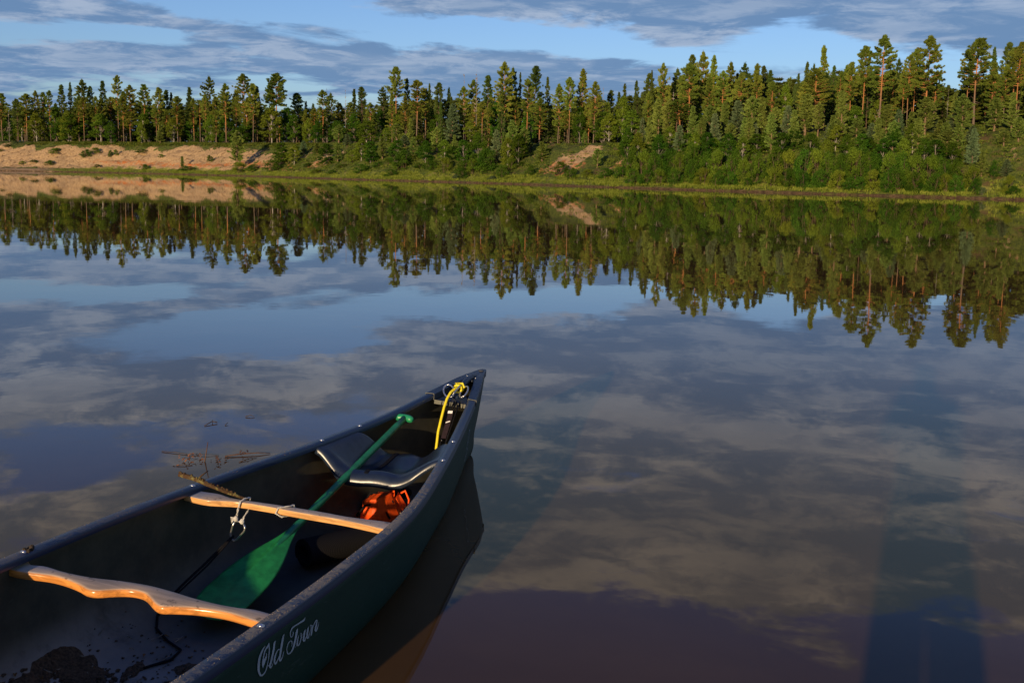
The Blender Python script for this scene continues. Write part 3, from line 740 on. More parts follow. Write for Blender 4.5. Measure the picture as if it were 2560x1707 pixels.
 ('greenbirch', 389.0, 19, 7.05, 2.62, 'tall dark green leafy tree, second tree from left, above the red sand scar', 'leafy trees of the far bank', 0),
 ('shrub', 404.5, 7, 1.84, 4.03, 'low dense shrub, first shrub from left, below the red sand scar', 'shrubs along the far bank', 0),
 ('greenbirch', 394.5, 16, 5.6, 2.28, 'tall dark green leafy tree, third tree from left, above the red sand scar', 'leafy trees of the far bank', 0),
 ('birch', 409.0, 6, 3.53, 2.08, 'smaller light birch, first birch from left, above the red sand scar', 'birches of the far bank', 0),
 ('pine', 390.0, 19.9, 5.13, 1.96, 'smaller orange-barked pine, third pine from left, above the red sand scar', 'tall pines of the far wood', 0),
 ('darkpine', 386.0, 24, 10.34, 3.23, 'tall dark-crowned pine, fourth pine from left, above the red sand scar', 'tall pines of the far wood', 0),
 ('shrub', 405.0, 9, 1.8, 2.62, 'low dense shrub, second shrub from left, below the red sand scar', 'shrubs along the far bank', 0),
 ('young', 407.0, 9, 2.71, 1.77, 'smaller light green young pine, first pine from left, above the red sand scar', 'young pines of the far bank', 0),
 ('tallcrown', 396.5, 17.1, 6.62, 1.74, 'smaller full-crowned pine, fifth pine from left, above the red sand scar', 'tall pines of the far wood', 0),
 ('spruce', 386.5, 26, 8.85, 1.89, 'tall dark spruce, first spruce from left, above the red sand scar', 'dark spruces of the far wood', 0),
 ('birch', 397.5, 17, 4.87, 2.51, 'smaller light birch, second birch from left, above the red sand scar', 'birches of the far bank', 0),
 ('shrub', 415.5, 5.5, 0.6, 2.69, 'low dense shrub, third shrub from left, below the red sand scar', 'shrubs along the far bank', 0),
 ('spruce', 388.5, 26, 8.28, 1.87, 'tall dark spruce, second spruce from left, above the red sand scar', 'dark spruces of the far wood', 0),
 ('tallcrown', 398.5, 17.4, 6.9, 2.02, 'smaller full-crowned pine, sixth pine from left, above the red sand scar', 'tall pines of the far wood', 0),
 ('greenbirch', 403.5, 14, 4.27, 1.94, 'smaller dark green leafy tree, fourth tree from left, above the red sand scar', 'leafy trees of the far bank', 0),
 ('young', 412.0, 9, 1.93, 1.95, 'smaller light green young pine, second pine from left, above the red sand scar', 'young pines of the far bank', 0),
 ('shrub', 424.5, 2.6, 0.89, 2.34, 'low dense shrub, fourth shrub from left, below the red sand scar', 'shrubs along the far bank', 0),
 ('pine', 400.0, 18, 10.17, 2.49, 'pine with small flat crown on bare trunk, seventh from left, above the red sand scar', 'tall pines of the far wood', 0),
 ('darkpine', 402.5, 16.7, 4.38, 2.23, 'smaller dark-crowned pine, eighth pine from left, above the red sand scar', 'tall pines of the far wood', 0),
 ('greenbirch', 398.5, 20, 6.19, 2.78, 'tall dark green leafy tree, fifth tree from left, above the red sand scar', 'leafy trees of the far bank', 0),
 ('greenbirch', 421.5, 6, 3.51, 2.61, 'smaller dark green leafy tree, sixth tree from left, above the red sand scar', 'leafy trees of the far bank', 0),
 ('snag', 400.0, 19, 10.65, 1.5, 'thin and grey dead tree, first from left, above the red sand scar', 'dead trees in the far wood', 0),
 ('shrub', 430.0, 2.8, 0.73, 2.06, 'low dense shrub, fifth shrub from left, below the red sand scar', 'shrubs along the far bank', 0),
 ('darkpine', 395.5, 24, 10.05, 2.2, 'tall dark-crowned pine, ninth pine from left, above the red sand scar', 'tall pines of the far wood', 0),
 ('young', 424.5, 6.5, 3.26, 1.72, 'smaller light green young pine, third pine from left, above the red sand scar', 'young pines of the far bank', 0),
 ('greenbirch', 410.5, 14, 4.08, 2.82, 'smaller dark green leafy tree, seventh tree from left, above the red sand scar', 'leafy trees of the far bank', 0),
 ('young', 413.5, 12.5, 3.39, 2.07, 'smaller light green young pine, fourth pine from left, above the red sand scar', 'young pines of the far bank', 0),
 ('pine', 397.0, 24.6, 8.08, 2.11, 'smaller orange-barked pine, tenth pine from left, above the red sand scar', 'tall pines of the far wood', 0),
 ('shrub', 429.5, 5, 0.6, 2.5, 'low dense shrub, sixth shrub from left, below the red sand scar', 'shrubs along the far bank', 0),
 ('snag', 401.5, 22, 10.89, 1.0, 'thin, dark and spiky dead tree, second from left, above the red sand scar', 'dead trees in the far wood', 0),
 ('young', 417.5, 12, 2.07, 1.58, 'smaller light green young pine, fifth pine from left, above the red sand scar', 'young pines of the far bank', 0),
 ('pine', 399.5, 24.9, 8.17, 1.97, 'smaller orange-barked pine, eleventh pine from left, above the red sand scar', 'tall pines of the far wood', 0),
 ('greenbirch', 406.5, 20, 5.54, 2.67, 'tall dark green leafy tree, eighth tree from left, above the red sand scar', 'leafy trees of the far bank', 0),
 ('spruce', 404.0, 22, 10.44, 2.23, 'spruce with pointed crown, third from left, above the red sand scar', 'dark spruces of the far wood', 0),
 ('shrub', 431.0, 6.5, 1.78, 3.53, 'low dense shrub, seventh shrub from left, below the red sand scar', 'shrubs along the far bank', 0),
 ('birch', 433.0, 6.5, 3.51, 2.05, 'smaller light birch, third birch from left, above the red sand scar', 'birches of the far bank', 0),
 ('darkpine', 406.0, 22, 10.7, 2.21, 'tall dark-crowned pine, twelfth pine from left, above the red sand scar', 'tall pines of the far wood', 0),
 ('tallcrown', 405.0, 22.9, 8.13, 2.13, 'smaller full-crowned pine, thirteenth pine from left, above the red sand scar', 'tall pines of the far wood', 0),
 ('shrub', 439.0, 3.6, 1.27, 2.96, 'low dense shrub, eighth shrub from left, below the red sand scar', 'shrubs along the far bank', 0),
 ('birch', 422.5, 13, 3.87, 2.87, 'smaller light birch, fourth birch from left, above the red sand scar', 'birches of the far bank', 0),
 ('greenbirch', 437.0, 6, 3.43, 2.41, 'smaller dark green leafy tree, ninth tree from left, above the red sand scar', 'leafy trees of the far bank', 0),
 ('pine', 418.5, 16, 7.1, 2.15, 'pine with lit orange trunk, fourteenth from left, above the red sand scar', 'tall pines of the far wood', 0),
 ('darkpine', 418.5, 16.7, 5.5, 2.12, 'smaller dark-crowned pine, fifteenth pine from left, above the red sand scar', 'tall pines of the far wood', 0),
 ('young', 432.5, 9, 1.26, 1.45, 'smaller light green young pine, sixth pine from left, above the red sand scar', 'young pines of the far bank', 0),
 ('shrub', 441.0, 5, 0.88, 2.16, 'low dense shrub, ninth shrub from left, below the red sand scar', 'shrubs along the far bank', 0),
 ('greenbirch', 415.0, 20, 5.77, 2.56, 'tall dark green leafy tree, tenth tree from left, above the red sand scar', 'leafy trees of the far bank', 0),
 ('darkpine', 411.5, 23, 10.52, 2.51, 'tall dark-crowned pine, sixteenth pine from left, above the red sand scar', 'tall pines of the far wood', 0),
 ('young', 439.0, 7, 3.41, 1.6, 'smaller light green young pine, seventh pine from left, above the red sand scar', 'young pines of the far bank', 0),
 ('darkpine', 410.0, 24.3, 8.62, 2.1, 'smaller dark-crowned pine, seventeenth pine from left, above the red sand scar', 'tall pines of the far wood', 0),
 ('birch', 427.5, 14, 2.73, 1.73, 'smaller light birch, fifth birch from left, above the red sand scar', 'birches of the far bank', 0),
 ('shrub', 442.5, 6, 0.83, 2.35, 'low dense shrub, tenth shrub from left, below the red sand scar', 'shrubs along the far bank', 0),
 ('tallcrown', 422.5, 18, 8.95, 1.56, 'pine with narrow bright crown, eighteenth from left, above the red sand scar', 'tall pines of the far wood', 0),
 ('shrub', 448.0, 2.4, 1.04, 2.25, 'low dense shrub, eleventh shrub from left, below the red sand scar', 'shrubs along the far bank', 0),
 ('tallcrown', 416.5, 22.4, 6.74, 1.64, 'smaller full-crowned pine, nineteenth pine from left, above the red sand scar', 'tall pines of the far wood', 0),
 ('pine', 420.5, 20, 13.2, 2.84, 'pine with rounded open crown, twentieth from left, above the red sand scar', 'tall pines of the far wood', 0),
 ('birch', 422.5, 19, 5.11, 2.69, 'tall light birch, sixth birch from left, above the red sand scar', 'birches of the far bank', 0),
 ('young', 433.0, 13, 3.26, 1.89, 'smaller light green young pine, eighth pine from left, above the red sand scar', 'young pines of the far bank', 0),
 ('greenbirch', 444.5, 6, 3.43, 2.32, 'smaller dark green leafy tree, eleventh tree from left, above the red sand scar', 'leafy trees of the far bank', 0),
 ('shrub', 447.5, 4.6, 2.55, 3.8, 'big and dark shrub, first from left, left of the brown bluff scar', 'shrubs along the far bank', 0),
 ('young', 440.0, 10.5, 1.97, 1.81, 'smaller light green young pine, first pine from left, left of the brown bluff scar', 'young pines of the far bank', 0),
 ('tallcrown', 426.5, 18.4, 8.16, 1.75, 'smaller full-crowned pine, first pine from left, left of the brown bluff scar', 'tall pines of the far wood', 0),
 ('darkpine', 417.5, 24, 11.69, 1.98, 'tall dark-crowned pine, second pine from left, left of the brown bluff scar', 'tall pines of the far wood', 0),
 ('young', 436.0, 14, 4.06, 1.45, 'smaller light green young pine, second pine from left, left of the brown bluff scar', 'young pines of the far bank', 0),
 ('shrub', 447.0, 7, 0.6, 1.92, 'low dense shrub, second shrub from left, left of the brown bluff scar', 'shrubs along the far bank', 0),
 ('young', 447.0, 7, 3.21, 1.54, 'smaller light green young pine, third pine from left, left of the brown bluff scar', 'young pines of the far bank', 0),
 ('pine', 437.0, 14.5, 10.05, 2.89, 'pine with long glowing orange trunk, third from left, left of the brown bluff scar', 'tall pines of the far wood', 0),
 ('darkpine', 422.0, 23.4, 6.87, 2.15, 'smaller dark-crowned pine, fourth pine from left, left of the brown bluff scar', 'tall pines of the far wood', 0),
 ('birch', 446.0, 9, 2.5, 1.94, 'smaller light birch, first birch from left, left of the brown bluff scar', 'birches of the far bank', 0),
 ('shrub', 451.0, 5, 0.6, 2.06, 'low dense shrub, third shrub from left, left of the brown bluff scar', 'shrubs along the far bank', 0),
 ('pine', 434.0, 18, 8.94, 1.91, 'smaller orange-barked pine, fifth pine from left, left of the brown bluff scar', 'tall pines of the far wood', 0),
 ('greenbirch', 451.0, 6, 3.24, 2.25, 'smaller dark green leafy tree, first tree from left, left of the brown bluff scar', 'leafy trees of the far bank', 0),
 ('spruce', 422.0, 26, 10.73, 1.49, 'tall dark spruce, first spruce from left, left of the brown bluff scar', 'dark spruces of the far wood', 0),
 ('tallcrown', 433.0, 19.9, 5.9, 1.9, 'smaller full-crowned pine, sixth pine from left, left of the brown bluff scar', 'tall pines of the far wood', 0),
 ('shrub', 454.0, 4.5, 1.56, 2.39, 'low dense shrub, fourth shrub from left, left of the brown bluff scar', 'shrubs along the far bank', 0),
 ('greenbirch', 436.0, 19, 4.85, 2.53, 'smaller dark green leafy tree, second tree from left, left of the brown bluff scar', 'leafy trees of the far bank', 0),
 ('birch', 449.0, 10, 2.5, 1.93, 'smaller light birch, second birch from left, left of the brown bluff scar', 'birches of the far bank', 0),
 ('young', 450.0, 9, 3.66, 1.72, 'smaller light green young pine, fourth pine from left, left of the brown bluff scar', 'young pines of the far bank', 0),
 ('darkpine', 428.5, 24, 10.46, 2.21, 'tall dark-crowned pine, seventh pine from left, left of the brown bluff scar', 'tall pines of the far wood', 0),
 ('spruce', 441.0, 16.7, 6.7, 1.29, 'tall dark spruce, second spruce from left, left of the brown bluff scar', 'dark spruces of the far wood', 0),
 ('birch', 454.5, 6.5, 3.15, 2.04, 'smaller light birch, third birch from left, left of the brown bluff scar', 'birches of the far bank', 0),
 ('shrub', 457.5, 4, 2.08, 2.17, 'large dense shrub, fifth shrub from left, left of the brown bluff scar', 'shrubs along the far bank', 0),
 ('spruce', 428.5, 26, 9.77, 1.56, 'tall dark spruce, third spruce from left, left of the brown bluff scar', 'dark spruces of the far wood', 0),
 ('spruce', 436.5, 21.6, 7.85, 1.56, 'tall dark spruce, fourth spruce from left, left of the brown bluff scar', 'dark spruces of the far wood', 0),
 ('young', 447.0, 14.5, 6.06, 2.57, 'young pine with dense conical crown, fifth from left, left of the brown bluff scar', 'young pines of the far bank', 0),
 ('young', 456.0, 7, 3.61, 1.47, 'smaller light green young pine, sixth pine from left, left of the brown bluff scar', 'young pines of the far bank', 0),
 ('greenbirch', 456.0, 7, 2.0, 2.39, 'smaller dark green leafy tree, third tree from left, left of the brown bluff scar', 'leafy trees of the far bank', 0),
 ('greywillow', 462.5, 1.6, 0.66, 1.57, 'low grey-green willow shrub, first from left, left of the brown bluff scar', 'willow shrubs at the waterline', 0),
 ('shrub', 460.5, 4.5, 1.55, 1.96, 'low dense shrub, sixth shrub from left, left of the brown bluff scar', 'shrubs along the far bank', 0),
 ('shrub', 463.0, 2.2, 1.28, 2.09, 'low dense shrub, seventh shrub from left, left of the brown bluff scar', 'shrubs along the far bank', 0),
 ('snag', 441.5, 21, 11.42, 1.45, 'thin, twiggy and grey dead tree, first from left, left of the brown bluff scar', 'dead trees in the far wood', 0),
 ('tallcrown', 445.5, 18, 8.98, 2.22, 'smaller full-crowned pine, eighth pine from left, left of the brown bluff scar', 'tall pines of the far wood', 0),
 ('greenbirch', 459.0, 6, 3.52, 2.17, 'smaller dark green leafy tree, fourth tree from left, left of the brown bluff scar', 'leafy trees of the far bank', 0),
 ('pine', 436.5, 24.6, 6.36, 1.59, 'smaller orange-barked pine, ninth pine from left, left of the brown bluff scar', 'tall pines of the far wood', 0),
 ('birch', 450.5, 15, 3.37, 2.15, 'smaller light birch, fourth birch from left, left of the brown bluff scar', 'birches of the far bank', 0),
 ('young', 456.0, 10, 1.2, 1.49, 'smaller light green young pine, seventh pine from left, left of the brown bluff scar', 'young pines of the far bank', 0),
 ('shrub', 463.0, 4, 2.02, 2.11, 'large dense shrub, eighth shrub from left, left of the brown bluff scar', 'shrubs along the far bank', 0),
 ('tallcrown', 446.5, 19.4, 7.59, 1.57, 'smaller full-crowned pine, tenth pine from left, left of the brown bluff scar', 'tall pines of the far wood', 0),
 ('pine', 444.0, 21, 10.18, 2.26, 'tall orange-barked pine, eleventh pine from left, left of the brown bluff scar', 'tall pines of the far wood', 0),
 ('snag', 449.5, 17, 11.29, 1.58, 'dead tree with long pale trunk, second from left, left of the brown bluff scar', 'dead trees in the far wood', 0),
 ('greenbirch', 462.0, 6, 4.48, 2.31, 'smaller dark green leafy tree, fifth tree from left, left of the brown bluff scar', 'leafy trees of the far bank', 0),
 ('pine', 453.0, 15, 6.36, 1.93, 'pine with orange trunk, twelfth from left, left of the brown bluff scar', 'tall pines of the far wood', 0),
 ('shrub', 465.0, 4.5, 3.02, 3.65, 'big and dark shrub, ninth from left, left of the brown bluff scar', 'shrubs along the far bank', 0),
 ('darkpine', 446.5, 22, 10.85, 2.85, 'pine with broad dark crown, thirteenth from left, left of the brown bluff scar', 'tall pines of the far wood', 0),
 ('young', 458.5, 11, 1.78, 2.04, 'smaller light green young pine, eighth pine from left, left of the brown bluff scar', 'young pines of the far bank', 0),
 ('tallcrown', 448.5, 20.6, 6.57, 1.68, 'smaller full-crowned pine, fourteenth pine from left, left of the brown bluff scar', 'tall pines of the far wood', 0),
 ('greywillow', 470.5, 1.4, 0.6, 1.83, 'low grey-green willow shrub, second from left, left of the brown bluff scar', 'willow shrubs at the waterline', 0),
 ('greenbirch', 451.0, 20, 6.63, 2.58, 'tall dark green leafy tree, sixth tree from left, left of the brown bluff scar', 'leafy trees of the far bank', 0),
 ('young', 464.5, 7, 4.55, 1.76, 'smaller light green young pine, ninth pine from left, left of the brown bluff scar', 'young pines of the far bank', 0),
 ('shrub', 470.5, 3, 1.58, 2.01, 'low dense shrub, tenth shrub from left, left of the brown bluff scar', 'shrubs along the far bank', 0),
 ('spruce', 454.5, 17.5, 8.28, 1.45, 'tall dark spruce, fifth spruce from left, left of the brown bluff scar', 'dark spruces of the far wood', 0),
 ('young', 465.0, 8, 3.71, 1.77, 'smaller light green young pine, tenth pine from left, left of the brown bluff scar', 'young pines of the far bank', 0),
 ('tallcrown', 454.5, 18, 12.29, 2.91, 'pine with tall tapering crown, fifteenth from left, left of the brown bluff scar', 'tall pines of the far wood', 0),
 ('birch', 468.0, 6, 3.92, 1.89, 'smaller light birch, fifth birch from left, left of the brown bluff scar', 'birches of the far bank', 0),
 ('shrub', 469.5, 5, 1.5, 1.7, 'low dense shrub, eleventh shrub from left, left of the brown bluff scar', 'shrubs along the far bank', 0),
 ('darkpine', 452.0, 22, 11.86, 2.0, 'tall dark-crowned pine, sixteenth pine from left, left of the brown bluff scar', 'tall pines of the far wood', 0),
 ('young', 466.5, 8, 5.3, 2.19, 'tall light green young pine, eleventh pine from left, left of the brown bluff scar', 'young pines of the far bank', 0),
 ('tallcrown', 454.5, 20.2, 8.33, 1.63, 'smaller full-crowned pine, seventeenth pine from left, left of the brown bluff scar', 'tall pines of the far wood', 0),
 ('greenbirch', 469.5, 6.5, 3.88, 2.23, 'smaller dark green leafy tree, seventh tree from left, left of the brown bluff scar', 'leafy trees of the far bank', 0),
 ('spruce', 449.5, 26, 11.5, 1.23, 'tall dark spruce, sixth spruce from left, left of the brown bluff scar', 'dark spruces of the far wood', 0),
 ('shrub', 470.5, 6, 0.6, 1.87, 'low dense shrub, twelfth shrub from left, left of the brown bluff scar', 'shrubs along the far bank', 0),
 ('spruce', 457.0, 19.9, 5.65, 1.82, 'tall dark spruce, seventh spruce from left, left of the brown bluff scar', 'dark spruces of the far wood', 0),
 ('young', 469.0, 8, 4.17, 1.73, 'smaller light green young pine, twelfth pine from left, left of the brown bluff scar', 'young pines of the far bank', 0),
 ('pine', 460.0, 17, 9.59, 2.07, 'tall orange-barked pine, eighteenth pine from left, left of the brown bluff scar', 'tall pines of the far wood', 0),
 ('greenbirch', 457.5, 20, 5.01, 2.13, 'tall dark green leafy tree, eighth tree from left, left of the brown bluff scar', 'leafy trees of the far bank', 0),
 ('young', 468.0, 10, 2.67, 0.79, 'smaller light green young pine, thirteenth pine from left, left of the brown bluff scar', 'young pines of the far bank', 0),
 ('shrub', 475.5, 3.5, 1.35, 1.79, 'low dense shrub, thirteenth shrub from left, left of the brown bluff scar', 'shrubs along the far bank', 0),
 ('darkpine', 455.0, 24, 12.06, 2.39, 'pine with dark blocky crown, nineteenth from left, left of the brown bluff scar', 'tall pines of the far wood', 0),
 ('tallcrown', 455.0, 24.9, 5.97, 1.57, 'smaller full-crowned pine, twentieth pine from left, left of the brown bluff scar', 'tall pines of the far wood', 0),
 ('tallcrown', 465.5, 14, 6.56, 2.35, 'smaller full-crowned pine, twenty-first pine from left, left of the brown bluff scar', 'tall pines of the far wood', 0),
 ('young', 473.5, 7, 2.54, 2.01, 'smaller light green young pine, fourteenth pine from left, left of the brown bluff scar', 'young pines of the far bank', 0),
 ('shrub', 472.5, 9, 0.6, 1.36, 'low dense shrub, first shrub from left, at the brown bluff scar', 'shrubs along the far bank', 0),
 ('darkpine', 455.5, 26, 10.55, 1.4, 'tall dark-crowned pine, first pine from left, above the brown bluff scar', 'tall pines of the far wood', 0),
 ('spruce', 464.0, 17.7, 5.75, 2.07, 'tall dark spruce, first spruce from left, above the brown bluff scar', 'dark spruces of the far wood', 0),
 ('birch', 464.0, 18, 2.65, 1.11, 'smaller light birch, first birch from left, above the brown bluff scar', 'birches of the far bank', 0),
 ('tallcrown', 466.0, 17, 8.63, 2.2, 'smaller full-crowned pine, second pine from left, above the brown bluff scar', 'tall pines of the far wood', 0),
 ('shrub', 481.0, 4.2, 1.51, 2.37, 'low dense shrub, second shrub from left, at the brown bluff scar', 'shrubs along the far bank', 0),
 ('pine', 467.0, 17.8, 5.01, 1.83, 'smaller orange-barked pine, third pine from left, above the brown bluff scar', 'tall pines of the far wood', 0),
 ('pine', 470.0, 15, 9.14, 1.69, 'pine with slim bare trunk, fourth from left, above the brown bluff scar', 'tall pines of the far wood', 0),
 ('shrub', 484.5, 3, 1.3, 1.69, 'low dense shrub, third shrub from left, at the brown bluff scar', 'shrubs along the far bank', 0),
 ('spruce', 464.5, 22.0, 5.01, 1.87, 'tall dark spruce, second spruce from left, above the brown bluff scar', 'dark spruces of the far wood', 0),
 ('greenbirch', 470.0, 17, 5.15, 1.79, 'tall dark green leafy tree, first tree from left, above the brown bluff scar', 'leafy trees of the far bank', 0),
 ('tallcrown', 469.5, 18, 10.52, 2.44, 'pine with broad tapering crown, fifth from left, above the brown bluff scar', 'tall pines of the far wood', 0),
 ('young', 474.0, 14, 1.87, 0.95, 'smaller light green young pine, first pine from left, above the brown bluff scar', 'young pines of the far bank', 0),
 ('shrub', 487.0, 3.8, 0.82, 1.67, 'low dense shrub, fourth shrub from left, at the brown bluff scar', 'shrubs along the far bank', 0),
 ('tallcrown', 470.5, 18.2, 6.14, 2.04, 'smaller full-crowned pine, sixth pine from left, above the brown bluff scar', 'tall pines of the far wood', 0),
 ('tallcrown', 474.5, 15, 8.42, 2.25, 'pine with wide rounded crown, seventh from left, above the brown bluff scar', 'tall pines of the far wood', 0),
 ('young', 486.5, 5.5, 2.43, 1.31, 'smaller light green young pine, second pine from left, above the brown bluff scar', 'young pines of the far bank', 0),
 ('darkpine', 471.5, 18.5, 6.97, 1.82, 'smaller dark-crowned pine, eighth pine from left, above the brown bluff scar', 'tall pines of the far wood', 0),
 ('snag', 469.5, 22, 8.39, 1.1, 'small and twiggy dead tree, first from left, above the brown bluff scar', 'dead trees in the far wood', 0),
 ('greenbirch', 476.5, 15, 4.34, 2.57, 'smaller dark green leafy tree, second tree from left, above the brown bluff scar', 'leafy trees of the far bank', 0),
 ('shrub', 491.0, 3.6, 1.12, 2.07, 'low dense shrub, fifth shrub from left, at the brown bluff scar', 'shrubs along the far bank', 0),
 ('tallcrown', 475.0, 17.0, 5.84, 1.88, 'smaller full-crowned pine, ninth pine from left, above the brown bluff scar', 'tall pines of the far wood', 0),
 ('birch', 478.5, 14, 3.9, 2.02, 'smaller light birch, second birch from left, above the brown bluff scar', 'birches of the far bank', 0),
 ('darkpine', 464.0, 30, 8.52, 1.57, 'smaller dark-crowned pine, tenth pine from left, above the brown bluff scar', 'tall pines of the far wood', 0),
 ('darkpine', 465.5, 30, 8.18, 1.36, 'smaller dark-crowned pine, eleventh pine from left, above the brown bluff scar', 'tall pines of the far wood', 0),
 ('birch', 474.0, 20, 4.96, 1.6, 'smaller light birch, third birch from left, above the brown bluff scar', 'birches of the far bank', 0),
 ('shrub', 493.5, 3.6, 1.26, 2.04, 'low dense shrub, sixth shrub from left, at the brown bluff scar', 'shrubs along the far bank', 0),
 ('tallcrown', 471.0, 24.2, 5.64, 1.75, 'smaller full-crowned pine, twelfth pine from left, above the brown bluff scar', 'tall pines of the far wood', 0),
 ('shrub', 488.5, 8, 1.7, 2.31, 'big and dark shrub, first from left, right of the brown bluff scar', 'shrubs along the far bank', 0),
 ('birch', 480.0, 15, 6.07, 2.01, 'tall light birch, first birch from left, right of the brown bluff scar', 'birches of the far bank', 0),
 ('spruce', 471.5, 24, 8.79, 1.65, 'tall dark spruce, first spruce from left, right of the brown bluff scar', 'dark spruces of the far wood', 0),
 ('greenbirch', 491.0, 6.5, 4.24, 1.8, 'smaller dark green leafy tree, first tree from left, right of the brown bluff scar', 'leafy trees of the far bank', 0),
 ('greywillow', 497.5, 1.3, 0.6, 1.12, 'low grey-green willow shrub, first from left, right of the brown bluff scar', 'willow shrubs at the waterline', 0),
 ('birch', 485.0, 12, 4.11, 2.4, 'smaller light birch, second birch from left, right of the brown bluff scar', 'birches of the far bank', 0),
 ('shrub', 498.0, 1.4, 1.65, 1.82, 'low dense shrub, second shrub from left, right of the brown bluff scar', 'shrubs along the far bank', 0),
 ('shrub', 495.0, 3.9, 3.08, 2.16, 'large dense shrub, third shrub from left, right of the brown bluff scar', 'shrubs along the far bank', 0),
 ('darkpine', 479.5, 17.8, 6.41, 1.68, 'smaller dark-crowned pine, first pine from left, right of the brown bluff scar', 'tall pines of the far wood', 0),
 ('spruce', 473.5, 24, 9.07, 1.54, 'tall dark spruce, second spruce from left, right of the brown bluff scar', 'dark spruces of the far wood', 0),
 ('birch', 493.5, 6, 3.96, 1.62, 'smaller light birch, third birch from left, right of the brown bluff scar', 'birches of the far bank', 0),
 ('young', 486.5, 12.5, 3.07, 1.11, 'smaller light green young pine, first pine from left, right of the brown bluff scar', 'young pines of the far bank', 0),
 ('shrub', 497.5, 3.4, 2.94, 2.13, 'large dense shrub, fourth shrub from left, right of the brown bluff scar', 'shrubs along the far bank', 0),
 ('shrub', 500.0, 1.4, 1.53, 1.79, 'low dense shrub, fifth shrub from left, right of the brown bluff scar', 'shrubs along the far bank', 0),
 ('darkpine', 475.5, 24, 9.9, 1.8, 'tall dark-crowned pine, second pine from left, right of the brown bluff scar', 'tall pines of the far wood', 0),
 ('tallcrown', 483.5, 16, 6.65, 1.24, 'pine with narrow bright crown, third from left, right of the brown bluff scar', 'tall pines of the far wood', 0),
 ('young', 493.5, 7.5, 4.84, 1.49, 'smaller light green young pine, second pine from left, right of the brown bluff scar', 'young pines of the far bank', 0),
 ('darkpine', 483.5, 16.5, 6.06, 1.83, 'smaller dark-crowned pine, fourth pine from left, right of the brown bluff scar', 'tall pines of the far wood', 0),
 ('greenbirch', 493.5, 8, 2.37, 1.94, 'smaller dark green leafy tree, second tree from left, right of the brown bluff scar', 'leafy trees of the far bank', 0),
 ('spruce', 476.0, 24, 10.33, 1.08, 'tall dark spruce, third spruce from left, right of the brown bluff scar', 'dark spruces of the far wood', 0),
 ('shrub', 499.5, 3.4, 2.75, 2.24, 'large dense shrub, sixth shrub from left, right of the brown bluff scar', 'shrubs along the far bank', 0),
 ('young', 490.0, 12, 5.35, 2.18, 'young pine with tall full crown, third from left, right of the brown bluff scar', 'young pines of the far bank', 0),
 ('shrub', 502.0, 1.4, 1.68, 1.77, 'low dense shrub, seventh shrub from left, right of the brown bluff scar', 'shrubs along the far bank', 0),
 ('spruce', 484.0, 17.5, 7.29, 1.33, 'tall dark spruce, fourth spruce from left, right of the brown bluff scar', 'dark spruces of the far wood', 0),
 ('greenbirch', 497.0, 6, 3.41, 1.73, 'smaller dark green leafy tree, third tree from left, right of the brown bluff scar', 'leafy trees of the far bank', 0),
 ('pine', 485.0, 17, 10.07, 1.56, 'pine with long bare trunk, fifth from left, right of the brown bluff scar', 'tall pines of the far wood', 0),
 ('shrub', 501.5, 3.4, 2.99, 2.07, 'large dense shrub, eighth shrub from left, right of the brown bluff scar', 'shrubs along the far bank', 0),
 ('young', 491.5, 12.5, 5.07, 1.85, 'tall light green young pine, fourth pine from left, right of the brown bluff scar', 'young pines of the far bank', 0),
 ('birch', 495.5, 9, 2.83, 1.63, 'smaller light birch, fourth birch from left, right of the brown bluff scar', 'birches of the far bank', 0),
 ('pine', 480.5, 23.2, 8.22, 1.42, 'smaller orange-barked pine, sixth pine from left, right of the brown bluff scar', 'tall pines of the far wood', 0),
 ('snag', 491.5, 13, 6.24, 0.93, 'dead tree with broken with reddish trunk, first from left, right of the brown bluff scar', 'dead trees in the far wood', 0),
 ('shrub', 504.5, 1.6, 1.67, 1.74, 'low dense shrub, ninth shrub from left, right of the brown bluff scar', 'shrubs along the far bank', 0),
 ('darkpine', 482.5, 22, 9.93, 2.05, 'tall dark-crowned pine, seventh pine from left, right of the brown bluff scar', 'tall pines of the far wood', 0),
 ('young', 497.5, 8.5, 3.06, 1.46, 'smaller light green young pine, fifth pine from left, right of the brown bluff scar', 'young pines of the far bank', 0),
 ('shrub', 503.5, 2.9, 2.82, 1.9, 'large dense shrub, tenth shrub from left, right of the brown bluff scar', 'shrubs along the far bank', 0),
 ('pine', 493.5, 12.5, 4.98, 2.9, 'pine with leaning trunk and flat crown, eighth from left, right of the brown bluff scar', 'tall pines of the far wood', -0.12),
 ('pine', 489.0, 16.9, 8.3, 1.31, 'smaller orange-barked pine, ninth pine from left, right of the brown bluff scar', 'tall pines of the far wood', 0),
 ('greenbirch', 500.0, 7.5, 2.52, 2.0, 'smaller dark green leafy tree, fourth tree from left, right of the brown bluff scar', 'leafy trees of the far bank', 0),
 ('pine', 492.0, 15, 9.07, 2.65, 'pine with broad layered crown, tenth from left, right of the brown bluff scar', 'tall pines of the far wood', 0),
 ('darkpine', 482.0, 25, 11.89, 1.74, 'tall dark-crowned pine, eleventh pine from left, right of the brown bluff scar', 'tall pines of the far wood', 0),
 ('shrub', 506.0, 2.2, 2.46, 1.73, 'large dense shrub, eleventh shrub from left, right of the brown bluff scar', 'shrubs along the far bank', 0),
 ('young', 497.0, 11, 4.17, 1.63, 'smaller light green young pine, sixth pine from left, right of the brown bluff scar', 'young pines of the far bank', 0),
 ('shrub', 504.5, 3.9, 3.26, 2.17, 'big and dark shrub, twelfth from left, right of the brown bluff scar', 'shrubs along the far bank', 0),
 ('birch', 502.5, 6, 3.5, 1.53, 'smaller light birch, fifth birch from left, right of the brown bluff scar', 'birches of the far bank', 0),
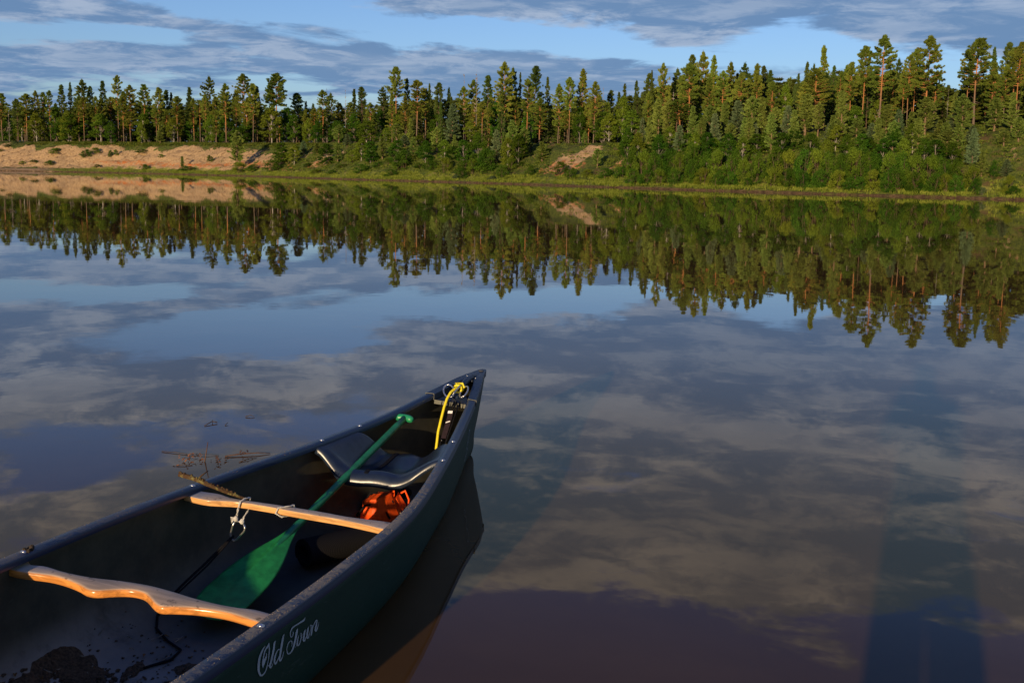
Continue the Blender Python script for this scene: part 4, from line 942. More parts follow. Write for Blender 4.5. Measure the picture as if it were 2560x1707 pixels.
 ('tallcrown', 487.5, 20.3, 9.37, 1.69, 'tall full-crowned pine, twelfth pine from left, right of the brown bluff scar', 'tall pines of the far wood', 0),
 ('greenbirch', 496.0, 13, 2.93, 1.66, 'smaller dark green leafy tree, fifth tree from left, right of the brown bluff scar', 'leafy trees of the far bank', 0),
 ('shrub', 508.0, 1.8, 1.8, 1.7, 'low dense shrub, thirteenth shrub from left, right of the brown bluff scar', 'shrubs along the far bank', 0),
 ('young', 501.5, 8, 3.95, 1.56, 'smaller light green young pine, seventh pine from left, right of the brown bluff scar', 'young pines of the far bank', 0),
 ('tallcrown', 487.0, 22, 11.65, 2.17, 'pine with highest crown of its clump, thirteenth from left, right of the brown bluff scar', 'tall pines of the far wood', 0),
 ('shrub', 507.0, 3.4, 2.75, 2.0, 'large dense shrub, fourteenth shrub from left, right of the brown bluff scar', 'shrubs along the far bank', 0),
 ('greenbirch', 504.5, 6, 3.53, 1.79, 'smaller dark green leafy tree, sixth tree from left, right of the brown bluff scar', 'leafy trees of the far bank', 0),
 ('spruce', 491.0, 18.9, 7.8, 1.58, 'tall dark spruce, fifth spruce from left, right of the brown bluff scar', 'dark spruces of the far wood', 0),
 ('young', 500.0, 10.5, 4.21, 1.6, 'smaller light green young pine, eighth pine from left, right of the brown bluff scar', 'young pines of the far bank', 0),
 ('tallcrown', 495.5, 15, 7.41, 1.38, 'pine with narrow pointed crown, fourteenth from left, right of the brown bluff scar', 'tall pines of the far wood', 0),
 ('tallcrown', 491.0, 20, 10.54, 1.77, 'tall full-crowned pine, fifteenth pine from left, right of the brown bluff scar', 'tall pines of the far wood', 0),
 ('birch', 504.5, 7, 2.5, 1.53, 'smaller light birch, sixth birch from left, right of the brown bluff scar', 'birches of the far bank', 0),
 ('young', 503.5, 8, 4.39, 1.54, 'smaller light green young pine, ninth pine from left, right of the brown bluff scar', 'young pines of the far bank', 0),
 ('shrub', 510.5, 1.4, 1.62, 1.67, 'low dense shrub, fifteenth shrub from left, right of the brown bluff scar', 'shrubs along the far bank', 0),
 ('young', 503.0, 9, 3.62, 1.42, 'smaller light green young pine, tenth pine from left, right of the brown bluff scar', 'young pines of the far bank', 0),
 ('shrub', 508.5, 3.4, 2.88, 1.98, 'large dense shrub, sixteenth shrub from left, right of the brown bluff scar', 'shrubs along the far bank', 0),
 ('pine', 496.5, 16, 7.95, 1.91, 'pine with slim lit trunk, sixteenth from left, right of the brown bluff scar', 'tall pines of the far wood', 0),
 ('tallcrown', 490.0, 22.4, 8.19, 1.87, 'smaller full-crowned pine, seventeenth pine from left, right of the brown bluff scar', 'tall pines of the far wood', 0),
 ('young', 501.5, 11.5, 4.13, 1.45, 'smaller light green young pine, eleventh pine from left, right of the brown bluff scar', 'young pines of the far bank', 0),
 ('greenbirch', 507.5, 6, 3.34, 1.76, 'smaller dark green leafy tree, seventh tree from left, right of the brown bluff scar', 'leafy trees of the far bank', 0),
 ('tallcrown', 494.0, 20, 9.47, 1.83, 'tall full-crowned pine, eighteenth pine from left, right of the brown bluff scar', 'tall pines of the far wood', 0),
 ('shrub', 512.0, 1.7, 1.47, 1.41, 'low dense shrub, seventeenth shrub from left, right of the brown bluff scar', 'shrubs along the far bank', 0),
 ('young', 506.0, 8, 3.45, 1.38, 'smaller light green young pine, twelfth pine from left, right of the brown bluff scar', 'young pines of the far bank', 0),
 ('shrub', 510.5, 3.4, 2.87, 1.96, 'large dense shrub, eighteenth shrub from left, right of the brown bluff scar', 'shrubs along the far bank', 0),
 ('darkpine', 491.0, 24.1, 8.66, 1.42, 'smaller dark-crowned pine, nineteenth pine from left, right of the brown bluff scar', 'tall pines of the far wood', 0),
 ('young', 504.0, 11, 4.43, 2.0, 'smaller light green young pine, thirteenth pine from left, right of the brown bluff scar', 'young pines of the far bank', 0),
 ('pine', 499.5, 16, 7.39, 1.73, 'smaller orange-barked pine, twentieth pine from left, right of the brown bluff scar', 'tall pines of the far wood', 0),
 ('shrub', 513.0, 2.4, 2.49, 1.66, 'large dense shrub, nineteenth shrub from left, right of the brown bluff scar', 'shrubs along the far bank', 0),
 ('young', 507.0, 9, 3.43, 1.52, 'smaller light green young pine, fourteenth pine from left, right of the brown bluff scar', 'young pines of the far bank', 0),
 ('birch', 509.5, 6, 2.87, 1.47, 'smaller light birch, seventh birch from left, right of the brown bluff scar', 'birches of the far bank', 0),
 ('darkpine', 492.5, 24, 9.77, 1.8, 'tall dark-crowned pine, twenty-first pine from left, right of the brown bluff scar', 'tall pines of the far wood', 0),
 ('pine', 496.5, 20.3, 7.4, 1.26, 'smaller orange-barked pine, twenty-second pine from left, right of the brown bluff scar', 'tall pines of the far wood', 0),
 ('young', 508.5, 8, 3.81, 1.64, 'smaller light green young pine, fifteenth pine from left, right of the brown bluff scar', 'young pines of the far bank', 0),
 ('shrub', 514.0, 1.9, 0.87, 1.14, 'low dense shrub, twentieth shrub from left, right of the brown bluff scar', 'shrubs along the far bank', 0),
 ('young', 506.0, 11, 4.9, 2.12, 'young pine with tall full crown, sixteenth from left, right of the brown bluff scar', 'young pines of the far bank', 0),
 ('young', 508.5, 8.8, 2.88, 1.23, 'smaller light green young pine, seventeenth pine from left, right of the brown bluff scar', 'young pines of the far bank', 0),
 ('shrub', 514.0, 2.9, 2.87, 1.91, 'large dense shrub, twenty-first shrub from left, right of the brown bluff scar', 'shrubs along the far bank', 0),
 ('spruce', 499.0, 19.1, 7.85, 1.27, 'tall dark spruce, sixth spruce from left, right of the brown bluff scar', 'dark spruces of the far wood', 0),
 ('tallcrown', 499.0, 19, 8.72, 2.08, 'smaller full-crowned pine, twenty-third pine from left, right of the brown bluff scar', 'tall pines of the far wood', 0),
 ('greenbirch', 510.0, 7.5, 2.37, 1.75, 'smaller dark green leafy tree, eighth tree from left, right of the brown bluff scar', 'leafy trees of the far bank', 0),
 ('young', 506.5, 12, 4.4, 1.7, 'smaller light green young pine, eighteenth pine from left, right of the brown bluff scar', 'young pines of the far bank', 0),
 ('darkpine', 495.5, 24, 9.11, 1.29, 'tall dark-crowned pine, twenty-fourth pine from left, right of the brown bluff scar', 'tall pines of the far wood', 0),
 ('greenbirch', 510.5, 8.5, 2.17, 1.62, 'smaller dark green leafy tree, ninth tree from left, right of the brown bluff scar', 'leafy trees of the far bank', 0),
 ('darkpine', 496.5, 24, 8.49, 1.76, 'smaller dark-crowned pine, twenty-fifth pine from left, right of the brown bluff scar', 'tall pines of the far wood', 0),
 ('spruce', 498.5, 22.1, 5.9, 1.31, 'tall dark spruce, first spruce from left, left of the tallest pine', 'dark spruces of the far wood', 0),
 ('young', 511.5, 8, 3.97, 1.61, 'smaller light green young pine, first pine from left, left of the tallest pine', 'young pines of the far bank', 0),
 ('pine', 504.5, 16, 6.13, 1.61, 'smaller orange-barked pine, first pine from left, left of the tallest pine', 'tall pines of the far wood', 0),
 ('shrub', 517.0, 1.8, 1.87, 1.74, 'low dense shrub, first shrub from left, below the tallest pines, left half', 'shrubs along the far bank', 0),
 ('shrub', 516.0, 3.4, 3.14, 2.15, 'large dense shrub, second shrub from left, below the tallest pines, left half', 'shrubs along the far bank', 0),
 ('young', 509.5, 11, 3.43, 1.52, 'smaller light green young pine, second pine from left, left of the tallest pine', 'young pines of the far bank', 0),
 ('birch', 504.5, 18, 5.75, 1.49, 'tall light birch, first birch from left, left of the tallest pine', 'birches of the far bank', 0),
 ('greenbirch', 514.5, 6, 3.25, 1.69, 'smaller dark green leafy tree, first tree from left, left of the tallest pine', 'leafy trees of the far bank', 0),
 ('tallcrown', 500.0, 22.8, 5.75, 1.27, 'smaller full-crowned pine, second pine from left, left of the tallest pine', 'tall pines of the far wood', 0),
 ('young', 511.5, 10.5, 3.53, 1.5, 'smaller light green young pine, third pine from left, left of the tallest pine', 'young pines of the far bank', 0),
 ('shrub', 519.0, 1.6, 1.79, 1.72, 'low dense shrub, third shrub from left, below the tallest pines, left half', 'shrubs along the far bank', 0),
 ('shrub', 517.5, 3.4, 2.92, 2.01, 'large dense shrub, fourth shrub from left, below the tallest pines, left half', 'shrubs along the far bank', 0),
 ('greenbirch', 514.0, 8.5, 2.14, 1.59, 'smaller dark green leafy tree, second tree from left, left of the tallest pine', 'leafy trees of the far bank', 0),
 ('spruce', 497.0, 28, 6.92, 1.15, 'tall dark spruce, second spruce from left, left of the tallest pine', 'dark spruces of the far wood', 0),
 ('young', 514.0, 8.5, 3.94, 1.59, 'smaller light green young pine, fourth pine from left, left of the tallest pine', 'young pines of the far bank', 0),
 ('spruce', 501.5, 23.6, 7.68, 1.31, 'tall dark spruce, third spruce from left, left of the tallest pine', 'dark spruces of the far wood', 0),
 ('tallcrown', 507.5, 18, 6.0, 1.61, 'smaller full-crowned pine, third pine from left, left of the tallest pine', 'tall pines of the far wood', 0),
 ('shrub', 519.0, 3.4, 2.98, 1.99, 'large dense shrub, fifth shrub from left, below the tallest pines, left half', 'shrubs along the far bank', 0),
 ('shrub', 520.5, 1.6, 1.69, 1.7, 'low dense shrub, sixth shrub from left, below the tallest pines, left half', 'shrubs along the far bank', 0),
 ('young', 513.0, 11.5, 4.23, 2.18, 'smaller light green young pine, fifth pine from left, left of the tallest pine', 'young pines of the far bank', 0),
 ('spruce', 506.0, 20, 8.31, 1.57, 'tall dark spruce, fourth spruce from left, left of the tallest pine', 'dark spruces of the far wood', 0),
 ('pine', 506.5, 20.1, 6.4, 1.38, 'smaller orange-barked pine, fourth pine from left, left of the tallest pine', 'tall pines of the far wood', 0),
 ('greenbirch', 518.0, 6, 3.15, 1.66, 'smaller dark green leafy tree, third tree from left, left of the tallest pine', 'leafy trees of the far bank', 0),
 ('darkpine', 503.5, 24, 8.58, 1.24, 'smaller dark-crowned pine, fifth pine from left, left of the tallest pine', 'tall pines of the far wood', 0),
 ('shrub', 520.0, 3.9, 2.79, 1.86, 'large dense shrub, seventh shrub from left, below the tallest pines, left half', 'shrubs along the far bank', 0),
 ('pine', 512.0, 14, 6.71, 2.79, 'pine with broad layered crown, sixth from left, left of the tallest pine', 'tall pines of the far wood', 0),
 ('young', 515.0, 11, 3.47, 1.28, 'smaller light green young pine, sixth pine from left, left of the tallest pine', 'young pines of the far bank', 0),
 ('pine', 506.5, 21.2, 6.96, 1.44, 'smaller orange-barked pine, seventh pine from left, left of the tallest pine', 'tall pines of the far wood', 0),
 ('shrub', 522.0, 1.6, 1.71, 1.69, 'low dense shrub, eighth shrub from left, below the tallest pines, left half', 'shrubs along the far bank', 0),
 ('tallcrown', 506.5, 22, 10.17, 1.74, 'pine with tall rounded spire crown, eighth from left, left of the tallest pine', 'tall pines of the far wood', 0),
 ('birch', 520.0, 5.5, 3.01, 1.38, 'smaller light birch, second birch from left, left of the tallest pine', 'birches of the far bank', 0),
 ('darkpine', 509.5, 19.0, 6.79, 1.71, 'smaller dark-crowned pine, ninth pine from left, left of the tallest pine', 'tall pines of the far wood', 0),
 ('young', 517.5, 9.5, 2.14, 1.31, 'smaller light green young pine, seventh pine from left, left of the tallest pine', 'young pines of the far bank', 0),
 ('shrub', 522.0, 3.4, 2.75, 1.83, 'large dense shrub, ninth shrub from left, below the tallest pines, left half', 'shrubs along the far bank', 0),
 ('darkpine', 506.5, 24, 8.12, 1.22, 'smaller dark-crowned pine, tenth pine from left, left of the tallest pine', 'tall pines of the far wood', 0),
 ('young', 518.5, 8.5, 3.43, 1.43, 'smaller light green young pine, eighth pine from left, left of the tallest pine', 'young pines of the far bank', 0),
 ('tallcrown', 506.5, 24.8, 6.12, 1.26, 'smaller full-crowned pine, eleventh pine from left, left of the tallest pine', 'tall pines of the far wood', 0),
 ('shrub', 524.0, 1.6, 1.72, 1.67, 'low dense shrub, tenth shrub from left, below the tallest pines, left half', 'shrubs along the far bank', 0),
 ('birch', 519.0, 8.5, 2.5, 1.42, 'smaller light birch, third birch from left, left of the tallest pine', 'birches of the far bank', 0),
 ('pine', 513.0, 17, 6.49, 1.13, 'smaller orange-barked pine, twelfth pine from left, left of the tallest pine', 'tall pines of the far wood', 0),
 ('shrub', 523.5, 2.9, 2.9, 1.93, 'large dense shrub, eleventh shrub from left, below the tallest pines, left half', 'shrubs along the far bank', 0),
 ('young', 518.5, 10, 4.98, 1.57, 'young pine with tall conical crown, bare foot, ninth from left, left of the tallest pine', 'young pines of the far bank', 0),
 ('tallcrown', 513.0, 18.0, 7.25, 1.55, 'smaller full-crowned pine, thirteenth pine from left, left of the tallest pine', 'tall pines of the far wood', 0),
 ('greenbirch', 522.0, 6, 3.07, 1.62, 'smaller dark green leafy tree, fourth tree from left, left of the tallest pine', 'leafy trees of the far bank', 0),
 ('shrub', 525.5, 1.2, 1.12, 1.77, 'low, right at the water shrub, twelfth from left, below the tallest pines, left half', 'shrubs along the far bank', 0),
 ('pine', 514.5, 17, 7.33, 1.41, 'pine with paired bare trunks, fourteenth from left, left of the tallest pine', 'tall pines of the far wood', 0),
 ('shrub', 524.0, 3.9, 2.92, 1.94, 'large dense shrub, thirteenth shrub from left, below the tallest pines, left half', 'shrubs along the far bank', 0),
 ('young', 520.0, 10.5, 2.18, 1.31, 'smaller light green young pine, tenth pine from left, left of the tallest pine', 'young pines of the far bank', 0),
 ('birch', 518.0, 13, 2.5, 1.61, 'smaller light birch, fourth birch from left, left of the tallest pine', 'birches of the far bank', 0),
 ('spruce', 510.5, 23.5, 5.94, 1.32, 'tall dark spruce, fifth spruce from left, left of the tallest pine', 'dark spruces of the far wood', 0),
 ('shrub', 526.5, 1.2, 1.25, 1.76, 'low, overhanging the water shrub, fourteenth from left, below the tallest pines, left half', 'shrubs along the far bank', 0),
 ('greenbirch', 523.5, 6, 3.14, 1.61, 'smaller dark green leafy tree, fifth tree from left, left of the tallest pine', 'leafy trees of the far bank', 0),
 ('pine', 516.0, 17, 8.75, 1.82, 'pine with open crown on orange trunk, fifteenth from left, left of the tallest pine', 'tall pines of the far wood', 0),
 ('shrub', 525.5, 3.4, 2.88, 1.92, 'large dense shrub, fifteenth shrub from left, below the tallest pines, left half', 'shrubs along the far bank', 0),
 ('greenbirch', 523.5, 7, 2.18, 1.75, 'smaller dark green leafy tree, sixth tree from left, left of the tallest pine', 'leafy trees of the far bank', 0),
 ('darkpine', 514.0, 20.7, 5.36, 1.32, 'smaller dark-crowned pine, sixteenth pine from left, left of the tallest pine', 'tall pines of the far wood', 0),
 ('young', 522.0, 10, 1.89, 1.16, 'smaller light green young pine, eleventh pine from left, left of the tallest pine', 'young pines of the far bank', 0),
 ('shrub', 527.5, 1.6, 1.76, 1.52, 'low dense shrub, sixteenth shrub from left, below the tallest pines, left half', 'shrubs along the far bank', 0),
 ('darkpine', 512.5, 24, 7.02, 1.94, 'smaller dark-crowned pine, seventeenth pine from left, left of the tallest pine', 'tall pines of the far wood', 0),
 ('shrub', 526.5, 3.4, 2.69, 1.79, 'large dense shrub, seventeenth shrub from left, below the tallest pines, left half', 'shrubs along the far bank', 0),
 ('young', 524.0, 8, 3.33, 1.38, 'smaller light green young pine, twelfth pine from left, left of the tallest pine', 'young pines of the far bank', 0),
 ('tallcrown', 515.5, 20.1, 5.49, 1.15, 'smaller full-crowned pine, eighteenth pine from left, left of the tallest pine', 'tall pines of the far wood', 0),
 ('birch', 520.0, 14, 3.08, 1.48, 'smaller light birch, first birch from left, right of the tallest pine', 'birches of the far bank', 0),
 ('pine', 520.5, 13.5, 9.07, 2.6, 'tallest pine of the wood, wide airy crown on a long orange trunk', 'tall pines of the far wood', 0),
 ('greenbirch', 526.0, 5.5, 2.86, 1.46, 'smaller dark green leafy tree, first tree from left, right of the tallest pine', 'leafy trees of the far bank', 0),
 ('young', 523.5, 10, 3.49, 1.79, 'young pine with full conical crown, first from left, right of the tallest pine', 'young pines of the far bank', 0),
 ('darkpine', 515.5, 22, 6.65, 2.03, 'smaller dark-crowned pine, second pine from left, right of the tallest pine', 'tall pines of the far wood', 0),
 ('shrub', 529.0, 1.4, 1.9, 1.62, 'low dense shrub, first shrub from left, at the far right end of the bank', 'shrubs along the far bank', 0),
 ('shrub', 528.0, 3.4, 2.67, 1.78, 'large dense shrub, second shrub from left, at the far right end of the bank', 'shrubs along the far bank', 0),
 ('greenbirch', 525.5, 8, 2.34, 1.62, 'smaller dark green leafy tree, second tree from left, right of the tallest pine', 'leafy trees of the far bank', 0),
 ('tallcrown', 518.5, 18.7, 5.62, 1.44, 'smaller full-crowned pine, third pine from left, right of the tallest pine', 'tall pines of the far wood', 0),
 ('young', 525.5, 8, 2.96, 1.37, 'smaller light green young pine, second pine from left, right of the tallest pine', 'young pines of the far bank', 0),
 ('greenbirch', 518.0, 20, 3.75, 1.56, 'smaller dark green leafy tree, third tree from left, right of the tallest pine', 'leafy trees of the far bank', 0),
 ('darkpine', 514.0, 26, 8.34, 1.28, 'smaller dark-crowned pine, fourth pine from left, right of the tallest pine', 'tall pines of the far wood', 0),
 ('young', 524.5, 10.5, 2.68, 1.22, 'smaller light green young pine, third pine from left, right of the tallest pine', 'young pines of the far bank', 0),
 ('tallcrown', 518.5, 20.4, 6.57, 1.3, 'smaller full-crowned pine, fifth pine from left, right of the tallest pine', 'tall pines of the far wood', 0),
 ('pine', 521.5, 16, 5.06, 1.08, 'pine with thin orange trunk, sixth from left, right of the tallest pine', 'tall pines of the far wood', 0),
 ('shrub', 530.0, 1.4, 1.81, 1.62, 'low dense shrub, third shrub from left, at the far right end of the bank', 'shrubs along the far bank', 0),
 ('shrub', 529.0, 3.4, 2.66, 1.77, 'big and dark shrub, fourth from left, at the far right end of the bank', 'shrubs along the far bank', 0),
 ('birch', 528.0, 5.5, 2.78, 1.33, 'smaller light birch, second birch from left, right of the tallest pine', 'birches of the far bank', 0),
 ('pine', 521.5, 17, 7.46, 1.5, 'pine with orange trunk, seventh from left, right of the tallest pine', 'tall pines of the far wood', 0),
 ('young', 525.5, 11, 2.17, 1.28, 'smaller light green young pine, fourth pine from left, right of the tallest pine', 'young pines of the far bank', 0),
 ('pine', 519.0, 21.8, 5.23, 1.13, 'smaller orange-barked pine, eighth pine from left, right of the tallest pine', 'tall pines of the far wood', 0),
 ('birch', 527.5, 8, 2.5, 1.36, 'smaller light birch, third birch from left, right of the tallest pine', 'birches of the far bank', 0),
 ('pine', 521.5, 18, 8.02, 1.58, 'pine with several orange stems behind, ninth from left, right of the tallest pine', 'tall pines of the far wood', 0),
 ('young', 528.0, 8, 3.01, 1.48, 'smaller light green young pine, fifth pine from left, right of the tallest pine', 'young pines of the far bank', 0),
 ('shrub', 530.5, 3.2, 2.63, 1.76, 'large dense shrub, fifth shrub from left, at the far right end of the bank', 'shrubs along the far bank', 0),
 ('shrub', 531.5, 1.2, 1.64, 1.6, 'low dense shrub, sixth shrub from left, at the far right end of the bank', 'shrubs along the far bank', 0),
 ('shrub', 532.0, 1.2, 0.91, 1.26, 'low dense shrub, seventh shrub from left, at the far right end of the bank', 'shrubs along the far bank', 0),
 ('young', 527.5, 10, 3.74, 1.89, 'young pine with tall full crown, sixth from left, right of the tallest pine', 'young pines of the far bank', 0),
 ('greenbirch', 530.0, 5.5, 2.71, 1.44, 'smaller dark green leafy tree, fourth tree from left, right of the tallest pine', 'leafy trees of the far bank', 0),
 ('tallcrown', 522.5, 18.7, 3.47, 1.17, 'smaller full-crowned pine, tenth pine from left, right of the tallest pine', 'tall pines of the far wood', 0),
 ('pine', 525.0, 14.5, 8.63, 2.58, 'pine with thick glowing orange trunk, eleventh from left, right of the tallest pine', 'tall pines of the far wood', 0),
 ('shrub', 532.0, 3.0, 2.59, 1.74, 'large dense shrub, eighth shrub from left, at the far right end of the bank', 'shrubs along the far bank', 0),
 ('shrub', 533.0, 1.2, 1.55, 1.48, 'low dense shrub, ninth shrub from left, at the far right end of the bank', 'shrubs along the far bank', 0),
 ('young', 528.0, 11, 1.4, 1.14, 'smaller light green young pine, seventh pine from left, right of the tallest pine', 'young pines of the far bank', 0),
 ('greenbirch', 530.5, 6.5, 2.0, 1.57, 'smaller dark green leafy tree, fifth tree from left, right of the tallest pine', 'leafy trees of the far bank', 0),
 ('tallcrown', 524.5, 17, 5.61, 1.62, 'smaller full-crowned pine, twelfth pine from left, right of the tallest pine', 'tall pines of the far wood', 0),
 ('young', 529.0, 10, 1.65, 1.25, 'smaller light green young pine, eighth pine from left, right of the tallest pine', 'young pines of the far bank', 0),
 ('darkpine', 522.0, 23.0, 3.03, 1.28, 'smaller dark-crowned pine, thirteenth pine from left, right of the tallest pine', 'tall pines of the far wood', 0),
 ('shrub', 533.0, 3.0, 2.47, 1.74, 'large dense shrub, tenth shrub from left, at the far right end of the bank', 'shrubs along the far bank', 0),
 ('shrub', 534.0, 1.2, 1.56, 1.47, 'low dense shrub, eleventh shrub from left, at the far right end of the bank', 'shrubs along the far bank', 0),
 ('young', 530.5, 8, 2.56, 1.35, 'smaller light green young pine, ninth pine from left, right of the tallest pine', 'young pines of the far bank', 0),
 ('darkpine', 519.5, 28, 5.27, 1.27, 'smaller dark-crowned pine, fourteenth pine from left, right of the tallest pine', 'tall pines of the far wood', 0),
 ('snag', 527.0, 15, 3.76, 0.39, 'slim and pale dead tree, first from left, right of the tallest pine', 'dead trees in the far wood', 0),
 ('young', 531.0, 7.5, 2.19, 1.46, 'smaller light green young pine, tenth pine from left, right of the tallest pine', 'young pines of the far bank', 0),
 ('young', 530.0, 10.5, 1.94, 1.25, 'smaller light green young pine, eleventh pine from left, right of the tallest pine', 'young pines of the far bank', 0),
 ('pine', 523.0, 23.3, 3.73, 1.69, 'smaller orange-barked pine, fifteenth pine from left, right of the tallest pine', 'tall pines of the far wood', 0),
 ('greenbirch', 532.5, 5.5, 2.3, 1.42, 'smaller dark green leafy tree, sixth tree from left, right of the tallest pine', 'leafy trees of the far bank', 0),
 ('shrub', 534.0, 2.6, 2.34, 1.72, 'large dense shrub, twelfth shrub from left, at the far right end of the bank', 'shrubs along the far bank', 0),
 ('young', 529.0, 12.5, 3.09, 1.15, 'smaller light green young pine, twelfth pine from left, right of the tallest pine', 'young pines of the far bank', 0),
 ('shrub', 535.0, 1.2, 1.48, 1.35, 'low dense shrub, thirteenth shrub from left, at the far right end of the bank', 'shrubs along the far bank', 0),
 ('young', 532.0, 7.5, 2.7, 1.33, 'smaller light green young pine, thirteenth pine from left, right of the tallest pine', 'young pines of the far bank', 0),
 ('darkpine', 525.0, 21.2, 4.3, 1.19, 'smaller dark-crowned pine, sixteenth pine from left, right of the tallest pine', 'tall pines of the far wood', 0),
 ('young', 531.0, 10, 3.8, 1.62, 'young pine with tall full crown, fourteenth from left, right of the tallest pine', 'young pines of the far bank', 0),
 ('pine', 529.0, 15, 7.15, 1.57, 'pine with flat side branches, seventeenth from left, right of the tallest pine', 'tall pines of the far wood', 0),
 ('shrub', 535.5, 2.6, 1.93, 1.48, 'low dense shrub, fourteenth shrub from left, at the far right end of the bank', 'shrubs along the far bank', 0),
 ('young', 532.5, 9, 1.55, 1.23, 'smaller light green young pine, fifteenth pine from left, right of the tallest pine', 'young pines of the far bank', 0),
 ('tallcrown', 526.0, 22.1, 3.58, 1.46, 'smaller full-crowned pine, eighteenth pine from left, right of the tallest pine', 'tall pines of the far wood', 0),
 ('bluespruce', 534.0, 6, 3.09, 1.42, 'smaller dense blue-green young spruce, first spruce from left, right of the tallest pine', 'young pines of the far bank', 0),
 ('shrub', 536.5, 1.2, 1.29, 1.12, 'low dense shrub, fifteenth shrub from left, at the far right end of the bank', 'shrubs along the far bank', 0),
 ('pine', 530.0, 14.5, 8.03, 2.59, 'pine with layered crown on orange trunk, nineteenth from left, right of the tallest pine', 'tall pines of the far wood', 0),
 ('greywillow', 537.0, 1.2, 0.6, 0.78, 'low grey-green willow shrub, first from left, at the far right end of the bank', 'willow shrubs at the waterline', 0),
 ('young', 535.5, 4.5, 2.32, 1.1, 'smaller light green young pine, sixteenth pine from left, right of the tallest pine', 'young pines of the far bank', 0),
 ('pine', 526.0, 24.7, 5.14, 1.29, 'smaller orange-barked pine, twentieth pine from left, right of the tallest pine', 'tall pines of the far wood', 0),
 ('shrub', 536.5, 4.4, 1.39, 0.93, 'low dense shrub, sixteenth shrub from left, at the far right end of the bank', 'shrubs along the far bank', 0),
 ('young', 533.5, 11, 2.86, 1.8, 'smaller light green young pine, seventeenth pine from left, right of the tallest pine', 'young pines of the far bank', 0),
 ('tallcrown', 530.5, 17, 6.17, 1.65, 'smaller full-crowned pine, twenty-first pine from left, right of the tallest pine', 'tall pines of the far wood', 0),
 ('tallcrown', 527.5, 23.6, 5.86, 1.5, 'smaller full-crowned pine, twenty-second pine from left, right of the tallest pine', 'tall pines of the far wood', 0),
 ('spruce', 527.0, 24, 8.19, 1.2, 'tall dark spruce, first spruce from left, right of the tallest pine', 'dark spruces of the far wood', 0),
 ('young', 535.5, 8.5, 1.26, 1.09, 'smaller light green young pine, eighteenth pine from left, right of the tallest pine', 'young pines of the far bank', 0),
 ('darkpine', 527.5, 26, 8.77, 1.65, 'pine with rounded dark crown, twenty-third from left, right of the tallest pine', 'tall pines of the far wood', 0),
 ('tallcrown', 533.0, 14, 5.36, 1.41, 'smaller full-crowned pine, twenty-fourth pine from left, right of the tallest pine', 'tall pines of the far wood', 0),
 ('young', 537.5, 4.5, 1.45, 1.04, 'smaller light green young pine, nineteenth pine from left, right of the tallest pine', 'young pines of the far bank', 0),
 ('pine', 528.5, 24.8, 5.81, 1.59, 'smaller orange-barked pine, twenty-fifth pine from left, right of the tallest pine', 'tall pines of the far wood', 0),
 ('shrub', 539.0, 1.4, 1.5, 1.0, 'low dense shrub, seventeenth shrub from left, at the far right end of the bank', 'shrubs along the far bank', 0),
 ('young', 535.0, 11, 3.28, 1.36, 'smaller light green young pine, twentieth pine from left, right of the tallest pine', 'young pines of the far bank', 0),
 ('pine', 533.5, 14.5, 6.95, 2.12, 'pine with dense crown, twenty-sixth from left, right of the tallest pine', 'tall pines of the far wood', 0),
 ('pine', 531.5, 20.2, 5.08, 1.08, 'smaller orange-barked pine, twenty-seventh pine from left, right of the tallest pine', 'tall pines of the far wood', 0),
 ('young', 536.5, 9, 2.07, 1.33, 'smaller light green young pine, twenty-first pine from left, right of the tallest pine', 'young pines of the far bank', 0),
 ('shrub', 539.5, 1.2, 0.75, 1.22, 'low dense shrub, eighteenth shrub from left, at the far right end of the bank', 'shrubs along the far bank', 0),
 ('pine', 534.5, 13, 7.25, 1.51, 'smaller orange-barked pine, twenty-eighth pine from left, right of the tallest pine', 'tall pines of the far wood', 0),
]
